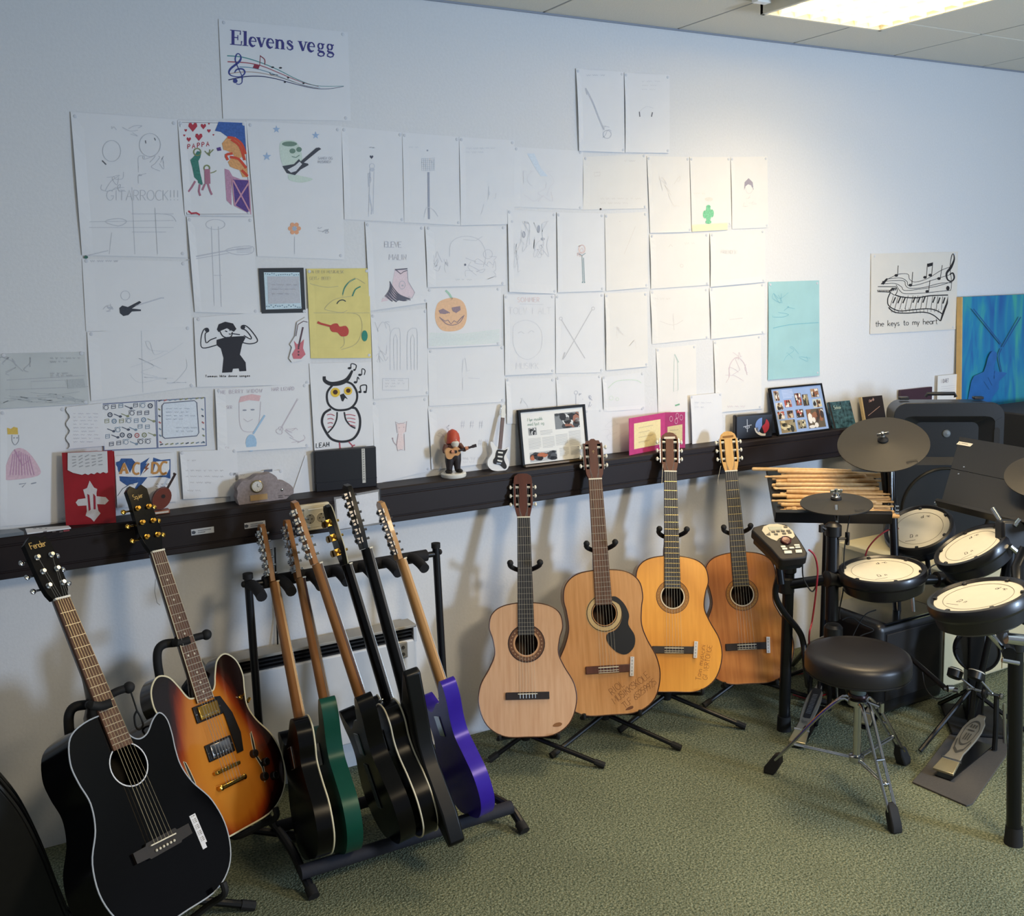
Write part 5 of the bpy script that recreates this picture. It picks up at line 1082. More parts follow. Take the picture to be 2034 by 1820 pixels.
strings(bg, .825, .1725, .036, .056, -.0112, -.0150, mat('string_bronze', 'b7ab8e', .3, .8, var=.05), (.0005, .0008))
so_ = MB(); R_ = Matrix.Translation((.098, -.0030, .150)) @ Matrix.Rotation(radians(0), 4, 'Y')
so_.prism([(.006, -.046), (.020, -.046), (.020, -.034), (.026, -.034), (.026, .042), (.006, .042)], 0, .001); so_.v = [R_ @ q for q in so_.v]; so_ = so_.build('sticker', mat('sticker_white', 'd9d9dc', .5, var=.02), bg, smooth=False)
I = Ink(lambda u, v: W_ @ (R_ @ Vector((u, -.0006, v))), W_.to_3x3() @ Vector((0, -1, 0)))
for k in range(17):
    if k % 4 != 3: I.line([(.010, -.026+k*.004), (.013, -.026+k*.004)], .0014); I.line([(.016, -.026+k*.004), (.022, -.0255+k*.004)], .0018)
I.done('print', ink('77726a'), so_)
MB().rod((0, .055, .001), (0, .055, -.014), .006, n=10).build('strap_button', CHR, bg)

# ---- sunburst semi-hollow
def burst():
    m = bpy.data.materials.new('sunburst_lacquer'); m.use_nodes = True; nt = m.node_tree; b = nt.nodes['Principled BSDF']; b.inputs['Roughness'].default_value = .18; b.inputs['Coat Weight'].default_value = .6; b.inputs['Coat Roughness'].default_value = .05
    tc = nt.nodes.new('ShaderNodeTexCoord'); sp = nt.nodes.new('ShaderNodeSeparateXYZ'); nt.links.new(tc.outputs['Object'], sp.inputs[0])
    def mth(op, a, b_=None):
        n = nt.nodes.new('ShaderNodeMath'); n.operation = op
        for i, q in enumerate((a, b_)):
            if q is None: continue
            if isinstance(q, (int, float)): n.inputs[i].default_value = q
            else: nt.links.new(q, n.inputs[i])
        return n.outputs[0]
    # half width of the body at this height: lower bout wide, waist narrow, horns middling
    z = sp.outputs[2]; c = mth('COSINE', mth('MULTIPLY', mth('SUBTRACT', z, .13), 14.5)); hw = mth('ADD', mth('MULTIPLY', c, .032), .168)
    dx = mth('DIVIDE', sp.outputs[0], hw); dz = mth('DIVIDE', mth('SUBTRACT', z, .215), .262)
    d = mth('SQRT', mth('ADD', mth('MULTIPLY', dx, dx), mth('POWER', mth('ABSOLUTE', dz), 3.0)))
    n = nt.nodes.new('ShaderNodeTexNoise'); n.inputs['Scale'].default_value = 8; mp = nt.nodes.new('ShaderNodeMapping'); mp.inputs['Scale'].default_value = (6, 6, .8); nt.links.new(tc.outputs['Object'], mp.inputs[0]); nt.links.new(mp.outputs[0], n.inputs[0])
    d = mth('ADD', d, mth('MULTIPLY', mth('SUBTRACT', n.outputs[0], .5), .12))
    r = nt.nodes.new('ShaderNodeValToRGB'); e = r.color_ramp.elements; e[0].position = .35; e[0].color = (*lin('c07a2a'), 1); e[1].position = .97; e[1].color = (*lin('120606'), 1)
    for p_, c_ in ((.60, 'b56a1f'), (.76, '8a3410'), (.87, '3c1008')): q = e.new(p_); q.color = (*lin(c_), 1)
    nt.links.new(d, r.inputs[0]); nt.links.new(r.outputs[0], b.inputs['Base Color']); return m
Ms, ss_ = axis_place((447, 1528), -.46, .165, (309, 1099), -.20, .795, -30)
sg = thing('semi_hollow_guitar', 'sunburst semi-hollow electric guitar with gold tuners on a stand', 'guitar', Ms)
eh = [(0, 0), (.11, .006), (.178, .05), (.205, .125), (.193, .195), (.155, .255), (.140, .30), (.148, .345), (.160, .39), (.152, .435), (.122, .462), (.088, .452), (.066, .418), (.050, .385), (.030, .375)]
out = spline(eh+[(-x, z) for x, z in reversed(eh[1:])], 5, True)
BUR = burst(); SIDE = mat('side_darkred', '1c0b08', .15, coat=.5, var=.1)
fh = [[(s*.118, .225), (s*.124, .23), (s*.122, .20), (s*.116, .165), (s*.128, .13), (s*.122, .095), (s*.114, .085), (s*.118, .10), (s*.120, .125), (s*.108, .165), (s*.113, .20)][::(1 if s > 0 else -1)] for s in (-1, 1)]
MB().wall_strip(out, .001, .044).prism(out, .044, .047).build('body', SIDE, sg)
top = MB().prism(out, -.003, .001).build('top', BUR, sg)
for f in fh: MB().prism(f, -.0036, -.0029).build('f_hole', ink('0a0706'), top, smooth=False); MB().tube([(x, -.0036, z) for x, z in f], .0011, 5, True).build('f_hole_binding', CREAM, top)
MB().tube([(x, -.0025, z) for x, z in out], .0024, 6, True).build('binding', CREAM, sg)
neck_loft(.37, .80, .055, .044, .021, .018, heel=.042, y0=-.004).build('neck', mat('neck_darkred', '1a0c0a', .2, coat=.4, var=.1), sg)
fb = MB().prism([(-.0275, .358), (.0275, .358), (.0215, .795), (-.0215, .795)], -.0125, -.004).build('fretboard', ROSE, sg)
for s in (-1, 1): MB().tube([(s*.0278, -.0115, .358), (s*.0218, -.0115, .795)], .0014, 5).build('binding_strip', CREAM, fb)
fretting(sg, fb, .795, .628, 22, .043, .055, .362, mat('fret_pale', 'cdc6b4', .3, .6, var=.02), -.0128, .0016)
for n in (3, 5, 7, 9, 12, 15, 17, 19, 21):
    z = .795-.628*(1-(2**(-(n-1)/12)+2**(-n/12))/2)
    for x in ((-.011, .011) if n == 12 else (0,)): MB().lathe([(.0032, 0), (.0032, .0006)], (x, -.0124, z), (0, -1, 0), 12).build('dot_inlay', BONE, fb)
MB().box((0, -.0115, .7975), (.043, .010, .005)).build('nut', BONE, sg)
ho = [(.0215, .80), (.030, .825), (.040, .86), (.037, .90), (.035, .95), (.036, .985), (.020, 1.0), (0, .988), (-.020, 1.0), (-.036, .985), (-.035, .95), (-.037, .90), (-.040, .86), (-.030, .825), (-.0215, .80)]
hd = MB().prism(ho, -.007, .007).build('headstock', GLOSS, sg, bevel=.001); sixtuners(hd, (.845, .888, .931), -.007, GOLD, .041, .019, .004, .004)
W2_ = wm(sg); I = Ink(lambda u, v: W2_ @ Vector((u, -.0078, v)), W2_.to_3x3() @ Vector((0, -1, 0))); I.text('Squier', -.021, .958, .014, (1, .1), (-.1, 1), .0016, sp=.75); I.done('gold_lettering', ink('c9a35a'), hd)
for z, mm, nm in ((.330, 0, 1), (.222, 1, 0)):
    rg = MB().box((0, -.0055, z), (.094, .006, .046)).build('pickup_ring', mat('plastic_black', '0d0d0f', .3, var=.05), sg, bevel=.002)
    cv = MB().box((0, -.0105, z), (.070, .007, .037)).build('pickup_cover', GOLD if nm else CHR, rg, bevel=.002)
    for k in range(6): MB().lathe([(.0026, 0), (.0022, .001)], ((k/5-.5)*.052, -.014, z-.010), (0, -1, 0), 8).build('pole_screw', CHR, cv)
    for q in (-.042, .042): MB().lathe([(.0028, 0), (.0022, .0012)], (q, -.0085, z), (0, -1, 0), 8).build('ring_screw', CHR, rg)
tm = MB().box((0, -.013, .166), (.086, .009, .011)).build('bridge', GOLD, sg, bevel=.002)
for k in range(6): MB().box(((k/5-.5)*.054, -.0185, .166), (.006, .004, .008)).build('string_saddle', GOLD, tm)
for q in (-.041, .041): MB().lathe([(.006, 0), (.006, .010), (.004, .012)], (q, -.003, .166), (0, -1, 0), 12).build('bridge_post', GOLD, sg); MB().lathe([(.008, 0), (.008, .014), (.005, .016)], (q*1.02, -.003, .125), (0, -1, 0), 12).build('tailpiece_post', GOLD, sg)
MB().box((0, -.014, .125), (.092, .010, .014)).build('tailpiece', GOLD, sg, bevel=.004)
MB().prism([(.030, .36), (.055, .355), (.078, .30), (.085, .24), (.074, .19), (.052, .19), (.050, .30), (.040, .35)], -.0075, -.0060).build('pickguard', mat('plastic_black', '0d0d0f', .3), sg)
for (x, z) in ((.105, .17), (.135, .135), (.115, .10), (.15, .09)): MB().lathe([(.012, 0), (.011, .012), (.009, .014)], (x, -.003, z), (0, -1, 0), 16).build('control_knob', mat('knob_black', '191412', .25, var=.05), sg)
sw = MB(); sw.lathe([(.007, 0), (.007, .003)], (.125, -.003, .33), (0, -1, 0), 12); sw.rod((.125, -.006, .33), (.128, -.020, .336), .002, n=8); sw.build('toggle_switch', GOLD, sg)
MB().rod((.165, .02, .31), (.178, .02, .317), .005, n=10).build('strap_button', GOLD, sg)
strings(sg, .80, .166, .034, .052, -.0165, -.0205, STR, (.0004, .0006))
for k in range(6): MB().rod(((k/5-.5)*.052, -.0205, .166), ((k/5-.5)*.052, -.019, .127), .0005, n=4).build('string_end', STR, sg)
MB().tube([W2_.inverted() @ q for q in [P(309, 1150, y=-.215), P(307, 1175, y=-.215), P(312, 1198, y=-.215), P(318, 1202, y=-.215)]], .0007, 5).build('loose_string', STR, sg)

# stands of the two left guitars: bent tube frames closing round the neck
def frame_stand(label, g, frame_px, yf, band_px, ybd, arm_px_, ya, pad_px, yp, cable_px=None):
    root = wm(g).translation; st = thing('guitar_stand', label, 'guitar stand', Vector((root.x-.02, root.y+.17, 0)))
    q_ = lambda px, y: [Vector(p) for p in spline([tuple(P(*a, y=y)) for a in px], 5)]
    fr_ = q_(frame_px, yf); MB().tube(fr_, .0125, 12).build('neck_frame', RUB, st, world=True)
    bd_ = q_(band_px, ybd); MB().tube([fr_[-1]]+bd_, .0115, 12).build('neck_band', RUB, st, world=True)
    ar_ = q_(arm_px_, ya); MB().tube(ar_, .0105, 12).build('arm', RUB, st, world=True); MB().ball(ar_[-1], .0155, 12, 8).build('arm_knob', RUB, st, world=True)
    a, b, c, d = [P(*k, y=yp) for k in pad_px]; bk = Vector((0, .03, 0)); MB().add([a, b, c, d, a+bk, b+bk, c+bk, d+bk], [(0, 1, 2, 3), (7, 6, 5, 4), (0, 4, 5, 1), (1, 5, 6, 2), (2, 6, 7, 3), (3, 7, 4, 0)]).build('lock_pad', RUB, st, world=True, bevel=.006)
    hub = Vector((root.x-.02, root.y+.19, .10)); W = wm(g)
    MB().tube([Vector(p) for p in spline([tuple(fr_[0]), tuple((fr_[0]+hub)/2+Vector((0, .05, 0))), tuple(hub)], 5)], .0125, 12).build('upright_tube', RUB, st, world=True)
    for f in ((-.24, .06), (.22, -.02), (.10, .20)):
        p = Vector((hub.x+f[0], min(-.03, hub.y+f[1]), .012)); lg = MB().rod(hub, p, .011, n=10).build('leg', BLK, st, world=True); d_ = (p-hub).normalized(); MB().rod(p-d_*.035, p+d_*.004, .0135, n=10).build('rubber_foot', RUB, lg, world=True)
    s = W.to_scale().x
    for k in (-1, 1): MB().tube([Vector(p) for p in spline([tuple(hub), tuple(W @ Vector((k*.07/s, .13/s, -.03))), tuple(W @ Vector((k*.10/s, .04, -.022))), tuple(W @ Vector((k*.10/s, -.02, -.014))), tuple(W @ Vector((k*.10/s, -.03, .012)))], 4)], .009, 8).build('cradle_arm', RUB, st, world=True)
    if cable_px:
        c = MB(); c.tube(q_(cable_px[0], ya), .0025, 6); c.tube(q_(cable_px[1], ya), .0028, 6); c.build('security_loop', RUB, st, world=True)
    return st
frame_stand('black tube stand holding the black acoustic guitar', bg, [(152, 1540), (143, 1490), (137, 1445), (138, 1418), (150, 1404), (176, 1400)], -.50, [(180, 1401), (200, 1403), (222, 1396)], -.565, [(206, 1388), (232, 1374), (256, 1366)], -.50,
    [(164, 1468), (205, 1453), (210, 1485), (166, 1500)], -.53, [[(258, 1370), (265, 1390), (272, 1412)], [(272, 1412), (267, 1424), (270, 1444), (278, 1449), (284, 1440), (279, 1424), (272, 1412)]])
frame_stand('black tube stand behind the sunburst guitar', sg, [(325, 1400), (320, 1360), (313, 1318), (314, 1292), (326, 1280), (348, 1277)], -.30, [(350, 1277), (362, 1276), (377, 1271)], -.325, [(368, 1272), (390, 1266), (410, 1261)], -.29,
    [(362, 1372), (392, 1330), (396, 1372), (388, 1400)], -.28)

# ---- rack with six electric guitars seen from the side
RK = thing('guitar_rack', 'black metal multi guitar rack with padded rails', 'guitar rack', Vector((1.12, -.4, 0)))
TL_, TR2 = P(493, 1158, y=-.22), P(866, 1098, y=-.22)
zt = (TL_.z+TR2.z)/2-.005; xl = .79; xr = 1.41
xl, xr = TL_.x, TR2.x
BLg = mat('rack_paint', '0e1017', .35, .2, var=.08)
FL, FR = P(622, 1778, z=.012), P(1040, 1648, z=.012)
for x, f, nm in ((xl, FL, 0), (xr, FR, 1)):
    p = MB().box((0, 0, 0), (.022, .022, 1)); p.v = []; p.f = []
    p.tube([Vector((x, -.22, zt+.025)), Vector((x+.004, -.235, .40)), Vector((x+.01, -.25, .03))], .0125, 12); p.build('post', BLg, RK, world=True)
    MB().rod((x, -.22, zt+.02), (x, -.22, zt+.036), .0155, n=14).build('post_cap', RUB, RK, world=True)
    MB().ball((x-(.014 if nm == 0 else -.014), -.22, zt+.004), (.008, .010, .010), 10, 6).build('bolt_cap', RUB, RK, world=True)
    lg = MB().tube([Vector(q) for q in spline([(x+.01, -.20, .016), (x+.01, -.30, .050), (x+.01, -.50, .062), (f.x-.01, f.y+.07, .055), (f.x, f.y, .014)], 5)], .0135, 10).build('foot_tube', BLg, RK, world=True)
    MB().rod((f.x-.002, f.y+.02, .024), (f.x, f.y-.008, .010), .0165, n=12).build('rubber_foot', RUB, lg, world=True)
MB().rod((xl, -.22, zt), (xr, -.22, zt), .010, n=12).build('top_rail', BLg, RK, world=True)
MB().rod((xl+.045, -.22, zt), (xr-.035, -.22, zt), .0195, n=14).build('rail_foam', mat('foam_black', '121217', .85, var=.1, scale=80, bump=.3), RK, world=True)
FO = mat('foam_black', '121217')
arm_px = [(578, 1176), (637, 1166), (688, 1155), (742, 1148), (790, 1142), (842, 1128)]
arm_x = [P(u, v, y=-.31).x for u, v in arm_px]
for x in [arm_x[0]-.09]+arm_x:
    MB().tube([Vector(q) for q in spline([(x-.012, -.222, zt), (x-.006, -.25, zt+.004), (x, -.285, zt-.006), (x, -.315, zt-.014)], 4)], .0165, 12).build('padded_arm', FO, RK, world=True)
RB0, RB1 = P(598, 1722, z=.075), P(1008, 1612, z=.075)
yb = (RB0.y+RB1.y)/2
fr = MB().rod((xl-.01, yb, .072), (xr+.03, yb, .072), .020, n=14).build('bottom_rail_foam', mat('foam_blue_black', '191b26', .8, var=.1, scale=80, bump=.3), RK, world=True)
MB().rod((xl+.01, -.36, .060), (xr+.01, -.36, .060), .018, n=14).build('back_rail_foam', FO, RK, world=True)
print('rack', xl, xr, zt, yb, arm_x, FL, FR)

def solve_yn(pb, yb_, pn, L_):
    A = P(*pb, y=yb_); best = None
    for k in range(800):
        y = -.45+k*.0005; B = P(*pn, y=y); e = abs((B-A).length-L_)
        if best is None or e < best[0]: best = (e, y)
    return best[1]
STRAT = [(0, .0), (.08, .004), (.145, .045), (.165, .115), (.145, .175), (.113, .225), (.112, .270), (.138, .315), (.146, .350), (.128, .362), (.090, .335), (.055, .318), (.030, .318), (-.030, .345), (-.065, .350), (-.095, .385), (-.130, .415), (-.150, .405), (-.146, .360), (-.120, .300), (-.113, .250), (-.140, .195), (-.168, .130), (-.155, .055), (-.09, .006)]
TELE = [(0, 0), (.09, .004), (.150, .045), (.165, .11), (.148, .175), (.118, .225), (.117, .275), (.140, .320), (.142, .355), (.118, .365), (.085, .335), (.055, .318), (.030, .322), (-.030, .350), (-.075, .372), (-.115, .368), (-.138, .335), (-.130, .290), (-.112, .245), (-.130, .190), (-.160, .125), (-.150, .05), (-.09, .006)]
SEMI = [(0, 0), (.10, .005), (.160, .045), (.178, .115), (.160, .18), (.128, .235), (.125, .28), (.140, .325), (.138, .37), (.110, .388), (.08, .365), (.055, .345), (.030, .345), (-.030, .375), (-.075, .385), (-.118, .370), (-.132, .33), (-.118, .28), (-.125, .235), (-.158, .18), (-.178, .115), (-.160, .045), (-.10, .005)]
POINTY = [(-.02, .10), (.04, .06), (.17, .02), (.19, .04), (.15, .16), (.135, .20), (.15, .245), (.13, .262), (.06, .27), (.028, .30), (-.028, .33), (-.10, .375), (-.175, .455), (-.19, .44), (-.16, .33), (-.135, .25), (-.14, .19), (-.18, .07), (-.18, -.008), (-.16, -.018), (-.10, .06)]
def electric(label, px_b, z_b, px_n, a, body_m, neck_m, fb_m, outl, head='six', nut=.785, scl=.648, zbot=.0, thick=.045, tun=CHR, bind=None, bind_m=None, nb=.06, yb_=None, Ln=None, tilt=0, horn_m=None, jack=True, white=False, name='electric_guitar', sm=6, hd_m=None, roll=0):
    yb0 = P(*px_b, z=.095).y if yb_ is None else yb_
    yn = solve_yn(px_b, yb0, px_n, (nut-z_b) if Ln is None else Ln)
    M, s = axis_place(px_b, yb0, z_b, px_n, yn, nut, a)
    print(label[:30], 'yb %.2f yn %.2f s %.2f' % (yb0, yn, s), M.translation)
    g = thing(name, label, 'guitar', M)
    out = spline(outl, sm, True) if sm > 1 else outl
    t = thick
    body = MB().prism(out, 0, t).build('body', body_m, g, ang=50, bevel=.006 if not bind else .0015, seg=3)
    if bind:
        for y in bind: MB().tube([(x, y*t, z) for x, z in out], .0026, 6, True).build('binding', bind_m or CREAM, g)
    zj = nut-scl*.5-.02
    neck_loft(.290, nut+.003, .056, .043, .021, .019, heel=t*.75, y0=-.004).build('neck', neck_m, g)
    fb = MB().prism([(-.0285, nut-scl*.72), (.0285, nut-scl*.72), (.0215, nut), (-.0215, nut)], -.0100, -.0035).build('fretboard', fb_m, g)
    fretting(g, fb, nut, scl, 21, .043, .057, nut-scl*.715, CHR, -.0102)
    MB().box((0, -.0085, nut+.002), (.043, .010, .004)).build('nut', BONE, g)
    hm = hd_m or neck_m
    if head == 'six':
        ho = [(.0215, nut+.004), (.026, nut+.03), (.040, nut+.045), (.042, nut+.065), (.024, nut+.085), (.020, nut+.16), (.030, nut+.172), (.028, nut+.188), (.008, nut+.196), (-.022, nut+.186), (-.028, nut+.165), (-.030, nut+.05), (-.0215, nut+.004)]
        hd = MB().prism(ho, -.001, .014).build('headstock', hm, g, bevel=.001)
        for k in range(6):
            z = nut+.030+k*.026; x = -.016+k*.002
            q = MB(); q.lathe([(.005, 0), (.0045, .001), (.0034, .0015), (.0034, .009), (.0042, .011)], (x, -.001, z), (0, -1, 0), 10); q.box((x-.002, .021, z), (.018, .012, .018)); q.rod((x-.008, .020, z), (-.042, .020, z), .0022, n=6); q.box((-.0475, .020, z), (.012, .005, .016)); q.lathe([(.0045, 0), (.0045, .004)], (x, .027, z), (0, 1, 0), 10)
            q.build('tuning_peg', tun, hd, bevel=.0012)
    else:
        ho = [(.0215, nut+.004), (.028, nut+.02), (.040, nut+.055), (.038, nut+.09), (.037, nut+.16), (.030, nut+.18), (.012, nut+.19), (0, nut+.182), (-.012, nut+.19), (-.030, nut+.18), (-.037, nut+.16), (-.038, nut+.09), (-.040, nut+.055), (-.028, nut+.02), (-.0215, nut+.004)]
        hd = MB().prism(ho, -.001, .014).build('headstock', hm, g, bevel=.001); MB().tube([(x, 0, z) for x, z in ho], .0016, 5).build('head_binding', CREAM, hd)
        for sgn in (-1, 1):
            for k in range(3):
                z = nut+.045+k*.045
                q = MB(); q.lathe([(.006, 0), (.006, .001), (.004, .002), (.004, .010)], (sgn*.02, -.001, z), (0, -1, 0), 10); q.box((sgn*.021, .022, z), (.020, .015, .020)); q.rod((sgn*.028, .022, z), (sgn*.046, .022, z), .003, n=8); q.ball((sgn*.053, .022, z), (.010, .0045, .009), 10, 6); q.build('tuning_peg', tun, hd)
    strings(g, nut+.002, nut-scl, .034, .052, -.0115, -.0140, STR, (.0004, .0006))
    MB().box((0, -.006, nut-scl), (.075, .012, .035)).build('bridge', CHR, g, bevel=.002)
    for z in (nut-scl+.06, nut-scl+.13): MB().box((0, -.005, z), (.07, .010, .022)).build('pickup', mat('plastic_black', '0d0d0f'), g, bevel=.002)
    q = MB(); q.lathe([(.005, 0), (.0035, .003), (.0035, .008), (.008, .011), (.007, .013)], (-.02, t*.5, max(z for x, z in out if abs(x+.02) < .02)-.002), (0, 0, 1), 12); q.build('strap_button', CHR, g)
    MB().box((0, t+.001, .275), (.05, .003, .062)).build('neck_plate', CHR, g, bevel=.003)
    return g, hd, M
BKG = mat('electric_black', '040405', .22, coat=.0, var=.05, spec=.2); GRN = mat('electric_green', '0a4436', .3, .1, coat=.0, var=.06, spec=.3); PUR = mat('electric_purple', '35209a', .3, .1, coat=.0, var=.06, spec=.3)
MHN = wood('neck_satin', 'a8733f', '95602f', .4, .15)
FBD = wood('fretboard_edge', '3a1c14', '4a271b', .4)
e1 = electric('black electric guitar with one cream binding line, first in the rack', (648, 1698), .0, (545, 1160), -86, BKG, MHN, MAPLE, TELE, bind=(.0,), nb=.07)
e2 = electric('dark green electric guitar, second in the rack', (706, 1688), .0, (597, 1152), -84, GRN, MHN, FBD, STRAT)
e3 = electric('glossy black electric guitar with tuners to the right, third in the rack', (806, 1655), .0, (630, 1122), -84, BKG, MHN, FBD, STRAT)
G_ = wm(e3[0]); MB().box((-.0, .0475, .155), (.040, .0016, .125)).build('spring_cover', mat('plate_grey', '5f656c', .4, var=.04), e3[0], bevel=.001)
e4 = electric('black electric guitar bound in cream front and back with gold tuners, fourth in the rack', (846, 1642), .0, (689, 1123), -84, BKG, BKG, EBON, SEMI, head='three', bind=(0, 1), tun=GOLD, bind_m=mat('binding_ivory', 'cfc8b0', .4, var=.03), nut=.79, scl=.628)
e5 = electric('angular flat black electric guitar, fifth in the rack, its wing past the rail', (876, 1640), .0, (728, 1092), -86, mat('satin_black', '08090b', .35, var=.08, spec=.25), mat('satin_black', '0e0f12'), EBON, POINTY, tun=mat('dark_chrome', '6a6a6e', .3, .9, var=.05), sm=1)
e6 = electric('metallic purple electric guitar with maple neck, last in the rack', (958, 1608), .0, (797, 1113), -84, PUR, MAPLE, MAPLE, STRAT, tun=mat('dark_chrome', '6a6a6e'))
# ================================================================== things standing on the trunking
def lean(name, label, cat, BL, BR, TL, yt=-.025, th=.006, yc=(-.092, -.02), group=None):
    """a slab standing on the trunking and leaning back; local x along its foot, z up its face, y into it"""
    def foot(q):
        y = max(yc[0], min(yc[1], P(*q, z=TZ1).y)); p = P(*q, y=y); p.z = TZ1; return p
    a = foot(BL); b = foot(BR); w_ = (b-a).length; x = (b-a).normalized()
    t = P(*TL, y=yt); u = (t-a); u = u-x*u.dot(x); h = u.length
    z = u.normalized(); y = z.cross(x); c = (a+b)/2
    m = Matrix((x, y, z)).transposed().to_4x4(); m.translation = c
    g = thing(name, label, cat, m, group)
    return g, w_, h
def fink(g, y, w_, h):
    """print laid out in 0..1 across and 0..1 down the face"""
    W = wm(g); return Ink(lambda u, v: W @ Vector(((u-.5)*w_, y, (1-v)*h)), W.to_3x3() @ Vector((0, -1, 0)))

# red card with white flap and emblem
g, w_, h = lean('greeting_card', 'tall red card with torn white note and white emblem', 'card', (131, 1044), (231, 1043), (114, 900))
REDC = mat('card_red', 'a01a26', .5, var=.12, scale=18)
MB().box((0, .001, h/2), (w_, .002, h)).build('front_leaf', REDC, g, smooth=False)
q = MB(); q.T = Matrix.Rotation(radians(-7), 4, 'X'); q.box((0, .006, h/2), (w_*.98, .002, h*.98)); q.build('back_leaf', REDC, g, smooth=False)
fl = [(-.38, .995), (.40, .995), (.39, .70), (.36, .69), (.30, .71), (.24, .69), (.18, .71), (.12, .685), (.06, .70), (0, .68), (-.06, .70), (-.12, .685), (-.20, .70), (-.30, .72), (-.40, .76)]
MB().prism([(x*w_, z*h) for x, z in fl], -.0025, -.0005).build('note_flap', PW, g, smooth=False)
I = fink(g, -.0029, w_, h)
for r in range(4):
    for k in range(5): I.line([(.2+k*.13, .06+r*.045+.01*sin(k)), (.28+k*.13, .05+r*.045+.012*cos(k*2+r))], .012)
I.done('faint_writing', ink('8c8e96'), g)
I = fink(g, -.0006, w_, h)
I.fill([(.52, .40), (.60, .50), (.66, .52), (.64, .58), (.64, .62), (.82, .64), (.88, .69), (.80, .74), (.64, .73), (.66, .82), (.70, .86), (.62, .92), (.56, 1-.03), (.50, .92), (.40, .88), (.43, .82), (.43, .74), (.26, .74), (.22, .69), (.27, .65), (.42, .64), (.40, .58), (.38, .52), (.46, .50)]); I.done('white_emblem', ink('d8d2d4'), g)
I = fink(g, -.0012, w_, h); I.fill([(.46, .58), (.50, .60), (.51, .80), (.47, .82)]); I.fill([(.58, .58), (.62, .62), (.61, .80), (.57, .80)]); I.done('red_slots', ink('a02238'), g)
# leaflet and grey folder lying on the trunking at the left
def flat(name, label, cat, px, z0, th, m):
    pts = [P(u, v, z=z0+th) for u, v in px]
    for p in pts: p.y = max(-.098, min(-.004, p.y))
    n = len(pts); b = MB().add([(p.x, p.y, z0) for p in pts]+[(p.x, p.y, z0+th) for p in pts], [tuple(range(n))[::-1], tuple(range(n, 2*n))]+[(i, (i+1) % n, n+(i+1) % n, n+i) for i in range(n)])
    return centred(b, name, m, label, cat, smooth=False, bevel=.0008)
o = flat('grey_folder', 'grey plastic folder lying flat at the left end of the shelf', 'folder', [(-60, 1056), (36, 1050), (52, 1068), (-45, 1078)], TZ1, .010, mat('folder_grey', '6c747c', .35, var=.08, scale=20))
o = flat('leaflet', 'white leaflet lying flat at the foot of the red card', 'leaflet', [(50, 1050), (136, 1044), (145, 1055), (55, 1063)], TZ1, .004, PW)
W_l = Ink(lambda u, v: P(u, v, z=TZ1+.0046), (0, 0, 1)); scrawl(W_l, 66, 1050, 50, 1, 5, 7, .8, 2)
for x in (86, 104, 118): W_l.line([(x, 1057), (x+7, 1056)], 2)
W_l.done('dark_writing', ink('6a6468'), o)
W_l = Ink(lambda u, v: P(u, v, z=TZ1+.0046), (0, 0, 1)); W_l.line([(126, 1055), (138, 1053.5)], 3); W_l.done('red_bar', ink('a84858'), o)

# tiny lute on a stand
g = thing('toy_lute', 'tiny brown wooden lute on a block stand', 'ornament', P(320, 1020, z=TZ1))
LUT = wood('lute_wood', '5a2418', '7a3422', .3, .4)
MB().box((0, 0, .006), (.048, .028, .012)).build('stand_block', wood('lute_block', '7a3a20', '8c4a2a', .4), g, bevel=.002); MB().box((0, -.0145, .006), (.040, .001, .006)).build('plaque', ink('c6bdb0'), g)
q = MB(); q.T = Matrix.Translation((.004, 0, .047)) @ Matrix.Rotation(radians(32), 4, 'Y'); q.ball((0, .004, 0), (.027, .013, .036), 18, 12); q.build('bowl', LUT, g)
q = MB(); q.T = Matrix.Translation((.004, 0, .047)) @ Matrix.Rotation(radians(32), 4, 'Y'); q.prism(circle(0, 0, .026, 20, .035), -.009, -.005); fb_ = q.build('face', mat('lute_face', '6b2a1a', .3, coat=.4, var=.1), g)
q = MB(); q.T = Matrix.Translation((.004, 0, .047)) @ Matrix.Rotation(radians(32), 4, 'Y'); q.lathe([(.006, 0), (.006, .001)], (0, -.009, .008), (0, -1, 0), 14); q.build('sound_hole', ink('1d0c08'), g)
q = MB(); q.T = Matrix.Translation((.004, 0, .047)) @ Matrix.Rotation(radians(32), 4, 'Y'); q.box((0, -.005, .055), (.006, .005, .050)); q.box((0, .001, .082), (.007, .012, .006)); q.build('neck', ink('2e1610'), g)

# stone clock
c6b = lambda x, y: (x/2.906, 560+y/2.906)
pl = P(526, 1004, z=TZ1); pl.y = -.055
g = thing('stone_clock', 'grey cloud-shaped stone slab with a small dial and brass plaque', 'clock', Vector((pl.x, pl.y, TZ1)))
out = [P(*c6b(*q), y=-.07) for q in [(1380, 1296), (1366, 1250), (1372, 1215), (1368, 1190), (1400, 1150), (1440, 1145), (1480, 1118), (1520, 1114), (1560, 1105), (1595, 1125), (1610, 1150), (1650, 1155), (1690, 1185), (1695, 1220), (1680, 1250), (1600, 1262)]]
z0_ = min(p.z for p in out[:1]); ol = [(p.x-pl.x, max(0, p.z-TZ1)) for p in out]; ol[0] = (ol[0][0], 0); ol[-1] = (ol[-1][0], 0); ol[-2] = (ol[-2][0], 0.012)
ol = [ol[0]]+spline(ol[1:-1], 3)+[(ol[-1][0]+.03, 0)]
st = MB().prism(ol, -.015, .022).build('stone_slab', mat('stone_grey', '8d8384', .8, var=.14, scale=120, bump=.4), g, bevel=.003)
dc = P(510, 966, y=-.07); dx, dz = dc.x-pl.x, dc.z-TZ1
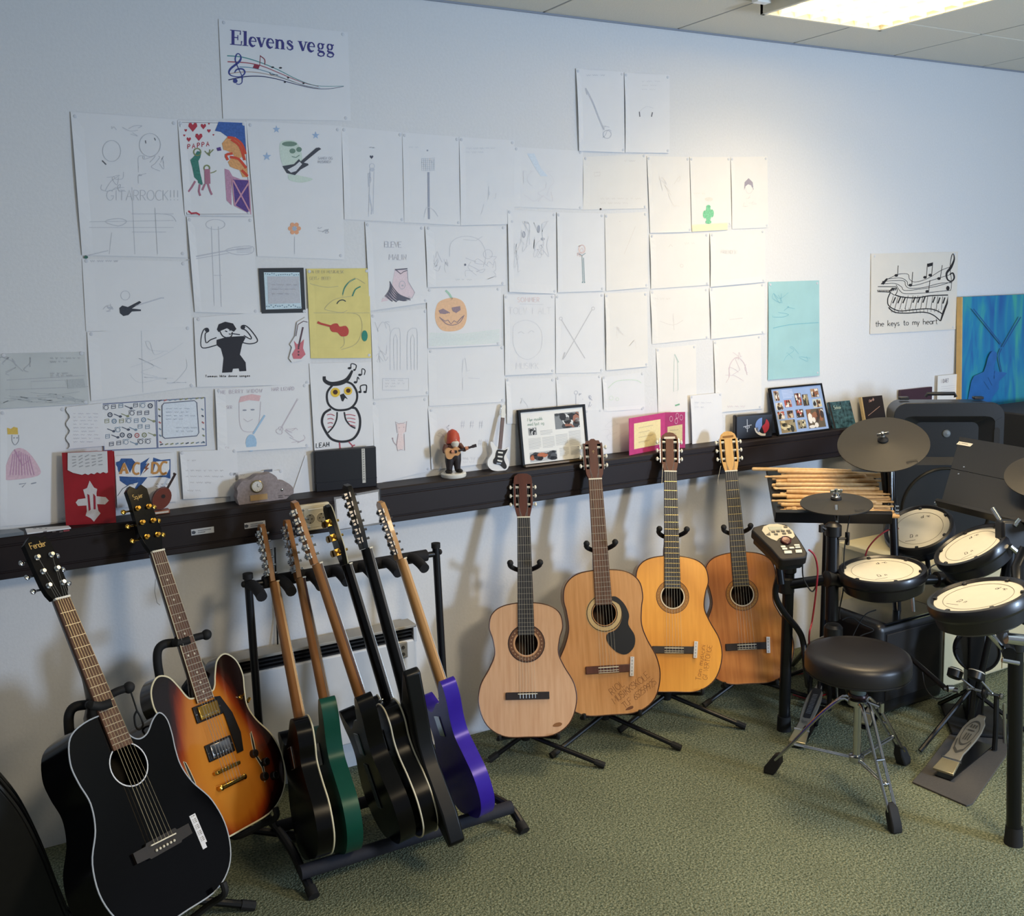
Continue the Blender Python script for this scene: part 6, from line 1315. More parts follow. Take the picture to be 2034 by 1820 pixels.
MB().lathe([(.020, 0), (.020, .004), (.0175, .006), (.0168, .0052)], (dx, -.015, dz), (0, -1, 0), 28).build('dial_rim', mat('rim_brass', 'b2a684', .3, .8, var=.03), g); MB().lathe([(.0165, 0), (.0165, .0057)], (dx, -.015, dz), (0, -1, 0), 24).build('dial', ink('dfe2e6'), g)
I = Ink(lambda u, v: Vector((pl.x+dx+u, pl.y-.0212, TZ1+dz+v)), (0, -1, 0)); I.line([(0, 0), (.001, .009)], .0014); I.line([(0, 0), (.006, -.002)], .0014)
for k in range(12): I.line([(.0125*sin(k*pi/6), .0125*cos(k*pi/6)), (.0145*sin(k*pi/6), .0145*cos(k*pi/6))], .001)
I.done('dial_marks', ink('3a3c44'), g)
q = P(514, 988, y=-.07); MB().box((q.x-pl.x, -.016, q.z-TZ1), (.055, .002, .018)).build('plaque', mat('plaque_brass', 'c2a276', .35, .5, var=.03), g)
q = P(560, 973, y=-.07); MB().ball((q.x-pl.x, -.015, q.z-TZ1), (.005, .003, .005), 12, 6).build('stud', CHR, g)
I = Ink(lambda u, v: P(u, v, y=-.0712), (0, -1, 0)); scrawl(I, 553, 985, 17, 2, 3.4, 9, .9, 2); I.done('engraved_writing', ink('3e3a3c'), g)

# black folder with a label strip
g, w_, h = lean('box_file', 'black box file standing under the owl painting', 'box file', (628, 978), (749, 966), (624, 898), yt=-.03)
BF = mat('file_black', '14161e', .45, var=.05)
MB().box((0, .012, h/2), (w_, .024, h)).build('cover', BF, g, bevel=.002)
MB().box((0, .0125, h*.22), (w_+.001, .025, .002)).build('hinge_groove', ink('2a2d38'), g)
MB().box((w_*.285, -.0006, h*.55), (w_*.055, .001, h*.86)).build('label_strip', ink('c9c8c2'), g)
I = fink(g, -.0016, w_, h)
for k in range(13): I.line([(.775, .05+k*.06), (.795, .055+k*.06)], .03)
I.line([(.755, .80), (.815, .80)], .012); I.done('label_print', ink('8a8a86'), g)

# gnome musician
gp = P(899, 946, z=TZ1)
g = thing('gnome_figurine', 'gnome figurine in a red hood playing guitar on a round white base', 'figurine', Vector((gp.x, -.052, TZ1)) )
g.rotation_euler = (0, 0, radians(-8)); g.scale = (1.12, 1.12, 1.12)
WH = mat('porcelain_white', 'dcdcd6', .3, coat=.3, var=.02); DT = mat('trousers_dark', '2b2427', .5, var=.12); SK = mat('skin_painted', 'cf9474', .5, var=.06); RH = mat('hood_red', 'b3442c', .5, var=.12); BD = mat('beard_white', 'cfd0c6', .6, var=.08, scale=90, bump=.4); MG = mat('toy_guitar_wood', 'c9935c', .35, coat=.3, var=.06); TB = mat('tunic_brown', '5e3a30', .6, var=.12)
MB().lathe([(.038, 0), (.040, .003), (.040, .011), (.036, .014), (0, .014)], n=30).build('base', WH, g)
bd = MB()
for s in (-1, 1):
    bd.lathe([(.009, 0), (.010, .012), (.014, .03), (.016, .05), (.014, .066)], (s*.014, 0, .018), (-s*.08, 0, 1), 14)
bd.ball((0, .001, .074), (.025, .019, .028), 18, 12); bd.build('trousers', DT, g)
for s in (-1, 1): MB().ball((s*.017, -.006, .018), (.011, .017, .007), 12, 8).build('shoe', ink('15120f'), g)
MB().ball((0, .002, .092), (.023, .017, .020), 16, 10).build('tunic', TB, g)
hdm = MB().ball((.003, -.002, .119), (.014, .014, .016), 18, 12).build('head', SK, g)
MB().ball((.005, -.0165, .118), (.0035, .004, .003), 10, 6).build('nose', SK, hdm)
for s in (-1, 1): MB().ball((.003+s*.0055, -.0145, .1225), (.0017, .001, .0017), 8, 5).build('eye', ink('1b1512'), hdm)
MB().tube([(-.001, -.0155, .1125), (.003, -.0165, .1110), (.008, -.0155, .1125)], .0009, 6).build('mouth', ink('8a3a30'), hdm)
hb = MB(); vs = []
hb.lathe([(.021, -.016), (.0225, 0), (.020, .014), (.013, .024), (.004, .029), (.0001, .030)], (.002, .004, .120), (.04, .22, 1), 20); hb.build('hood', RH, g)
MB().ball((-.013, .008, .120), (.011, .012, .018), 14, 8).build('hood_lining', mat('hood_tan', 'c9a476', .6, var=.06), g)
MB().lathe([(.0001, 0), (.006, .004), (.0125, .016), (.013, .024), (.009, .028)], (.003, -.012, .087), (0, -.05, 1), 16).build('beard', BD, g)
gm = Matrix.Translation((-.004, -.026, .083)) @ Matrix.Rotation(radians(-78), 4, 'Y').inverted() if 0 else Matrix.Translation((-.004, -.026, .083)) @ Matrix.Rotation(radians(78), 4, 'Y')
tg = MB(); tg.T = gm; tg.prism(spline([(0, -.030), (.013, -.028), (.018, -.016), (.011, -.003), (.014, .008), (.008, .017), (0, .018), (-.008, .017), (-.014, .008), (-.011, -.003), (-.018, -.016), (-.013, -.028)], 3, True), -.005, .005); tgo = tg.build('toy_guitar', MG, g, bevel=.001)
t2 = MB(); t2.T = gm; t2.box((0, -.005, .038), (.006, .005, .050)); t2.box((0, -.004, .066), (.009, .005, .014)); t2.build('toy_neck', ink('24181a'), tgo)
t3 = MB(); t3.T = gm; t3.lathe([(.0052, 0), (.0052, .0006)], (0, -.005, .003), (0, -1, 0), 14); t3.build('toy_sound_hole', ink('24140e'), tgo)
for s, a, b_, c_ in ((-1, (-.022, 0, .101), (-.030, -.012, .084), (-.012, -.032, .086)), (1, (.022, 0, .101), (.031, -.014, .086), (.034, -.031, .093))):
    MB().tube([Vector(q) for q in spline([a, b_, c_], 4)], [.0078]*3+[.0072]*3+[.006, .0055, .005][:3], 10).build('sleeve', TB, g)
    hnd = MB(); hnd.ball(c_, (.0055, .0045, .005), 10, 7)
    for f_ in range(4): hnd.tube([Vector(c_)+Vector((-.004+.0027*f_, -.003, .001)), Vector(c_)+Vector((-.004+.0027*f_, -.0062, -.002)), Vector(c_)+Vector((-.0037+.0026*f_, -.0045, -.0062))], [.0014, .0013, .001], 6)
    hnd.tube([Vector(c_)+Vector((.004, -.002, .003)), Vector(c_)+Vector((.006, -.005, .006))], [.0015, .0011], 6); hnd.build('hand', SK, g)

# miniature white guitar leaning on the wall
a = P(980, 933, z=TZ1); a.y = -.055; b_ = P(1001, 803, y=-.022); d = b_-a
mg = frame((a.x, a.y, TZ1), z=d, y=(sin(radians(10)), 1, 0)); s_ = d.length/.98
g = thing('miniature_guitar', 'miniature white electric guitar with black guard leaning on the wall', 'ornament', mg @ Matrix.Scale(s_, 4))
out = spline(STRAT, 5, True)
MB().prism(out, 0, .05).build('body', mat('mini_white', 'dfe0e0', .25, coat=.4, var=.02), g, bevel=.006)
MB().prism(spline([(-.07, .10), (.02, .09), (.10, .04), (.13, .08), (.085, .16), (.075, .22), (.105, .29), (.115, .335), (.07, .31), (-.03, .31), (-.055, .26), (-.06, .2), (-.085, .15)], 3, True), -.008, 0).build('pickguard', ink('14151a'), g)
for z in (.15, .21, .27): MB().box((.01, -.012, z), (.075, .01, .022), Matrix.Rotation(radians(8 if z < .2 else 0), 3, 'Y')).build('pickup', WH, g)
MB().box((0, -.006, .11), (.07, .012, .02)).build('bridge', CHR, g)
MB().box((0, -.002, .55), (.05, .028, .46)).build('neck', mat('mini_neck', '5b4338', .4, var=.1), g)
ho = [(.0215, .78), (.045, .83), (.03, .86), (.026, .96), (0, .98), (-.028, .95), (-.030, .83), (-.0215, .78)]; MB().prism(ho, -.002, .014).build('headstock', WH, g)
for k in range(6): MB().ball((-.036, .006, .82+.026*k), (.009, .006, .008), 8, 5).build('tuning_peg', CHR, g)

# framed newspaper page
g, w_, h = lean('framed_newspaper', 'black framed newspaper page standing on the trunking', 'framed print', (1038, 929), (1171, 913), (1017, 816), yt=-.02)
FRB = mat('frame_black', '0b0c10', .5, var=.05, spec=.2)
def pic_frame(g, w_, h, t, m=FRB, d=.014, inner=None):
    for s in (-1, 1): MB().box((s*(w_/2-t/2), d/2-.003, h/2), (t, d, h)).build('frame_side', m, g, bevel=.001)
    for z in (t/2, h-t/2): MB().box((0, d/2-.003, z), (w_-2*t, d, t)).build('frame_rail', m, g, bevel=.001)
    return MB().box((0, .003, h/2), (w_-2*t+.002, .003, h-2*t+.002)).build('page', inner or mat('page_white', 'dfe0de', .6, var=.015, scale=20), g, smooth=False)
pg = pic_frame(g, w_, h, .010)
q = MB(); q.tube([(0, .012, h*.7), (-.02, .05, .03)], .006, 6); q.build('strut', FRB, g)
I = fink(g, .0011, w_, h)
def newslines(I, x0, x1, y0, n, dy=.022, wd=.006):
    for k in range(n): I.line([(x0, y0+k*dy), (x1-(.03 if k == n-1 else 0), y0+k*dy)], wd)
newslines(I, .12, .30, .52, 9); newslines(I, .32, .50, .52, 9); newslines(I, .52, .70, .50, 9); newslines(I, .72, .90, .46, 12); newslines(I, .30, .48, .40, 4); newslines(I, .56, .70, .74, 7); newslines(I, .73, .9, .74, 7)
I.done('print_columns', ink('a9abae'), pg)
I = fink(g, .0011, w_, h); I.text('Mye musikk', .13, .21, .055, (.8, 0), (0, -1), .006, sp=.85); I.text('med lyst og', .13, .29, .055, (.8, 0), (0, -1), .006, sp=.85); I.done('headline_print', ink('8fa89c'), pg)
def photo(g, par, x0, y0, x1, y1, y, seed, base, cols, w_, h, name='photo'):
    I = fink(g, y, w_, h); I.fill([(x0, y0), (x1, y0), (x1, y1), (x0, y1)]); ob = I.done(name, ink(base), par)
    rr = random.Random(seed)
    for c in cols:
        I = fink(g, y-.0007, w_, h)
        for k in range(5):
            cx_, cy_ = rr.uniform(x0+.02, x1-.02), rr.uniform(y0+.02, y1-.02); rx = min(cx_-x0, x1-cx_, (x1-x0)*rr.uniform(.07, .2)); ry = min(cy_-y0, y1-cy_, (y1-y0)*rr.uniform(.1, .35))
            n = 7; I.fill([(cx_+rx*cos(2*pi*j/n+.3), cy_+ry*sin(2*pi*j/n+.3)) for j in range(n)])
        I.done('photo_print', ink(c), par)
photo(g, pg, .53, .12, .90, .40, .0011, 2, '7f858a', ['d5d8da', '3a3e44', '9c6a58', '24262c'], w_, h)
photo(g, pg, .13, .33, .25, .46, .0011, 3, '8c8f92', ['2a2c30', 'd0d2d4'], w_, h)
photo(g, pg, .12, .76, .52, .93, .0011, 4, 'b4b8ba', ['33363c', '4a5058', 'b06848', '202226'], w_, h)
MB().box((0, -.012, .004), (w_*.98, .016, .006)).build('ledge', mat('ledge_wood', '6a5638', .5, var=.1), g)

# open pink card
def standing_leaf(g, p0, p1, z1a, z1b, m, name):
    pass
A = P(1250, 901, z=TZ1); Bm = P(1319, 893, z=TZ1); C_ = P(1361, 884, z=TZ1); A.y = -.075; Bm.y = -.030; C_.y = -.068
A = Vector((P(1250, 901, y=A.y).x, A.y, TZ1)); Bm = Vector((P(1321, 893, y=Bm.y).x, Bm.y, TZ1)); C_ = Vector((P(1361, 884, y=C_.y).x, C_.y, TZ1))
g = thing('open_card', 'open magenta card with two cream inner pages', 'card', Vector((Bm.x, Bm.y, TZ1)))
PNK = mat('card_magenta', 'b93a78', .5, var=.08, scale=60)
for (a_, b2, tl, tr, nm, sd) in ((A, Bm, P(1251, 828, y=A.y).z, P(1321, 823, y=Bm.y).z, 'left_leaf', 1), (Bm, C_, P(1321, 823, y=Bm.y).z, P(1361, 815, y=C_.y).z, 'right_leaf', 2)):
    hh_ = ((tl+tr)/2-TZ1); x = (b2-a_); wl = x.length; x.normalize(); y = Vector((0, 0, 1)).cross(x); m_ = Matrix((x, y, Vector((0, 0, 1)))).transposed().to_4x4(); m_.translation = a_
    m2 = wm(g).inverted() @ m_
    q = MB(); q.T = m2; q.box((wl/2, .001, hh_/2), (wl, .0016, hh_)); lf = q.build(nm, PNK, g, smooth=False)
    I = Ink(lambda u, v, m_=m_, wl=wl, hh_=hh_: m_ @ Vector((u*wl, -.0004, v*hh_)), -y)
    if sd == 1: I.fill([(.13, .14), (.87, .14), (.87, .84), (.13, .84)])
    else: I.fill([(.12, .10), (.86, .14), (.86, .66), (.12, .60)])
    I.done('cream_page', ink('e6d6a4'), lf)
    I = Ink(lambda u, v, m_=m_, wl=wl, hh_=hh_: m_ @ Vector((u*wl, -.0010, v*hh_)), -y)
    for k in range(4): I.line([(.25, .7-k*.13 if sd == 1 else .5-k*.1), (.66-.1*(k % 2), .71-k*.13 if sd == 1 else .51-k*.1)], .02)
    I.done('faint_writing', ink('c2a86c'), lf)
    if sd == 2:
        I = Ink(lambda u, v, m_=m_, wl=wl, hh_=hh_: m_ @ Vector((u*wl, -.0010, v*hh_)), -y)
        for (x_, y_) in ((.3, .82), (.55, .75), (.8, .85), (.6, .9)): I.ring(x_, y_, .07, .02)
        I.done('pale_swirls', ink('e0a8c4'), lf)

# dark tin
g, w_, h = lean('round_edged_tin', 'small black tin with red, white and blue disc emblem', 'tin', (1461, 875), (1535, 869), (1458, 826), yt=-.05)
MB().box((0, .014, h/2), (w_, .028, h)).build('tin_body', mat('tin_black', '17181f', .35, .2, var=.06), g, bevel=.006, seg=3)
I = fink(g, -.0006, w_, h)
for a0, c_ in ((0, 0),): pass
I.fill([(.70+.20*cos(radians(a_))*.9, .48+.32*sin(radians(a_))) for a_ in range(120, 271, 15)]+[(.70, .48)]); I.done('blue_sector', ink('6f8fd0'), g)
I = fink(g, -.0006, w_, h); I.fill([(.72+.20*cos(radians(a_))*.9, .50+.32*sin(radians(a_))) for a_ in range(-60, 76, 15)]+[(.70, .52), (.78, .40)]); I.done('red_sector', ink('a8283a'), g)
I = fink(g, -.0006, w_, h); I.line([(.54, .55), (.58, .72), (.68, .84), (.80, .86)], .09, smooth=4); I.done('white_sector', ink('d6d6d6'), g)
I = fink(g, -.0006, w_, h); I.line([(.30, .18), (.31, .70)], .02); I.line([(.20, .48), (.42, .42)], .03); I.ring(.31, .5, .05, .02); I.done('silver_emblem', ink('aab0bc'), g)

# framed photo collage
g, w_, h = lean('photo_collage', 'black framed blue collage of many small photos', 'framed photos', (1546, 867), (1650, 854), (1529, 771), yt=-.02)
pg = pic_frame(g, w_, h, .007, inner=mat('collage_blue', '8ea6d0', .5, var=.1, scale=10))
MB().tube([(0, .012, h*.7), (-.02, .05, .03)], .006, 6).build('strut', FRB, g)
cl = [['d9d4cc', '3a2c28', '8a5a40'], ['c8b89a', '2a2220', '6a4a34'], ['b04a3c', 'e0d8d0', '2c2420'], ['8f8468', '2a2a22', 'cfc4a0']]
for k, (x0, y0, x1, y1, bs) in enumerate([(.06, .07, .16, .28, 'a8a49a'), (.06, .32, .19, .47, 'c8c8c4'), (.06, .50, .19, .66, 'c4c0b4'), (.08, .69, .36, .95, '8a7a5c'), (.23, .28, .36, .43, 'a85248'), (.24, .50, .36, .66, '9a7a68'), (.44, .16, .56, .42, '6a5a52'), (.58, .20, .69, .44, '4a3c38'), (.76, .10, .91, .28, 'a08468'), (.76, .32, .93, .50, 'b8c0bc'), (.41, .50, .55, .67, '5a463c'), (.40, .72, .56, .90, '8c8270'), (.60, .52, .93, .92, '5c5040')]):
    photo(g, pg, x0, y0, x1, y1, .0011, 50+k, bs, cl[k % 4], w_, h)
I = fink(g, .0011, w_, h); newslines(I, .22, .42, .08, 6, .03, .009); I.done('print_lines', ink('c4d0ea'), pg)

# disc cases and books further right
g, w_, h = lean('disc_case', 'disc case with pale blue swirls on black', 'disc case', (1657, 852), (1701, 847), (1650, 799), yt=-.03)
cb = MB().box((0, .005, h/2), (w_, .010, h)).build('case', mat('disc_cover', '14242e', .2, coat=.3, color2='4f7c90', scale=60, var=.2), g, bevel=.001)
MB().box((-w_*.46, -.0006, h/2), (w_*.07, .001, h)).build('spine', ink('1a1c20'), g)
I = fink(g, -.0009, w_, h); I.text('Sekai', .20, .28, .13, (.9, 0), (0, -1), .02); I.done('title_print', ink('a8c4cc'), g)
g, w_, h = lean('disc_case', 'dark brown disc case with small pinkish title', 'disc case', (1718, 843), (1761, 838), (1714, 789), yt=-.03)
MB().box((0, .005, h/2), (w_, .010, h)).build('case', mat('disc_cover_brown', '241814', .25, coat=.3, var=.2, scale=50), g, bevel=.001)
MB().box((-w_*.48, .004, h/2), (w_*.06, .014, h*1.0)).build('spine', ink('c9b48a'), g)
I = fink(g, -.0009, w_, h); I.text('Norsk', .35, .22, .10, (.9, -.25), (0, -1), .02); I.line([(.2, .7), (.5, .55), (.8, .4)], .02); I.done('title_print', ink('c8a4a0'), g)
g, w_, h = lean('book', 'purple brown book leaning on the wall behind the loudspeaker', 'book', (1787, 826), (1850, 819), (1781, 776), yt=-.02)
MB().box((0, .005, h/2), (w_, .012, h)).build('cover', mat('book_purple', '3c2430', .5, var=.08), g, bevel=.001)
g, w_, h = lean('note_card', 'white handwritten note standing behind the loudspeaker', 'note', (1861, 815), (1903, 811), (1852, 748), yt=-.02)
MB().box((0, .001, h/2), (w_, .002, h)).build('card', PW2, g, smooth=False)
I = fink(g, -.0008, w_, h); I.text('I IDARET', .15, .2, .10, (.9, .0), (0, -1), .012, sp=.8); I.done('title_print', ink('8f8a92'), g)
I = fink(g, -.0008, w_, h); newslines(I, .15, .8, .3, 5, .06, .008); I.done('faint_writing', ink('bdb6b4'), g)

# plastic sleeve with a sheet taped over the front of the trunking
g = thing('plastic_sleeve', 'clear plastic sleeve with a white sheet taped over the trunking front', 'plastic sleeve', P(705, 1036, y=-TD-.002))
pa = [P(u, v, y=-TD-.004) for u, v in [(667, 992), (751, 977), (753, 1038), (672, 1052)]]
inv = wm(g).inverted(); pa = [inv @ q for q in pa]
MB().add([*pa, *[q+Vector((0, .001, 0)) for q in pa]], [(0, 1, 2, 3), (7, 6, 5, 4), (0, 4, 5, 1), (1, 5, 6, 2), (2, 6, 7, 3), (3, 7, 4, 0)]).build('sheet', ink('d8dbe2'), g, smooth=False)
pb = [P(u, v, y=-TD-.006) for u, v in [(663, 988), (753, 972), (756, 1041), (668, 1056)]]; pb = [inv @ q for q in pb]
n = 8; vs = []; rr = random.Random(8)
for j in range(n+1):
    for i in range(n+1):
        s, t = i/n, j/n; q = (pb[0]*(1-s)+pb[1]*s)*(1-t)+(pb[3]*(1-s)+pb[2]*s)*t; q = q+Vector((0, -abs(rr.gauss(0, .0022)), 0)); vs.append(q)
MB().add(vs, [(j*(n+1)+i, j*(n+1)+i+1, (j+1)*(n+1)+i+1, (j+1)*(n+1)+i) for j in range(n) for i in range(n)]).build('sleeve_film', mat('clear_film', 'f4f6fa', .12, alpha=.28, spec=.8, var=.0), g)
# ================================================================== drum corner
def ray(u, v): return (CR*((u-CX)/FPX) - CU*((v-CY)/FPX) + CF)
def PD(u, v, d): return CAMP+ray(u, v)*d
def Pn(u, v, o, n):
    r = ray(u, v); return CAMP+r*((Vector(o)-CAMP).dot(n)/r.dot(n))
def disc_pose(c, a, b, th, r):
    """centre and normal of a real disc of radius r seen as an ellipse a x b px tilted th deg"""
    d = FPX*r/a; o = PD(*c, d); v = (CAMP-o).normalized(); k = b/a
    up = (-sin(radians(th))*CR+cos(radians(th))*CU); up = (up-v*up.dot(v)).normalized()
    n = v*k+up*sqrt(1-k*k)
    return o, n.normalized(), up
VIN = mat('vinyl_black', '111116', .35, coat=.1, var=.08, scale=40); PLB = mat('kit_plastic', '0d0e12', .4, var=.08); KB = mat('kit_tube', '0b0d13', .3, .2, var=.06)
HEADW = mat('mesh_head_rim', 'dad5c6', .6, var=.02, spec=.2); HEADG = mat('mesh_head', '9c9a8e', .7, var=.05, scale=220, spec=.2)

# low cream cabinet
CX0, CX1, CY0, CY1, CZ = 3.40, 4.14, -.66, -.13, .50
cab = thing('low_cabinet', 'low cream cabinet behind the drum kit carrying the loudspeaker', 'cabinet', Vector(((CX0+CX1)/2, (CY0+CY1)/2, 0)))
CRM = mat('cabinet_cream', 'cabf9c', .5, var=.02); cw, cdp = CX1-CX0, CY1-CY0
MB().box((0, 0, .475+.011), (cw+.02, cdp+.02, .022)).build('worktop', mat('worktop_cream', 'd9cfab', .45, var=.02), cab, bevel=.003)
MB().box((0, .01, .2375), (cw, cdp-.02, .475)).build('carcass', CRM, cab)
for s in (-1, 1): MB().box((s*cw/4, -cdp/2+.005, .2425), (cw/2-.006, .018, .450)).build('door', CRM, cab, bevel=.002)
# amplifier cabinet at the far right
am = thing('amplifier', 'tall black amplifier cabinet below the turquoise painting', 'amplifier', Vector((4.52, -.36, 0)))
MB().box((0, 0, .515), (.66, .40, 1.03)).build('cabinet', mat('tolex_black', '16181c', .7, var=.15, scale=300, bump=.3), am, bevel=.008)
MB().box((0, -.202, .50), (.60, .006, .80)).build('grille', mat('grille_cloth', '0b0c0e', .8, var=.3, scale=400, bump=.4), am)
MB().box((0, -.203, .955), (.60, .006, .07)).build('control_panel', mat('panel_dark', '22252a', .3, .4, var=.05), am)
for k in range(7): MB().lathe([(.012, 0), (.010, .014)], (-.24+.08*k, -.206, .955), (0, -1, 0), 14).build('knob', PLB, am)

# loudspeaker
spo = Vector((3.70, -.37, CZ+.0)); fd = Vector((-.60, -.80, 0)).normalized()
sp = thing('loudspeaker', 'large black moulded loudspeaker with horn and round woofer', 'loudspeaker', frame(spo, z=(0, 0, 1), y=-fd))
SB = mat('speaker_plastic', '15171b', .35, var=.06, scale=160, bump=.08); sw_, sh_ = .435, .625
def rrect(w, h, r, n=5, z0=0, bulge=0):
    pts = []
    for cx_, cz_, a0 in ((w/2-r, z0+r, -90), (w/2-r, z0+h-r, 0), (-w/2+r, z0+h-r, 90), (-w/2+r, z0+r, 180)):
        for k in range(n+1): a = radians(a0+90*k/n); pts.append((cx_+r*cos(a), cz_+r*sin(a)))
    return pts
fo = rrect(sw_, sh_, .045)
fo = [(x, z+(.020*(1-(x/(sw_/2))**2) if z > sh_*.7 else 0)) for x, z in fo]
horn = rrect(.36, .20, .03, z0=.375); wof = circle(0, .185, .172, 40)
MB().prism(fo, -.150, -.120, [horn, wof]).build('baffle', SB, sp, bevel=.006)
MB().prism([(x*.97, z*.985+.003) for x, z in fo], -.120, .02).build('shell', SB, sp, bevel=.01)
MB().prism([(x*.78, z*.95+.01) for x, z in fo], .02, .12).build('rear_shell', SB, sp, bevel=.02)
hn = MB(); r0 = rrect(.36, .20, .03, z0=.375); r1 = rrect(.10, .07, .02, z0=.44); N_ = len(r0)
hn.add([(x, -.148, z) for x, z in r0]+[(x, -.08, z) for x, z in r1], [(i, (i+1) % N_, N_+(i+1) % N_, N_+i) for i in range(N_)]); hn.build('horn_flare', SB, sp)
MB().lathe([(.017, 0), (.014, .004), (.0001, .006)], (0, -.122, .50), (0, -1, 0), 20).build('horn_badge', mat('badge_grey', '5a6268', .5, .3, var=.04), sp)
MB().lathe([(.176, 0), (.172, .004), (.166, -.004), (.150, -.016), (.06, -.045), (.055, -.040), (.0001, -.030)], (0, -.150, .185), (0, -1, 0), 40).build('woofer_cone', mat('cone_black', '0a0b0d', .5, var=.1), sp)
MB().tube([(.174*cos(2*pi*k/40), -.152, .185+.174*sin(2*pi*k/40)) for k in range(40)], .006, 8, True).build('woofer_ring', mat('ring_dark', '2a2824', .3, .4, var=.05), sp)
for s in (-1, 1):
    MB().prism([(x+s*(sw_/2-.028), z) for x, z in rrect(.022, .15, .0108, z0=.38)], -.1512, -.1495).build('side_slot', ink('050506'), sp)
MB().tube([(-.06, -.02, sh_+.016), (-.055, -.02, sh_+.030), (.055, -.02, sh_+.030), (.06, -.02, sh_+.016)], .008, 8).build('top_handle', PLB, sp)
for s in (-1, 1): MB().box((s*.15, -.02, sh_+.012), (.04, .03, .012)).build('top_foot', PLB, sp, bevel=.003)

# black case behind the stool
bc = thing('black_case', 'low black case with chrome edge behind the stool', 'case', Vector((3.16, -.56, 0)))
MB().box((0, 0, .19), (.38, .30, .36)).build('case_body', mat('case_black', '14151a', .4, var=.1, scale=30), bc, bevel=.03, seg=4)
for z in (.372, .36): MB().box((0, -.01, z), (.30, .28, .004)).build('chrome_edge', CHR, bc)
MB().box((.0, -.152, .20), (.30, .006, .26)).build('case_front', mat('case_cloth', '0b0c10', .8, var=.2), bc, bevel=.003)

# music stand with drumsticks
zA, zB = .76, .89
dA, dB, dC, dD = P(1547, 1037, z=zA), P(1763, 1040, z=zA), P(1754, 936, z=zB), P(1525, 932, z=zB)
cx_ = (dA+dB)/2; X_ = (dB-dA).normalized(); up_ = ((dC+dD)/2-cx_); up_ = (up_-X_*up_.dot(X_)); Hd = up_.length; up_.normalize(); Wd = ((dB-dA).length+(dC-dD).length)/2
print('desk', Wd, Hd)
ms = thing('music_stand', 'black music stand desk holding a pile of drumsticks', 'music stand', Vector((cx_.x+.08, cx_.y+.12, 0)))
Mdk = frame(cx_, z=up_, x=X_)       # x along, z up the desk, y = behind/under
if (Mdk.to_3x3() @ Vector((0, 1, 0))).z > 0: Mdk = Mdk @ Matrix.Rotation(0, 4, 'X')
yv = Mdk.to_3x3() @ Vector((0, 1, 0)); print('desk y', yv)
SG = -1 if yv.z < 0 else 1          # front side of the desk is towards -y*SG... front = up-facing
DK2 = mat('stand_desk_black', '121318', .4, .2, var=.06)
def dbox(c, s, name, m=DK2, par=None, bevel=.0015):
    q = MB(); q.T = Mdk; q.box(c, s); return q.build(name, m, par or ms, world=True, bevel=bevel)
f_ = 1 if yv.dot(CAMP-cx_) > 0 else -1
dbox((0, -f_*.0015, Hd/2), (Wd, .003, Hd), 'desk'); dbox((0, f_*.020, .0), (Wd, .045, .003), 'ledge'); dbox((0, f_*.042, .008), (Wd, .003, .020), 'ledge_lip')
dbox((-Wd/2, f_*.006, Hd/2), (.004, .015, Hd), 'side_flange')
hb_ = Mdk @ Vector((0, -f_*.02, Hd*.4)); MB().rod((ms.location.x, ms.location.y, .05), hb_, .011, n=12).build('pole', KB, ms, world=True)
for k in range(3):
    a_ = radians(100+120*k); e_ = Vector((ms.location.x+.24*cos(a_), min(-.03, ms.location.y+.24*sin(a_)), .012)); MB().rod((ms.location.x, ms.location.y, .16), e_, .008, n=8).build('leg', KB, ms, world=True)
STK = wood('stick_maple', 'dcb987', 'd0a76e', .45, .1, .08); STK2 = wood('stick_hickory', 'd6ad78', 'c69a62', .45, .1, .08)
def stick_mb(L_=.40, r=.0074):
    return MB().lathe([(.0001, 0), (r*.8, .002), (r, .008), (r, L_*.72), (r*.62, L_*.93), (r*.42, L_*.955), (r*.62, L_*.975), (r*.55, L_*.995), (.0001, L_)], (-L_/2, 0, 0), (1, 0, 0), 10)
smesh = []
rr = random.Random(21); nst = 17; zz = .0095; sidx = 0
def put_stick(x, z, lift, rot, flip, m):
    global sidx
    q = stick_mb(.38+rr.uniform(-.01, .02)) if len(smesh) < 4 else None
    if q is not None:
        o = q.build('drumstick', m, None); smesh.append(o)
    else:
        o = smesh[sidx % 4].copy(); COL.objects.link(o)
    o.matrix_basis = Mdk @ Matrix.Translation((x, f_*(.0085+lift), z)) @ Matrix.Rotation(radians(rot), 4, 'Y') @ Matrix.Rotation(pi if flip else 0, 4, 'Z')
    sidx += 1
    tag(o, 'pale wooden drumstick lying in the pile on the music stand', 'drumstick', 'drumsticks piled on the music stand')
    return o
for k in range(19):
    put_stick(rr.uniform(-.01, .05), .012+k*.0465*Hd, .0, rr.uniform(-1.2, 1.2), k % 2 == 0, STK if k % 3 else STK2)
for k in range(11):
    put_stick(rr.uniform(-.03, .05), .02+k*.080*Hd, .0135, rr.uniform(-2.2, 2.2), k % 3 == 0, STK2 if k % 2 else STK)
o = put_stick(-.075, Hd*.905, .014, .8, False, STK); o['label'] = 'topmost drumstick sticking out far left of the pile'; 
if 'group' in o: del o['group']
for dz_ in (.025, .04): 
    q = MB(); q.T = Mdk; q.ball((-.135, f_*.03, dz_), (.014, .011, .011), 12, 8); q.rod((-.135, f_*.03, dz_), (.15, f_*.03, dz_+.01), .0055, n=8)
    o = q.build('drum_mallet', STK, None, ang=50); c0 = Mdk @ Vector((0, f_*.03, dz_)); o.data.transform(Matrix.Translation(-c0)); o.location = c0
    tag(o, 'round headed wooden mallet, %s of the two on the stick pile' % ('lower' if dz_ < .03 else 'upper'), 'mallet')

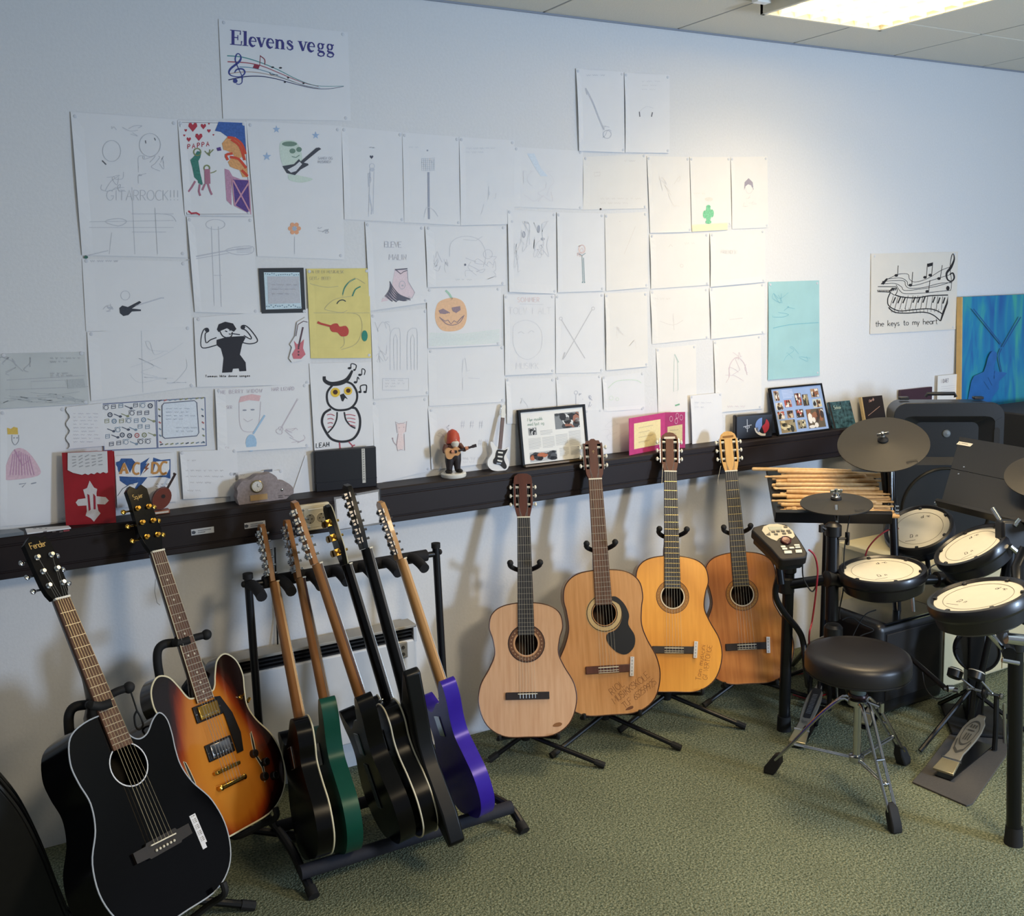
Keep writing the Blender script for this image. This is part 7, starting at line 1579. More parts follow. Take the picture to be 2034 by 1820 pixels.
# second music stand at the right
e0, e1 = P(1868, 1004, z=.82), P(2060, 1052, z=.82); e2 = P(1906, 868, z=1.02)
X2 = (e1-e0); W2 = .50; X2.normalize(); u2 = (e2-e0); u2 -= X2*u2.dot(X2); H2 = u2.length; sk = (e2-e0).dot(X2); u2.normalize(); print('desk2', H2, sk, (e1-e0).length)
m2 = thing('music_stand', 'dark music stand desk with white label at the right edge', 'music stand', Vector(((e0+X2*.25).x, (e0+X2*.25).y+.08, 0)))
F2 = frame(e0, z=u2, x=X2); y2v = F2.to_3x3() @ Vector((0, 1, 0)); g2_ = -1 if y2v.dot(CAMP-e0) < 0 else 1
DKB = mat('desk_brown_black', '121111', .45, .2, var=.06)
def d2(pr, y0, y1, name, m=DKB):
    q = MB(); q.T = F2; q.prism(pr, y0, y1); return q.build(name, m, m2, world=True, bevel=.0015)
d2([(sk, H2), (sk+W2, H2), (sk*.52+W2+.02, H2*.52), (sk*.52, H2*.52)], -.0015, .0015, 'upper_plate'); d2([(sk*.50, H2*.51), (sk*.5+W2+.02, H2*.51), (W2, .0), (0, .0)], -.003, .000, 'lower_plate')
d2([(.0, .0), (W2, .0), (W2, -.014), (.0, -.014)], -.002, .035*g2_, 'ledge')
q = MB(); q.T = F2; q.box((sk+.055, g2_*.0025, H2*.90), (.066, .001, .018), Matrix.Rotation(0, 3, 'Y')); q.build('label', ink('d6d2c8'), m2, world=True)
q = MB(); q.T = F2
for x, z in ((sk*.55+.055, H2*.57), (sk*.5+.052, H2*.46)): q.lathe([(.004, 0), (.003, .002)], (x, g2_*.002, z), (0, g2_, 0), 10)
q.build('rivet_pair', CHR, m2, world=True)['kind'] = 'stuff'
I = Ink(lambda u, v: F2 @ Vector((sk+.055+u, g2_*.0036, H2*.90+v)), (F2.to_3x3() @ Vector((0, g2_, 0)))); I.dot(-.024, 0, .003); I.line([(-.016, .001), (.016, .001)], .003); I.done('label_print', ink('8e8c88'), m2)
MB().rod((m2.location.x, m2.location.y, .03), F2 @ Vector((W2/2, -g2_*.02, H2*.3)), .011, n=12).build('pole', KB, m2, world=True)
for k in range(3): a_ = radians(60+120*k); MB().rod((m2.location.x, m2.location.y, .18), (m2.location.x+.26*cos(a_), m2.location.y+.26*sin(a_), .012), .008, n=8).build('leg', KB, m2, world=True)

# ---- electronic drum kit
kit = thing('drum_rack', 'black tubular rack of the electronic drum kit', 'drum rack', Vector((2.75, -.9, 0)))
def kt(pts, r, name='tube', m=KB, par=None, n=12): return MB().tube([Vector(q) for q in pts], r, n).build(name, m, par or kit, world=True)
LL = P(1557, 1450, z=0); RL = P(2013, 1676, z=0)
zL = P(1567, 1128, y=LL.y).z; zR = P(2016, 1292, y=RL.y).z
print('legs', LL, RL, zL, zR)
for b_, t_, nm in ((LL, (P(1567, 1128, y=LL.y)), 'left'), (RL, (P(2018, 1280, y=RL.y)), 'right')):
    p = MB().rod((b_.x, b_.y, .01), t_, .0205, n=20).build('post', KB, kit, world=True)
    MB().rod((b_.x, b_.y, 0), Vector((b_.x, b_.y, .055)), .0265, .0235, n=20).build('rubber_foot', RUB, p, world=True)
    MB().lathe([(.0215, -.02), (.027, -.015), (.027, .02), (.0215, .025)], t_, (0, 0, 1), 18).build('clamp', PLB, kit, world=True)
# cross tubes: from the left post to the hi-hat tube and on; right post back to the end joint
hx = Vector((2.88, LL.y-.02, 0))
jA = Vector((LL.x, LL.y, P(1570, 1160, y=LL.y).z)); jH = PD(1655, 1150, 3.62); jE = PD(1880, 1152, 3.75); jR = PD(2005, 1300, 2.86)
kt([jA, jH], .019, 'cross_tube'); kt([jH, jE], .019, 'cross_tube'); kt([jE, (jE+jR)/2+Vector((.1, 0, 0)), jR], .019, 'cross_tube')
q = MB(); d_ = (jE-jH).normalized(); q.lathe([(.020, -.05), (.029, -.045), (.031, 0), (.029, .045), (.020, .05)], jE, d_, 20); q.build('tube_joint', PLB, kit, world=True)
for p_ in (jA, jH): q = MB(); q.lathe([(.021, -.03), (.030, -.026), (.030, .026), (.021, .03)], p_, (jE-jH).normalized() if p_ is jH else (0, 0, 1), 16); q.build('clamp', PLB, kit, world=True)
# curved foot braces seen behind the left post
kt(spline([PD(1548, 1140, 3.62), PD(1540, 1180, 3.64), PD(1556, 1215, 3.66), PD(1583, 1248, 3.7), PD(1595, 1275, 3.72), PD(1601, 1330, 3.74), P(1604, 1362, z=.02)], 5), .011, 'brace')
kt([PD(1545, 1105, 3.6), PD(1552, 1160, 3.6)], .014, 'module_arm')
# upright tubes behind: hi-hat tube, cymbal tubes
hb = P(1655, 1260, y=jH.y)
hh = thing('hi_hat_stand', 'black hi-hat stand tube with tripod between the module and snare pad', 'stand', Vector((jH.x, jH.y+.02, 0)))
MB().rod(PD(1652, 1232, 3.62), PD(1654, 1062, 3.62), .0225, n=18).build('lower_tube', KB, hh, world=True)
MB().lathe([(.0225, -.02), (.029, -.015), (.029, .02), (.018, .03)], PD(1655, 1055, 3.62), (0, 0, 1), 18).build('tube_clamp', PLB, hh, world=True)
MB().rod(PD(1663, 1058, 3.61), PD(1661, 1004, 3.66), .006, n=12).build('chrome_rod', CHR, hh, world=True)
q = MB(); q.rod(PD(1665, 1070, 3.6), PD(1682, 1070, 3.6), .0045, n=8); q.lathe([(.010, -.004), (.015, 0), (.010, .004)], PD(1683, 1070, 3.6), CR, 12); q.box(PD(1683, 1070, 3.6), (.010, .012, .045)); q.build('wing_bolt', PLB, hh, world=True)
q = MB(); q.rod(PD(1640, 1052, 3.6), PD(1630, 1046, 3.6), .006, n=8); q.box(PD(1632, 1050, 3.6), (.018, .010, .026)); q.build('wing_bolt', PLB, hh, world=True)
hub = PD(1655, 1262, 3.62)
MB().lathe([(.024, -.04), (.032, -.03), (.032, .03), (.024, .04)], hub, (0, 0, 1), 16).build('tripod_hub', PLB, hh, world=True)
for e_ in (P(1575, 1320, z=.012), P(1748, 1330, z=.012), P(1690, 1400, z=.012)):
    lg = MB().tube([hub, hub+(e_-hub)*.5+Vector((0, 0, .03)), e_], .0105, 10).build('leg', KB, hh, world=True)
def cymbal(label, c, a, b, th, r, tilt_line=None, dome=.006):
    o, n, up = disc_pose(c, a, b, th, r)
    g = thing('cymbal_pad', label, 'cymbal pad', frame(o, z=n, x=CR)); CP = mat('cymbal_rubber', '26231e', .6, var=.06, scale=90)
    MB().lathe([(.0001, dome+.004), (r*.10, dome+.004), (r*.20, dome+.002), (r*.26, dome-.001), (r*.94, -.004), (r, -.006), (r, -.009), (r*.9, -.010), (.02, -.006), (.0001, -.006)], n=56).build('rubber_disc', CP, g, ang=25)
    MB().lathe([(.0195, dome+.002), (.0195, dome+.010), (.012, dome+.018), (.0001, dome+.018)], n=20).build('felt_washer', RUB, g)
    MB().lathe([(.0085, dome+.016), (.0085, dome+.026), (.006, dome+.028), (.006, dome+.042), (.0001, dome+.044)], n=16).build('wing_nut', CHR, g)
    q = MB(); q.box((.012, 0, dome+.034), (.020, .004, .012)); q.box((-.012, 0, dome+.034), (.020, .004, .012)); q.build('nut_wing', CHR, g, bevel=.001)
    I = Ink(lambda u, v: wm(g) @ Vector((u, v, .0015)), n); I.text('Roland', r*.28, -r*.78, r*.07, w=r*.012); I.done('maker_print', ink('24221e'), g)
    return g, o, n
cy1, o1, n1 = cymbal('large round grey black cymbal pad in front of the loudspeaker', (1754, 879), 87, 54, 2, .165)
cy2, o2, n2 = cymbal('small grey hi-hat pad in front of the drumsticks', (1661, 997), 69.5, 22, 0, .127)
MB().lathe([(.0165, .008), (.0165, .022), (.013, .024), (.013, .034), (.0001, .034)], n=20).build('chrome_clutch', CHR, cy2)
cy3, o3, n3 = cymbal('cymbal pad cut by the right edge over the dark music stand', (2078, 944), 76, 44, 0, .132)
b3 = thing('cymbal_stand', 'black boom pole of the cymbal pad beyond the right edge', 'stand', Vector((o3.x+.10, o3.y-.06, 0)))
MB().rod(Vector((o3.x+.10, o3.y-.06, .02)), Vector((o3.x+.06, o3.y-.03, o3.z-.10)), .015, n=14).build('tube', KB, b3, world=True); MB().rod(Vector((o3.x+.06, o3.y-.03, o3.z-.10)), o3-n3*.01, .008, n=10).build('tilt_arm', KB, b3, world=True)
# cymbal boom poles
p1 = thing('cymbal_stand', 'black pole with chrome strip carrying the large cymbal pad', 'stand', Vector((o1.x+.05, o1.y-.03, 0)))
q1 = o1-n1*.01; dp = (q1-CAMP).dot(CF)
MB().rod(PD(1757, 925, dp+.03), q1, .008, n=10).build('tilt_arm', KB, p1, world=True)
MB().tube([PD(1756, 934, dp+.05), PD(1763, 1000, dp+.06)], .014, 12).build('boom_sleeve', KB, p1, world=True)
MB().rod(PD(1771, 935, dp+.02), PD(1779, 1150, dp+.02), .016, n=16).build('tube', KB, p1, world=True)
MB().rod(PD(1771, 930, dp-.001), PD(1772, 1020, dp-.001), .0035, n=8).build('chrome_strip', CHR, p1, world=True)
for v_ in (1006, 1014, 1020): MB().rod(PD(1778, v_, dp-.0), PD(1785, v_, dp-.0), .0035, n=8).build('bolt', CHR, p1, world=True)
MB().rod(PD(1779, 1148, dp+.02), (P(1788, 1360, z=.0)+Vector((0, .0, .012))), .0155, n=14).build('lower_tube', KB, p1, world=True)
# drum pads
def pad(label, c, a, b, th, r, depth=.062, rot=0, name='drum_pad'):
    o, n, up = disc_pose(c, a, b, th, r)
    g = thing(name, label, 'drum pad', frame(o, z=n, x=CR)); R = r
    prof = [(R*1.0, -.006), (R*1.01, .004), (R*1.07, .010), (R*1.15, .008), (R*1.18, -.002), (R*1.17, -.020), (R*1.10, -.030), (R*1.06, -depth), (R*.9, -depth-.012), (R*.3, -depth-.018), (.0001, -depth-.018)]
    MB().lathe(prof, n=52).build('shell', VIN, g, ang=25)
    MB().lathe([(R*1.02, .0015), (R*.80, .0020), (R*.79, .0005), (R*.79, -.002)][:2]+[(R*.80, -.004)], n=52).build('head_rim', HEADW, g)
    MB().lathe([(R*.80, .0006), (.0001, .0006)], n=48).build('mesh_head', HEADG, g)
    MB().tube([(R*.80*cos(2*pi*k/48), R*.80*sin(2*pi*k/48), .0018) for k in range(48)], .0011, 5, True).build('head_ring', ink('8f8a7c'), g)
    for k in range(6):
        a_ = radians(rot+25+60*k); q = MB(); q.T = Matrix.Rotation(a_, 4, 'Z'); q.box((R*1.0, 0, .005), (R*.10, .012, .007)); q.build('tension_lug', PLB, g, bevel=.002)
    ca, sa = cos(radians(rot)), sin(radians(rot))
    I = Ink(lambda u, v: wm(g) @ Vector(((u*ca-v*sa)*R, (u*sa+v*ca)*R, .0012)), n)
    I.text('Roland', .02, .50, .14, (1, 0), (0, 1), .022, sp=.8); I.text('V-Drums', -.42, -.42, .16, (.9, 0), (.1, 1), .02, sp=.75)
    for k in range(2): I.line([(-.46, -.52-k*.05), (-.02-.1*k, -.52-k*.05)], .02)
    I.done('head_print', ink('45423a'), g)
    return g, o, n
pA, oA, nA = pad('round white drum pad tilted at the back below the large cymbal pad', (1825, 1050), 58, 37, 20, .112, rot=-18)
pB, oB, nB = pad('round white drum pad right of the back one, steeply tilted', (1929, 1085), 65, 25.5, 30, .112, rot=-12)
pC, oC, nC = pad('flat lying white snare drum pad in the middle, nearest the stool', (1752, 1134), 72.5, 24.5, 4, .127, rot=6)
pD, oD, nD = pad('large near white drum pad at the lower right with writing sideways', (1943, 1186), 83.5, 27.8, 15.5, .118, rot=-62)
for o_, n_, e_ in ((oA, nA, PD(1845, 1152, 3.74)), (oB, nB, PD(1893, 1156, 3.74)), (oC, nC, PD(1720, 1152, 3.67)), (oD, nD, PD(2000, 1310, 2.9))):
    s0 = o_-n_*.075; kt([s0, s0-n_*.03, e_+Vector((0, 0, .02)), e_], .009, 'pad_arm', CHR if o_ is oD else KB)
q = MB(); 
for c_ in ((1857, 1000), (1876, 1000)): q.rod(PD(*c_, 4.02), PD(c_[0]+6, c_[1]-8, 4.02), .005, n=8)
q.tube([PD(1852, 1006, 4.02), PD(1862, 1000, 4.02), PD(1880, 1001, 4.02), PD(1876, 1012, 4.02)], .004, 6); q.build('wing_bracket', CHR, kit, world=True)['kind'] = 'stuff'
q = MB(); q.rod(PD(1972, 1010, 3.5), PD(1996, 1048, 3.45), .0085, n=12); q.build('chrome_l_rod', CHR, kit, world=True)
q = MB(); c_ = PD(2012, 1062, 3.45); q.box(c_, (.10, .06, .10), frame(c_, z=CU, x=CR).to_3x3()); q.build('corner_clamp', PLB, kit, world=True, bevel=.01)
q = MB(); q.rod(PD(2015, 1045, 3.42), PD(2026, 1032, 3.42), .007, n=10); q.lathe([(.014, 0), (.014, .012)], PD(2022, 1098, 3.4), CR, 14); q.rod(PD(2006, 1085, 3.4), PD(2024, 1100, 3.4), .010, n=10); q.build('wing_bolts', CHR, kit, world=True)['kind'] = 'stuff'
MB().rod(PD(2006, 1095, 3.45), PD(2000, 1160, 3.45), .022, n=16).build('tube', KB, kit, world=True)
MB().tube([PD(2040, 1090, 3.3), PD(2022, 1130, 3.3), PD(2026, 1200, 3.2), PD(2040, 1230, 3.1)], .022, 14).build('tube', KB, kit, world=True)
MB().rod(PD(1998, 1268, 2.84), PD(2034, 1272, 2.84), .016, n=14).build('height_clamp', CHR, kit, world=True)
MB().rod(PD(1990, 1312, 2.80), PD(2024, 1318, 2.80), .006, n=10).build('wing_bolt', CHR, kit, world=True)
MB().rod(PD(1812, 1176, 3.5), PD(1815, 1215, 3.5), .006, n=10).build('chrome_leg_rod', CHR, kit, world=True)

# sound module on the left post
mo = PD(1550, 1082, 3.50); mn = (Vector((-.30, -.42, .86))).normalized()
md = thing('drum_module', 'brown black drum sound module with cream panel and buttons', 'drum module', frame(mo-mn*.05, z=mn, x=CR)); Wm = wm(md); inv = Wm.inverted()
c4 = lambda x, y: (1480+x/3.671, 800+y/3.671)
def mloc(q, off=0):
    p = inv @ Pn(*q, mo+mn*off, mn); return p
mo_ = [mloc(c4(*q)) for q in [(45, 930), (60, 905), (130, 886), (230, 880), (300, 884), (350, 930), (400, 1000), (455, 1090), (448, 1120), (430, 1130), (280, 1148), (250, 1140), (180, 1060)]]
def slab(pts, z0, z1, name, m, par, bevel=0):
    n_ = len(pts); b = MB().add([(p.x, p.y, z0) for p in pts]+[(p.x, p.y, z1) for p in pts], [tuple(range(n_)), tuple(range(n_, 2*n_))]+[(i, (i+1) % n_, n_+(i+1) % n_, n_+i) for i in range(n_)])
    return b.build(name, m, par, bevel=bevel, seg=3)
MOD = mat('module_brown', '120c0c', .6, .0, var=.06)
slab(mo_, .012, .05, 'case', MOD, md, .006); slab([Vector((p.x*.9, p.y*.9, 0)) for p in mo_], -.01, .013, 'case_base', PLB, md, .004)
pl_ = [mloc(c4(*q)) for q in [(122, 935), (135, 905), (180, 888), (240, 886), (310, 905), (350, 940), (362, 975), (345, 992), (300, 975), (250, 990), (230, 1010), (190, 995), (150, 970)]]
pn = slab(pl_, .050, .0515, 'cream_panel', mat('module_cream', 'b4ac94', .4, var=.02), md)
slab([mloc(c4(*q)) for q in [(165, 908), (265, 906), (272, 930), (178, 933)]], .0515, .0525, 'display', mat('lcd_grey', '8a9080', .3, var=.04), pn)
for q in [(205, 945), (240, 942), (275, 940), (315, 938), (225, 963), (285, 958), (325, 952), (295, 910)]: slab([mloc(c4(q[0]+a_, q[1]+b_)) for a_, b_ in ((-14, -5), (12, -5), (14, 5), (-12, 5))], .0515, .054, 'button', PLB, pn)
slab([mloc(c4(*q)) for q in [(152, 968), (180, 948), (186, 972)]], .0515, .053, 'cursor_key', PLB, pn)
dcn = mloc(c4(297, 1008)); MB().lathe([(.018, 0), (.018, .006), (.015, .008), (.013, .006), (.0001, .005)], (dcn.x, dcn.y, .050), (0, 0, 1), 28).build('jog_dial', mat('dial_maroon', '4a1e1c', .3, .2, var=.06), md)
for (x0, y0, x1, y1) in ((258, 1046, 292, 1060), (268, 1062, 305, 1076), (320, 1055, 355, 1068), (355, 1036, 395, 1048), (362, 1052, 400, 1064), (282, 1082, 338, 1104), (365, 1075, 412, 1098)):
    slab([mloc(c4(*q)) for q in [(x0, y0+2), (x1, y0), (x1+4, y1-2), (x0+4, y1)]], .050, .0535, 'button', mat('button_cream', 'ddd6c0', .4, var=.02), md, .001)

# kick pad tower, pedals, mat
kc = PD(1941, 1293, 3.78); kn = (Vector((-.72, -.68, .10))).normalized()
kp = thing('kick_pad', 'round black kick drum pad on its tower behind the double pedal', 'kick pad', Vector((kc.x+.02, kc.y+.02, 0)))
MB().lathe([(.070, .004), (.075, .010), (.080, .006), (.082, -.02), (.076, -.045), (.0001, -.05)], kc, kn, 36).build('pad_shell', VIN, kp, world=True); MB().lathe([(.0705, .004), (.05, .006), (.0001, .007)], kc, kn, 36).build('strike_face', mat('kick_face', '0c1216', .5, var=.1), kp, world=True)
MB().lathe([(.010, 0), (.010, .012)], kc-CR*.072+kn*.0, kn, 14).build('side_knob', PLB, kp, world=True)
kb_ = Vector((kc.x+.03, kc.y+.03, 0)); q = MB(); q.box((kb_.x, kb_.y, .20), (.13, .06, .36), Matrix.Rotation(radians(43), 3, 'Z')); q.build('tower', PLB, kp, world=True, bevel=.008)
q = MB(); q.box((kb_.x-.03, kb_.y-.03, .016), (.20, .26, .010), Matrix.Rotation(radians(-43), 3, 'Z')); q.build('base_plate', RUB, kp, world=True, bevel=.002)
mt = [P(u, v, z=.006) for u, v in [(1812, 1553), (1840, 1520), (1900, 1440), (1985, 1430), (2004, 1440), (1999, 1500), (1932, 1596), (1920, 1600)]]
b = MB().add([(p.x, p.y, 0.0005) for p in mt]+[(p.x, p.y, .006) for p in mt], [tuple(range(8)), tuple(range(8, 16))]+[(i, (i+1) % 8, 8+(i+1) % 8, 8+i) for i in range(8)])
centred(b, 'pedal_mat', mat('mat_grey', '4a4744', .85, var=.08, scale=150, bump=.2), 'flat dark grey rubber mat under the kick pedal', 'mat', bevel=.001)
ALU = mat('pedal_aluminium', '97948a', .35, .6, var=.06); ALB = mat('pedal_bright', 'c2b998', .28, .8, var=.05)
def pedal(label, heelL, heelR, toe, zt_=.12, w_=.075, L_=.27, beaters=0, name='kick_pedal', striped=False, hz=.022):
    hl = P(*heelL, z=hz); hr = P(*heelR, z=hz); tt = P(*toe, z=zt_); c = (hl+hr)/2; z = (tt-c); L_ = z.length; z.normalize(); x = (hr-hl).normalized(); w_ = (hr-hl).length
    F = frame(c, z=z, x=x); yv_ = F.to_3x3() @ Vector((0, 1, 0)); f = 1 if yv_.z > 0 else -1
    g = thing(name, label, 'pedal', Vector((c.x, c.y, 0)))
    def pr(o_, y0, y1, nm, m, bv=.001, par=None):
        q = MB(); q.T = F; q.prism([(a_*w_, b_*L_) for a_, b_ in o_], min(f*y0, f*y1), max(f*y0, f*y1)); return q.build(nm, m, par or g, world=True, bevel=bv)
    pr([(-.5, 0), (.5, 0), (.42, .20), (-.42, .20)], -.004, .006, 'heel_plate', ALB, .002)
    q = MB(); q.T = F; q.rod((-.46*w_, f*.002, .215*L_), (.46*w_, f*.002, .215*L_), .005, n=10); q.build('heel_hinge', CHR, g, world=True)
    board = [(-.40, .225), (.40, .225), (.34, .34), (.40, .44), (.46, .60), (.47, .76), (.38, .90), (.22, .97), (.18, 1.03), (-.18, 1.03), (-.22, .97), (-.38, .90), (-.47, .76), (-.46, .60), (-.40, .44), (-.34, .34)]
    bo = pr(board, -.003, .004, 'footboard', ALU, .0015)
    I = Ink(lambda u, v: F @ Vector((u*w_, f*.0052, v*L_)), F.to_3x3() @ Vector((0, f, 0)))
    if striped:
        I.fill([(-.22, .42), (.22, .42), (.30, .96), (-.30, .96)]); I.done('rubber_insert', ink('15161a'), bo)
        I = Ink(lambda u, v: F @ Vector((u*w_, f*.0062, v*L_)), F.to_3x3() @ Vector((0, f, 0)))
        for k in range(14): I.line([(-.14, .50+k*.026), (.16, .50+k*.026)], .010)
        I.done('insert_marks', ink('6f7276'), bo)
        I = Ink(lambda u, v: F @ Vector((u*w_, f*.0058, v*L_)), F.to_3x3() @ Vector((0, f, 0))); I.text('Roland', -.2, .33, .05, (3.2, 0), (0, 1), .01, sp=.6); I.done('maker_print', ink('5c5a54'), bo)
    else:
        oc_ = [(0.33*cos(t), .70+.20*sin(t)) for t in [2*pi*k/28 for k in range(28)]]; oc_ = [(x_*(1 if y_ > .7 else .92), y_ if y_ > .66 else y_-.02) for x_, y_ in oc_]
        I.line(oc_, .030, True); I.line([(-.34, .55), (-.22, .40), (0, .345), (.22, .40), (.34, .55)], .045)
        for k in (-1, 0, 1): I.line([(k*.11, .56), (k*.11, .68)], .05); I.line([(k*.12, .78), (k*.12, .84)], .07)
        I.line([(-.16, .735), (.16, .735)], .02); I.done('cast_marks', ink('34332f'), bo)
    # frame towers, cam, spring
    top = F @ Vector((0, 0, L_*1.02)); bx = F.to_3x3() @ Vector((1, 0, 0)); fw = z.copy(); fw.z = 0; fw.normalize()
    q = MB()
    for s in (-1, 1): q.tube([Vector((top.x, top.y, .01))+bx*s*w_*.62+fw*.01, Vector((top.x, top.y, .10))+bx*s*w_*.62+fw*.015, Vector((top.x, top.y, .205))+bx*s*w_*.56+fw*.02], .009, 8)
    q.build('frame_posts', PLB, g, world=True)['kind'] = 'stuff'
    ax = Vector((top.x, top.y, .205))+fw*.02
    MB().rod(ax-bx*w_*.75, ax+bx*w_*.85, .006, n=10).build('axle', CHR, g, world=True)
    MB().lathe([(.020, -.006), (.022, 0), (.020, .006)], ax, bx, 18).build('cam', PLB, g, world=True)
    MB().tube([ax-fw*.012+Vector((0, 0, -.005)), top+Vector((0, 0, .01))], .004, 6).build('chain', KB, g, world=True)
    q = MB(); q.box(F @ Vector((0, -f*.018, L_*.5)), (w_*.55, .004, L_*.9), F.to_3x3()); 
    b0 = Vector((c.x, c.y, .008)); q = MB(); R_ = frame((0, 0, 0), z=(0, 0, 1), y=fw).to_3x3(); q.box(b0+fw*L_*.55, (w_*.75, L_*1.1, .005), R_); q.build('base_plate', KB, g, world=True)
    q = MB(); q.rod(Vector((top.x, top.y, .05))+bx*w_*1.15, Vector((top.x, top.y, .19))+bx*w_*1.05, .0055, n=8); q.build('spring', CHR, g, world=True)
    for s in (-1, 1): MB().lathe([(.009, -.006), (.011, 0), (.009, .006)], ax+bx*s*w_*.8, bx, 12).build('axle_nut', CHR, g, world=True)
    for k in range(beaters):
        a0 = ax+bx*(-.45+.8*k)*w_*1.1; hd_ = PD(*((1897, 1338) if k == 0 else (1938, 1341)), (a0-CAMP).dot(CF)-.01)
        MB().rod(a0, hd_, .0038, n=8).build('beater_rod', CHR, g, world=True)
        bo2 = MB().lathe([(.019, -.018), (.025, -.014), (.026, .010), (.020, .018)], hd_, (fw*.55+Vector((0, 0, .85))), 20).build('beater_head', PLB, g, world=True)
        MB().tube([hd_+(fw*.55+Vector((0, 0, .85))).normalized()*.012+Vector(perp(fw*.55+Vector((0, 0, .85)))[0])*.025*cos(t)+Vector(perp(fw*.55+Vector((0, 0, .85)))[1])*.025*sin(t) for t in [2*pi*j/20 for j in range(20)]], .0018, 6, True).build('felt_ring', HEADW, bo2, world=True)
    return g
pedal('silver double kick pedal with two beaters on the grey mat', (1853, 1527), (1893, 1542), (1949, 1426), beaters=2, hz=.028)
pedal('silver slave pedal half hidden behind the chrome stool', (1706, 1436), (1729, 1442), (1757, 1352), zt_=.11, name='slave_pedal')
pedal('silver hi-hat control pedal with black striped insert beside the left rack post', (1566, 1474), (1600, 1480), (1626, 1366), zt_=.10, striped=True, name='hi_hat_pedal', hz=.020)
# linkage rod between the pedals
lk = thing('linkage_rod', 'black pedal linkage rod running down from behind the stool', 'rod', P(1850, 1400, z=0))
MB().rod(PD(1806, 1305, 3.72), PD(1878, 1368, 3.52), .0095, n=12).build('shaft', KB, lk, world=True)
q = MB(); q.rod(PD(1878, 1368, 3.52), PD(1905, 1372, 3.48), .009, n=10); q.lathe([(.012, 0), (.012, .02)], PD(1882, 1368, 3.5), CR, 12); q.build('universal_joint', CHR, lk, world=True)
def cable(label, pts, r=.0028, m=RUB, name='cable'):
    q = MB().tube([Vector(p) for p in spline([tuple(p) for p in pts], 6)], r, 8); return centred(q, name, m, label, 'cable', ang=60)
cable('thin black cable hanging in a loop beside the kick pedal', [PD(1832, 1335, 3.6), PD(1838, 1365, 3.58), PD(1852, 1384, 3.55), PD(1868, 1388, 3.53), PD(1890, 1378, 3.5)], .002)
REDK = mat('cable_red', '8e1c2c', .4, var=.05)
cable('red cable curving down from the side of the drum module', [PD(1606, 1092, 3.55), PD(1618, 1104, 3.55), PD(1624, 1130, 3.56), PD(1622, 1165, 3.57), PD(1618, 1200, 3.6), PD(1613, 1235, 3.62), PD(1607, 1270, 3.65), P(1612, 1330, z=.02)], .0032, REDK)
cable('red cable rising behind the middle snare pad to the speaker', [PD(1718, 1108, 3.9), PD(1724, 1090, 3.9), PD(1740, 1070, 3.9), PD(1762, 1054, 3.9), PD(1785, 1050, 3.9)], .003, REDK)
cable('black cable hanging from the hi-hat pad past its stand', [PD(1688, 1020, 3.68), PD(1684, 1048, 3.62), PD(1678, 1085, 3.6), PD(1676, 1120, 3.6), PD(1675, 1170, 3.6), PD(1668, 1210, 3.62), PD(1668, 1230, 3.62)], .0022)
cable('black cable arching right of the snare pad', [PD(1836, 1146, 3.72), PD(1846, 1130, 3.74), PD(1858, 1122, 3.78), PD(1878, 1120, 3.8)], .0022)
cable('black cable drooping under the left cross tube beside the red one', [PD(1594, 1115, 3.56), PD(1595, 1145, 3.58), PD(1604, 1165, 3.58), PD(1614, 1175, 3.58), PD(1622, 1162, 3.58)], .0025)
cable('red cable looping on the carpet behind the hi-hat pedal', [P(1571, 1342, z=.006), P(1600, 1338, z=.006), P(1640, 1340, z=.006), P(1660, 1352, z=.006), P(1655, 1372, z=.006), P(1610, 1388, z=.006), P(1575, 1380, z=.006)], .003, REDK)
cable('black cable tangle lying between the stands behind the stool', [PD(1672, 1232, 3.66), PD(1690, 1226, 3.68), PD(1712, 1240, 3.7), PD(1735, 1252, 3.7), PD(1712, 1262, 3.7), PD(1690, 1275, 3.7), PD(1715, 1225, 3.7), PD(1740, 1212, 3.72)], .0022)

# ---- drum throne
sc = P(1704, 1300, z=.475); st = thing('drum_stool', 'drum stool with round black seat and chrome double braced tripod legs', 'stool', Vector((sc.x, sc.y, 0)))
SR = .163
print('stool', sc)
MB().lathe([(.0001, .073), (SR*.70, .072), (SR*.88, .069), (SR*.97, .061), (SR, .048), (SR, .012), (SR*.985, .003), (SR*.95, 0), (.0001, 0)], (sc.x, sc.y, .415), (0, 0, 1), 56).build('seat', mat('seat_vinyl', '18161a', .42, coat=.0, var=.06, scale=60, bump=.05), st, world=True, ang=60)
MB().lathe([(SR*1.002, 0), (SR*1.002, .003)], (sc.x, sc.y, .421), (0, 0, 1), 56).build('seat_piping', RUB, st, world=True)
bot = Vector((sc.x+.005, sc.y, 0))
MB().lathe([(.042, .0), (.042, .01), (.030, .012)], (bot.x, bot.y, .402), (0, 0, 1), 20).build('seat_bracket', CHR, st, world=True)
MB().rod((bot.x, bot.y, .345), (bot.x, bot.y, .408), .0245, .028, n=20).build('collar', mat('collar_grey', '5f6a6c', .4, .5, var=.05), st, world=True)
MB().lathe([(.029, 0), (.031, .006), (.029, .012)], (bot.x, bot.y, .333), (0, 0, 1), 20).build('memory_ring', mat('ring_maroon', '2a1014', .3, .3, var=.05), st, world=True)
q = MB(); q.lathe([(.024, .0), (.032, .004), (.032, .020), (.024, .026)], (bot.x, bot.y, .306), (0, 0, 1), 20); q.build('leg_hub', CHR, st, world=True)
q = MB(); q.rod((bot.x+.02, bot.y-.02, .318), (bot.x+.045, bot.y-.045, .306), .006, n=8); q.box((bot.x+.05, bot.y-.05, .303), (.012, .012, .030)); q.build('wing_screw', CHR, st, world=True)
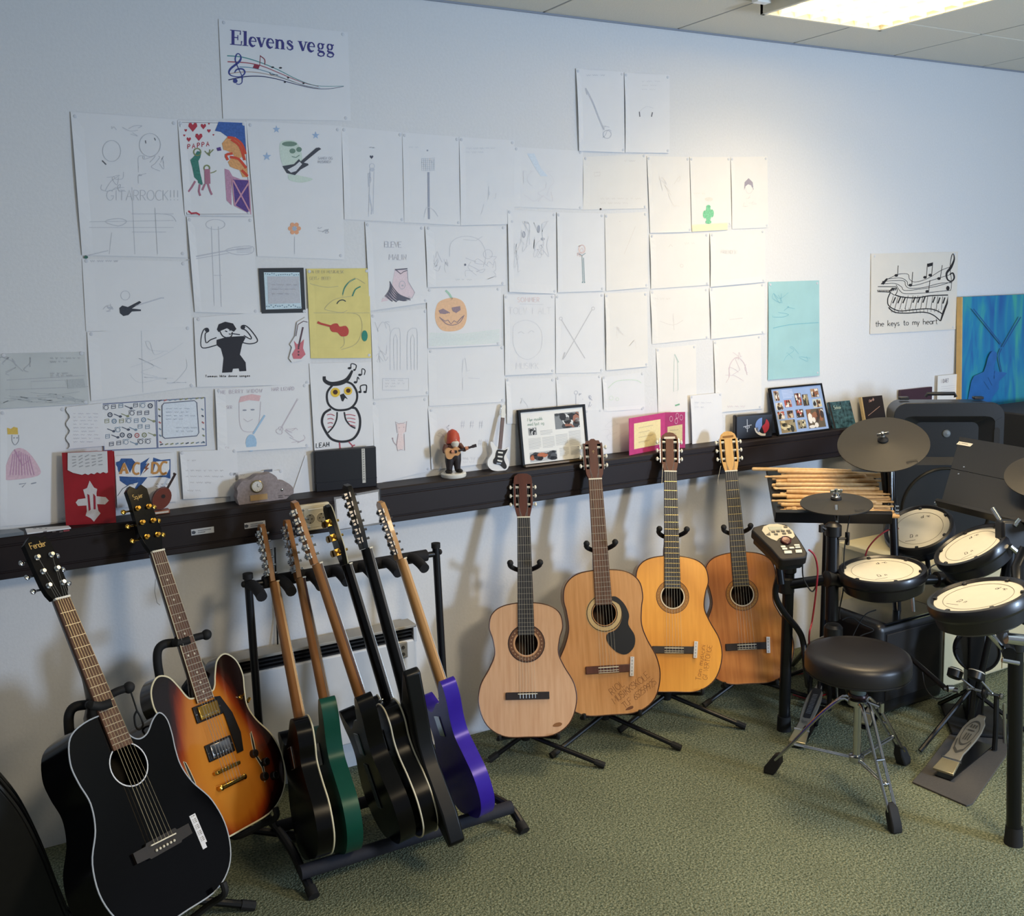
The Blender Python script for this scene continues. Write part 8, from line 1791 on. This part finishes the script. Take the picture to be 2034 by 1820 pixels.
MB().rod((bot.x, bot.y, .125), (bot.x, bot.y, .33), .0125, n=16).build('centre_tube', CHR, st, world=True)
MB().lathe([(.014, -.012), (.024, -.008), (.024, .010), (.016, .014)], (bot.x, bot.y, .125), (0, 0, 1), 16).build('brace_hub', CHR, st, world=True)
feet = [P(1778, 1640, z=.02), P(1530, 1524, z=.02), P(1795, 1506, z=.02)]
for f in feet:
    h0 = Vector((bot.x, bot.y, .318)); d_ = Vector((f.x-bot.x, f.y-bot.y, 0)); Ld = d_.length; d_.normalize(); sd = d_.cross(Vector((0, 0, 1)))
    K = lambda r_, z_, s_: Vector((bot.x, bot.y, z_))+d_*r_+sd*s_
    for s_ in (-1, 1):
        pts = [K(.026, .318, s_*.012), K(.05, .318, s_*.013), K(Ld*.42, .245, s_*.013), K(Ld*.75, .12, s_*.013), K(Ld*.93, .055, s_*.012)]
        MB().tube([Vector(q_) for q_ in spline(pts, 3)], .0052, 8, flat=1.0).build('leg_strap', CHR, st, world=True)
    q = MB(); c_ = K(Ld*.60, .185, 0); q.rod(K(Ld*.60, .185, -.014), K(Ld*.60, .185, .014), .0048, n=8); q.build('strap_spacer', CHR, st, world=True)
    for s_ in (-.005, .005): MB().rod(K(.016, .125, s_), K(Ld*.74, .122, s_), .0028, n=8).build('brace', CHR, st, world=True)
    MB().ball(K(Ld*.74, .122, 0), (.008, .008, .008), 10, 6).build('rivet', CHR, st, world=True)
    out = [K(Ld*.86, .082, 0), K(Ld*.95, .070, 0), K(Ld*1.06, .022, 0), K(Ld*1.07, .0, 0), K(Ld*.94, .0, 0), K(Ld*.86, .045, 0)]
    vs = [p-sd*.018 for p in out]+[p+sd*.018 for p in out]; vs[0] += sd*.006; vs[6] -= sd*.006
    n_ = 6; MB().add(vs, [tuple(range(6)), tuple(range(6, 12))]+[(i, (i+1) % 6, 6+(i+1) % 6, 6+i) for i in range(6)]).build('rubber_foot', RUB, st, world=True, bevel=.006)

# dark guitar bag at the lower left corner
gbx = thing('gig_bag', 'black padded gig bag leaning at the lower left corner', 'gig bag', Vector((-.08, -.50, 0)))
ol = spline([(.27, 0), (.262, .06), (.242, .14), (.214, .26), (.177, .38), (.137, .464), (.08, .56), (.02, .72), (-.01, .93), (-.07, .965), (-.13, .93), (-.15, .72), (-.22, .52), (-.28, .28), (-.27, .08), (-.20, .0)], 4, True)
BAG = mat('bag_nylon', '0c0e10', .6, var=.2, scale=40, bump=.2)
MB().prism(ol, -.055, .055).build('bag_body', BAG, gbx, bevel=.02, seg=3)
for y in (-.045, .045): MB().tube([(x*1.01, y, z*1.005) for x, z in ol], .005, 6, True).build('piping', mat('bag_piping', '1f2326', .5, var=.1), gbx)
MB().tube([(x*1.015, 0, z*1.01) for x, z in ol[:44]], .004, 6).build('zip', mat('bag_zip', '2a2d30', .4, .3, var=.1), gbx)
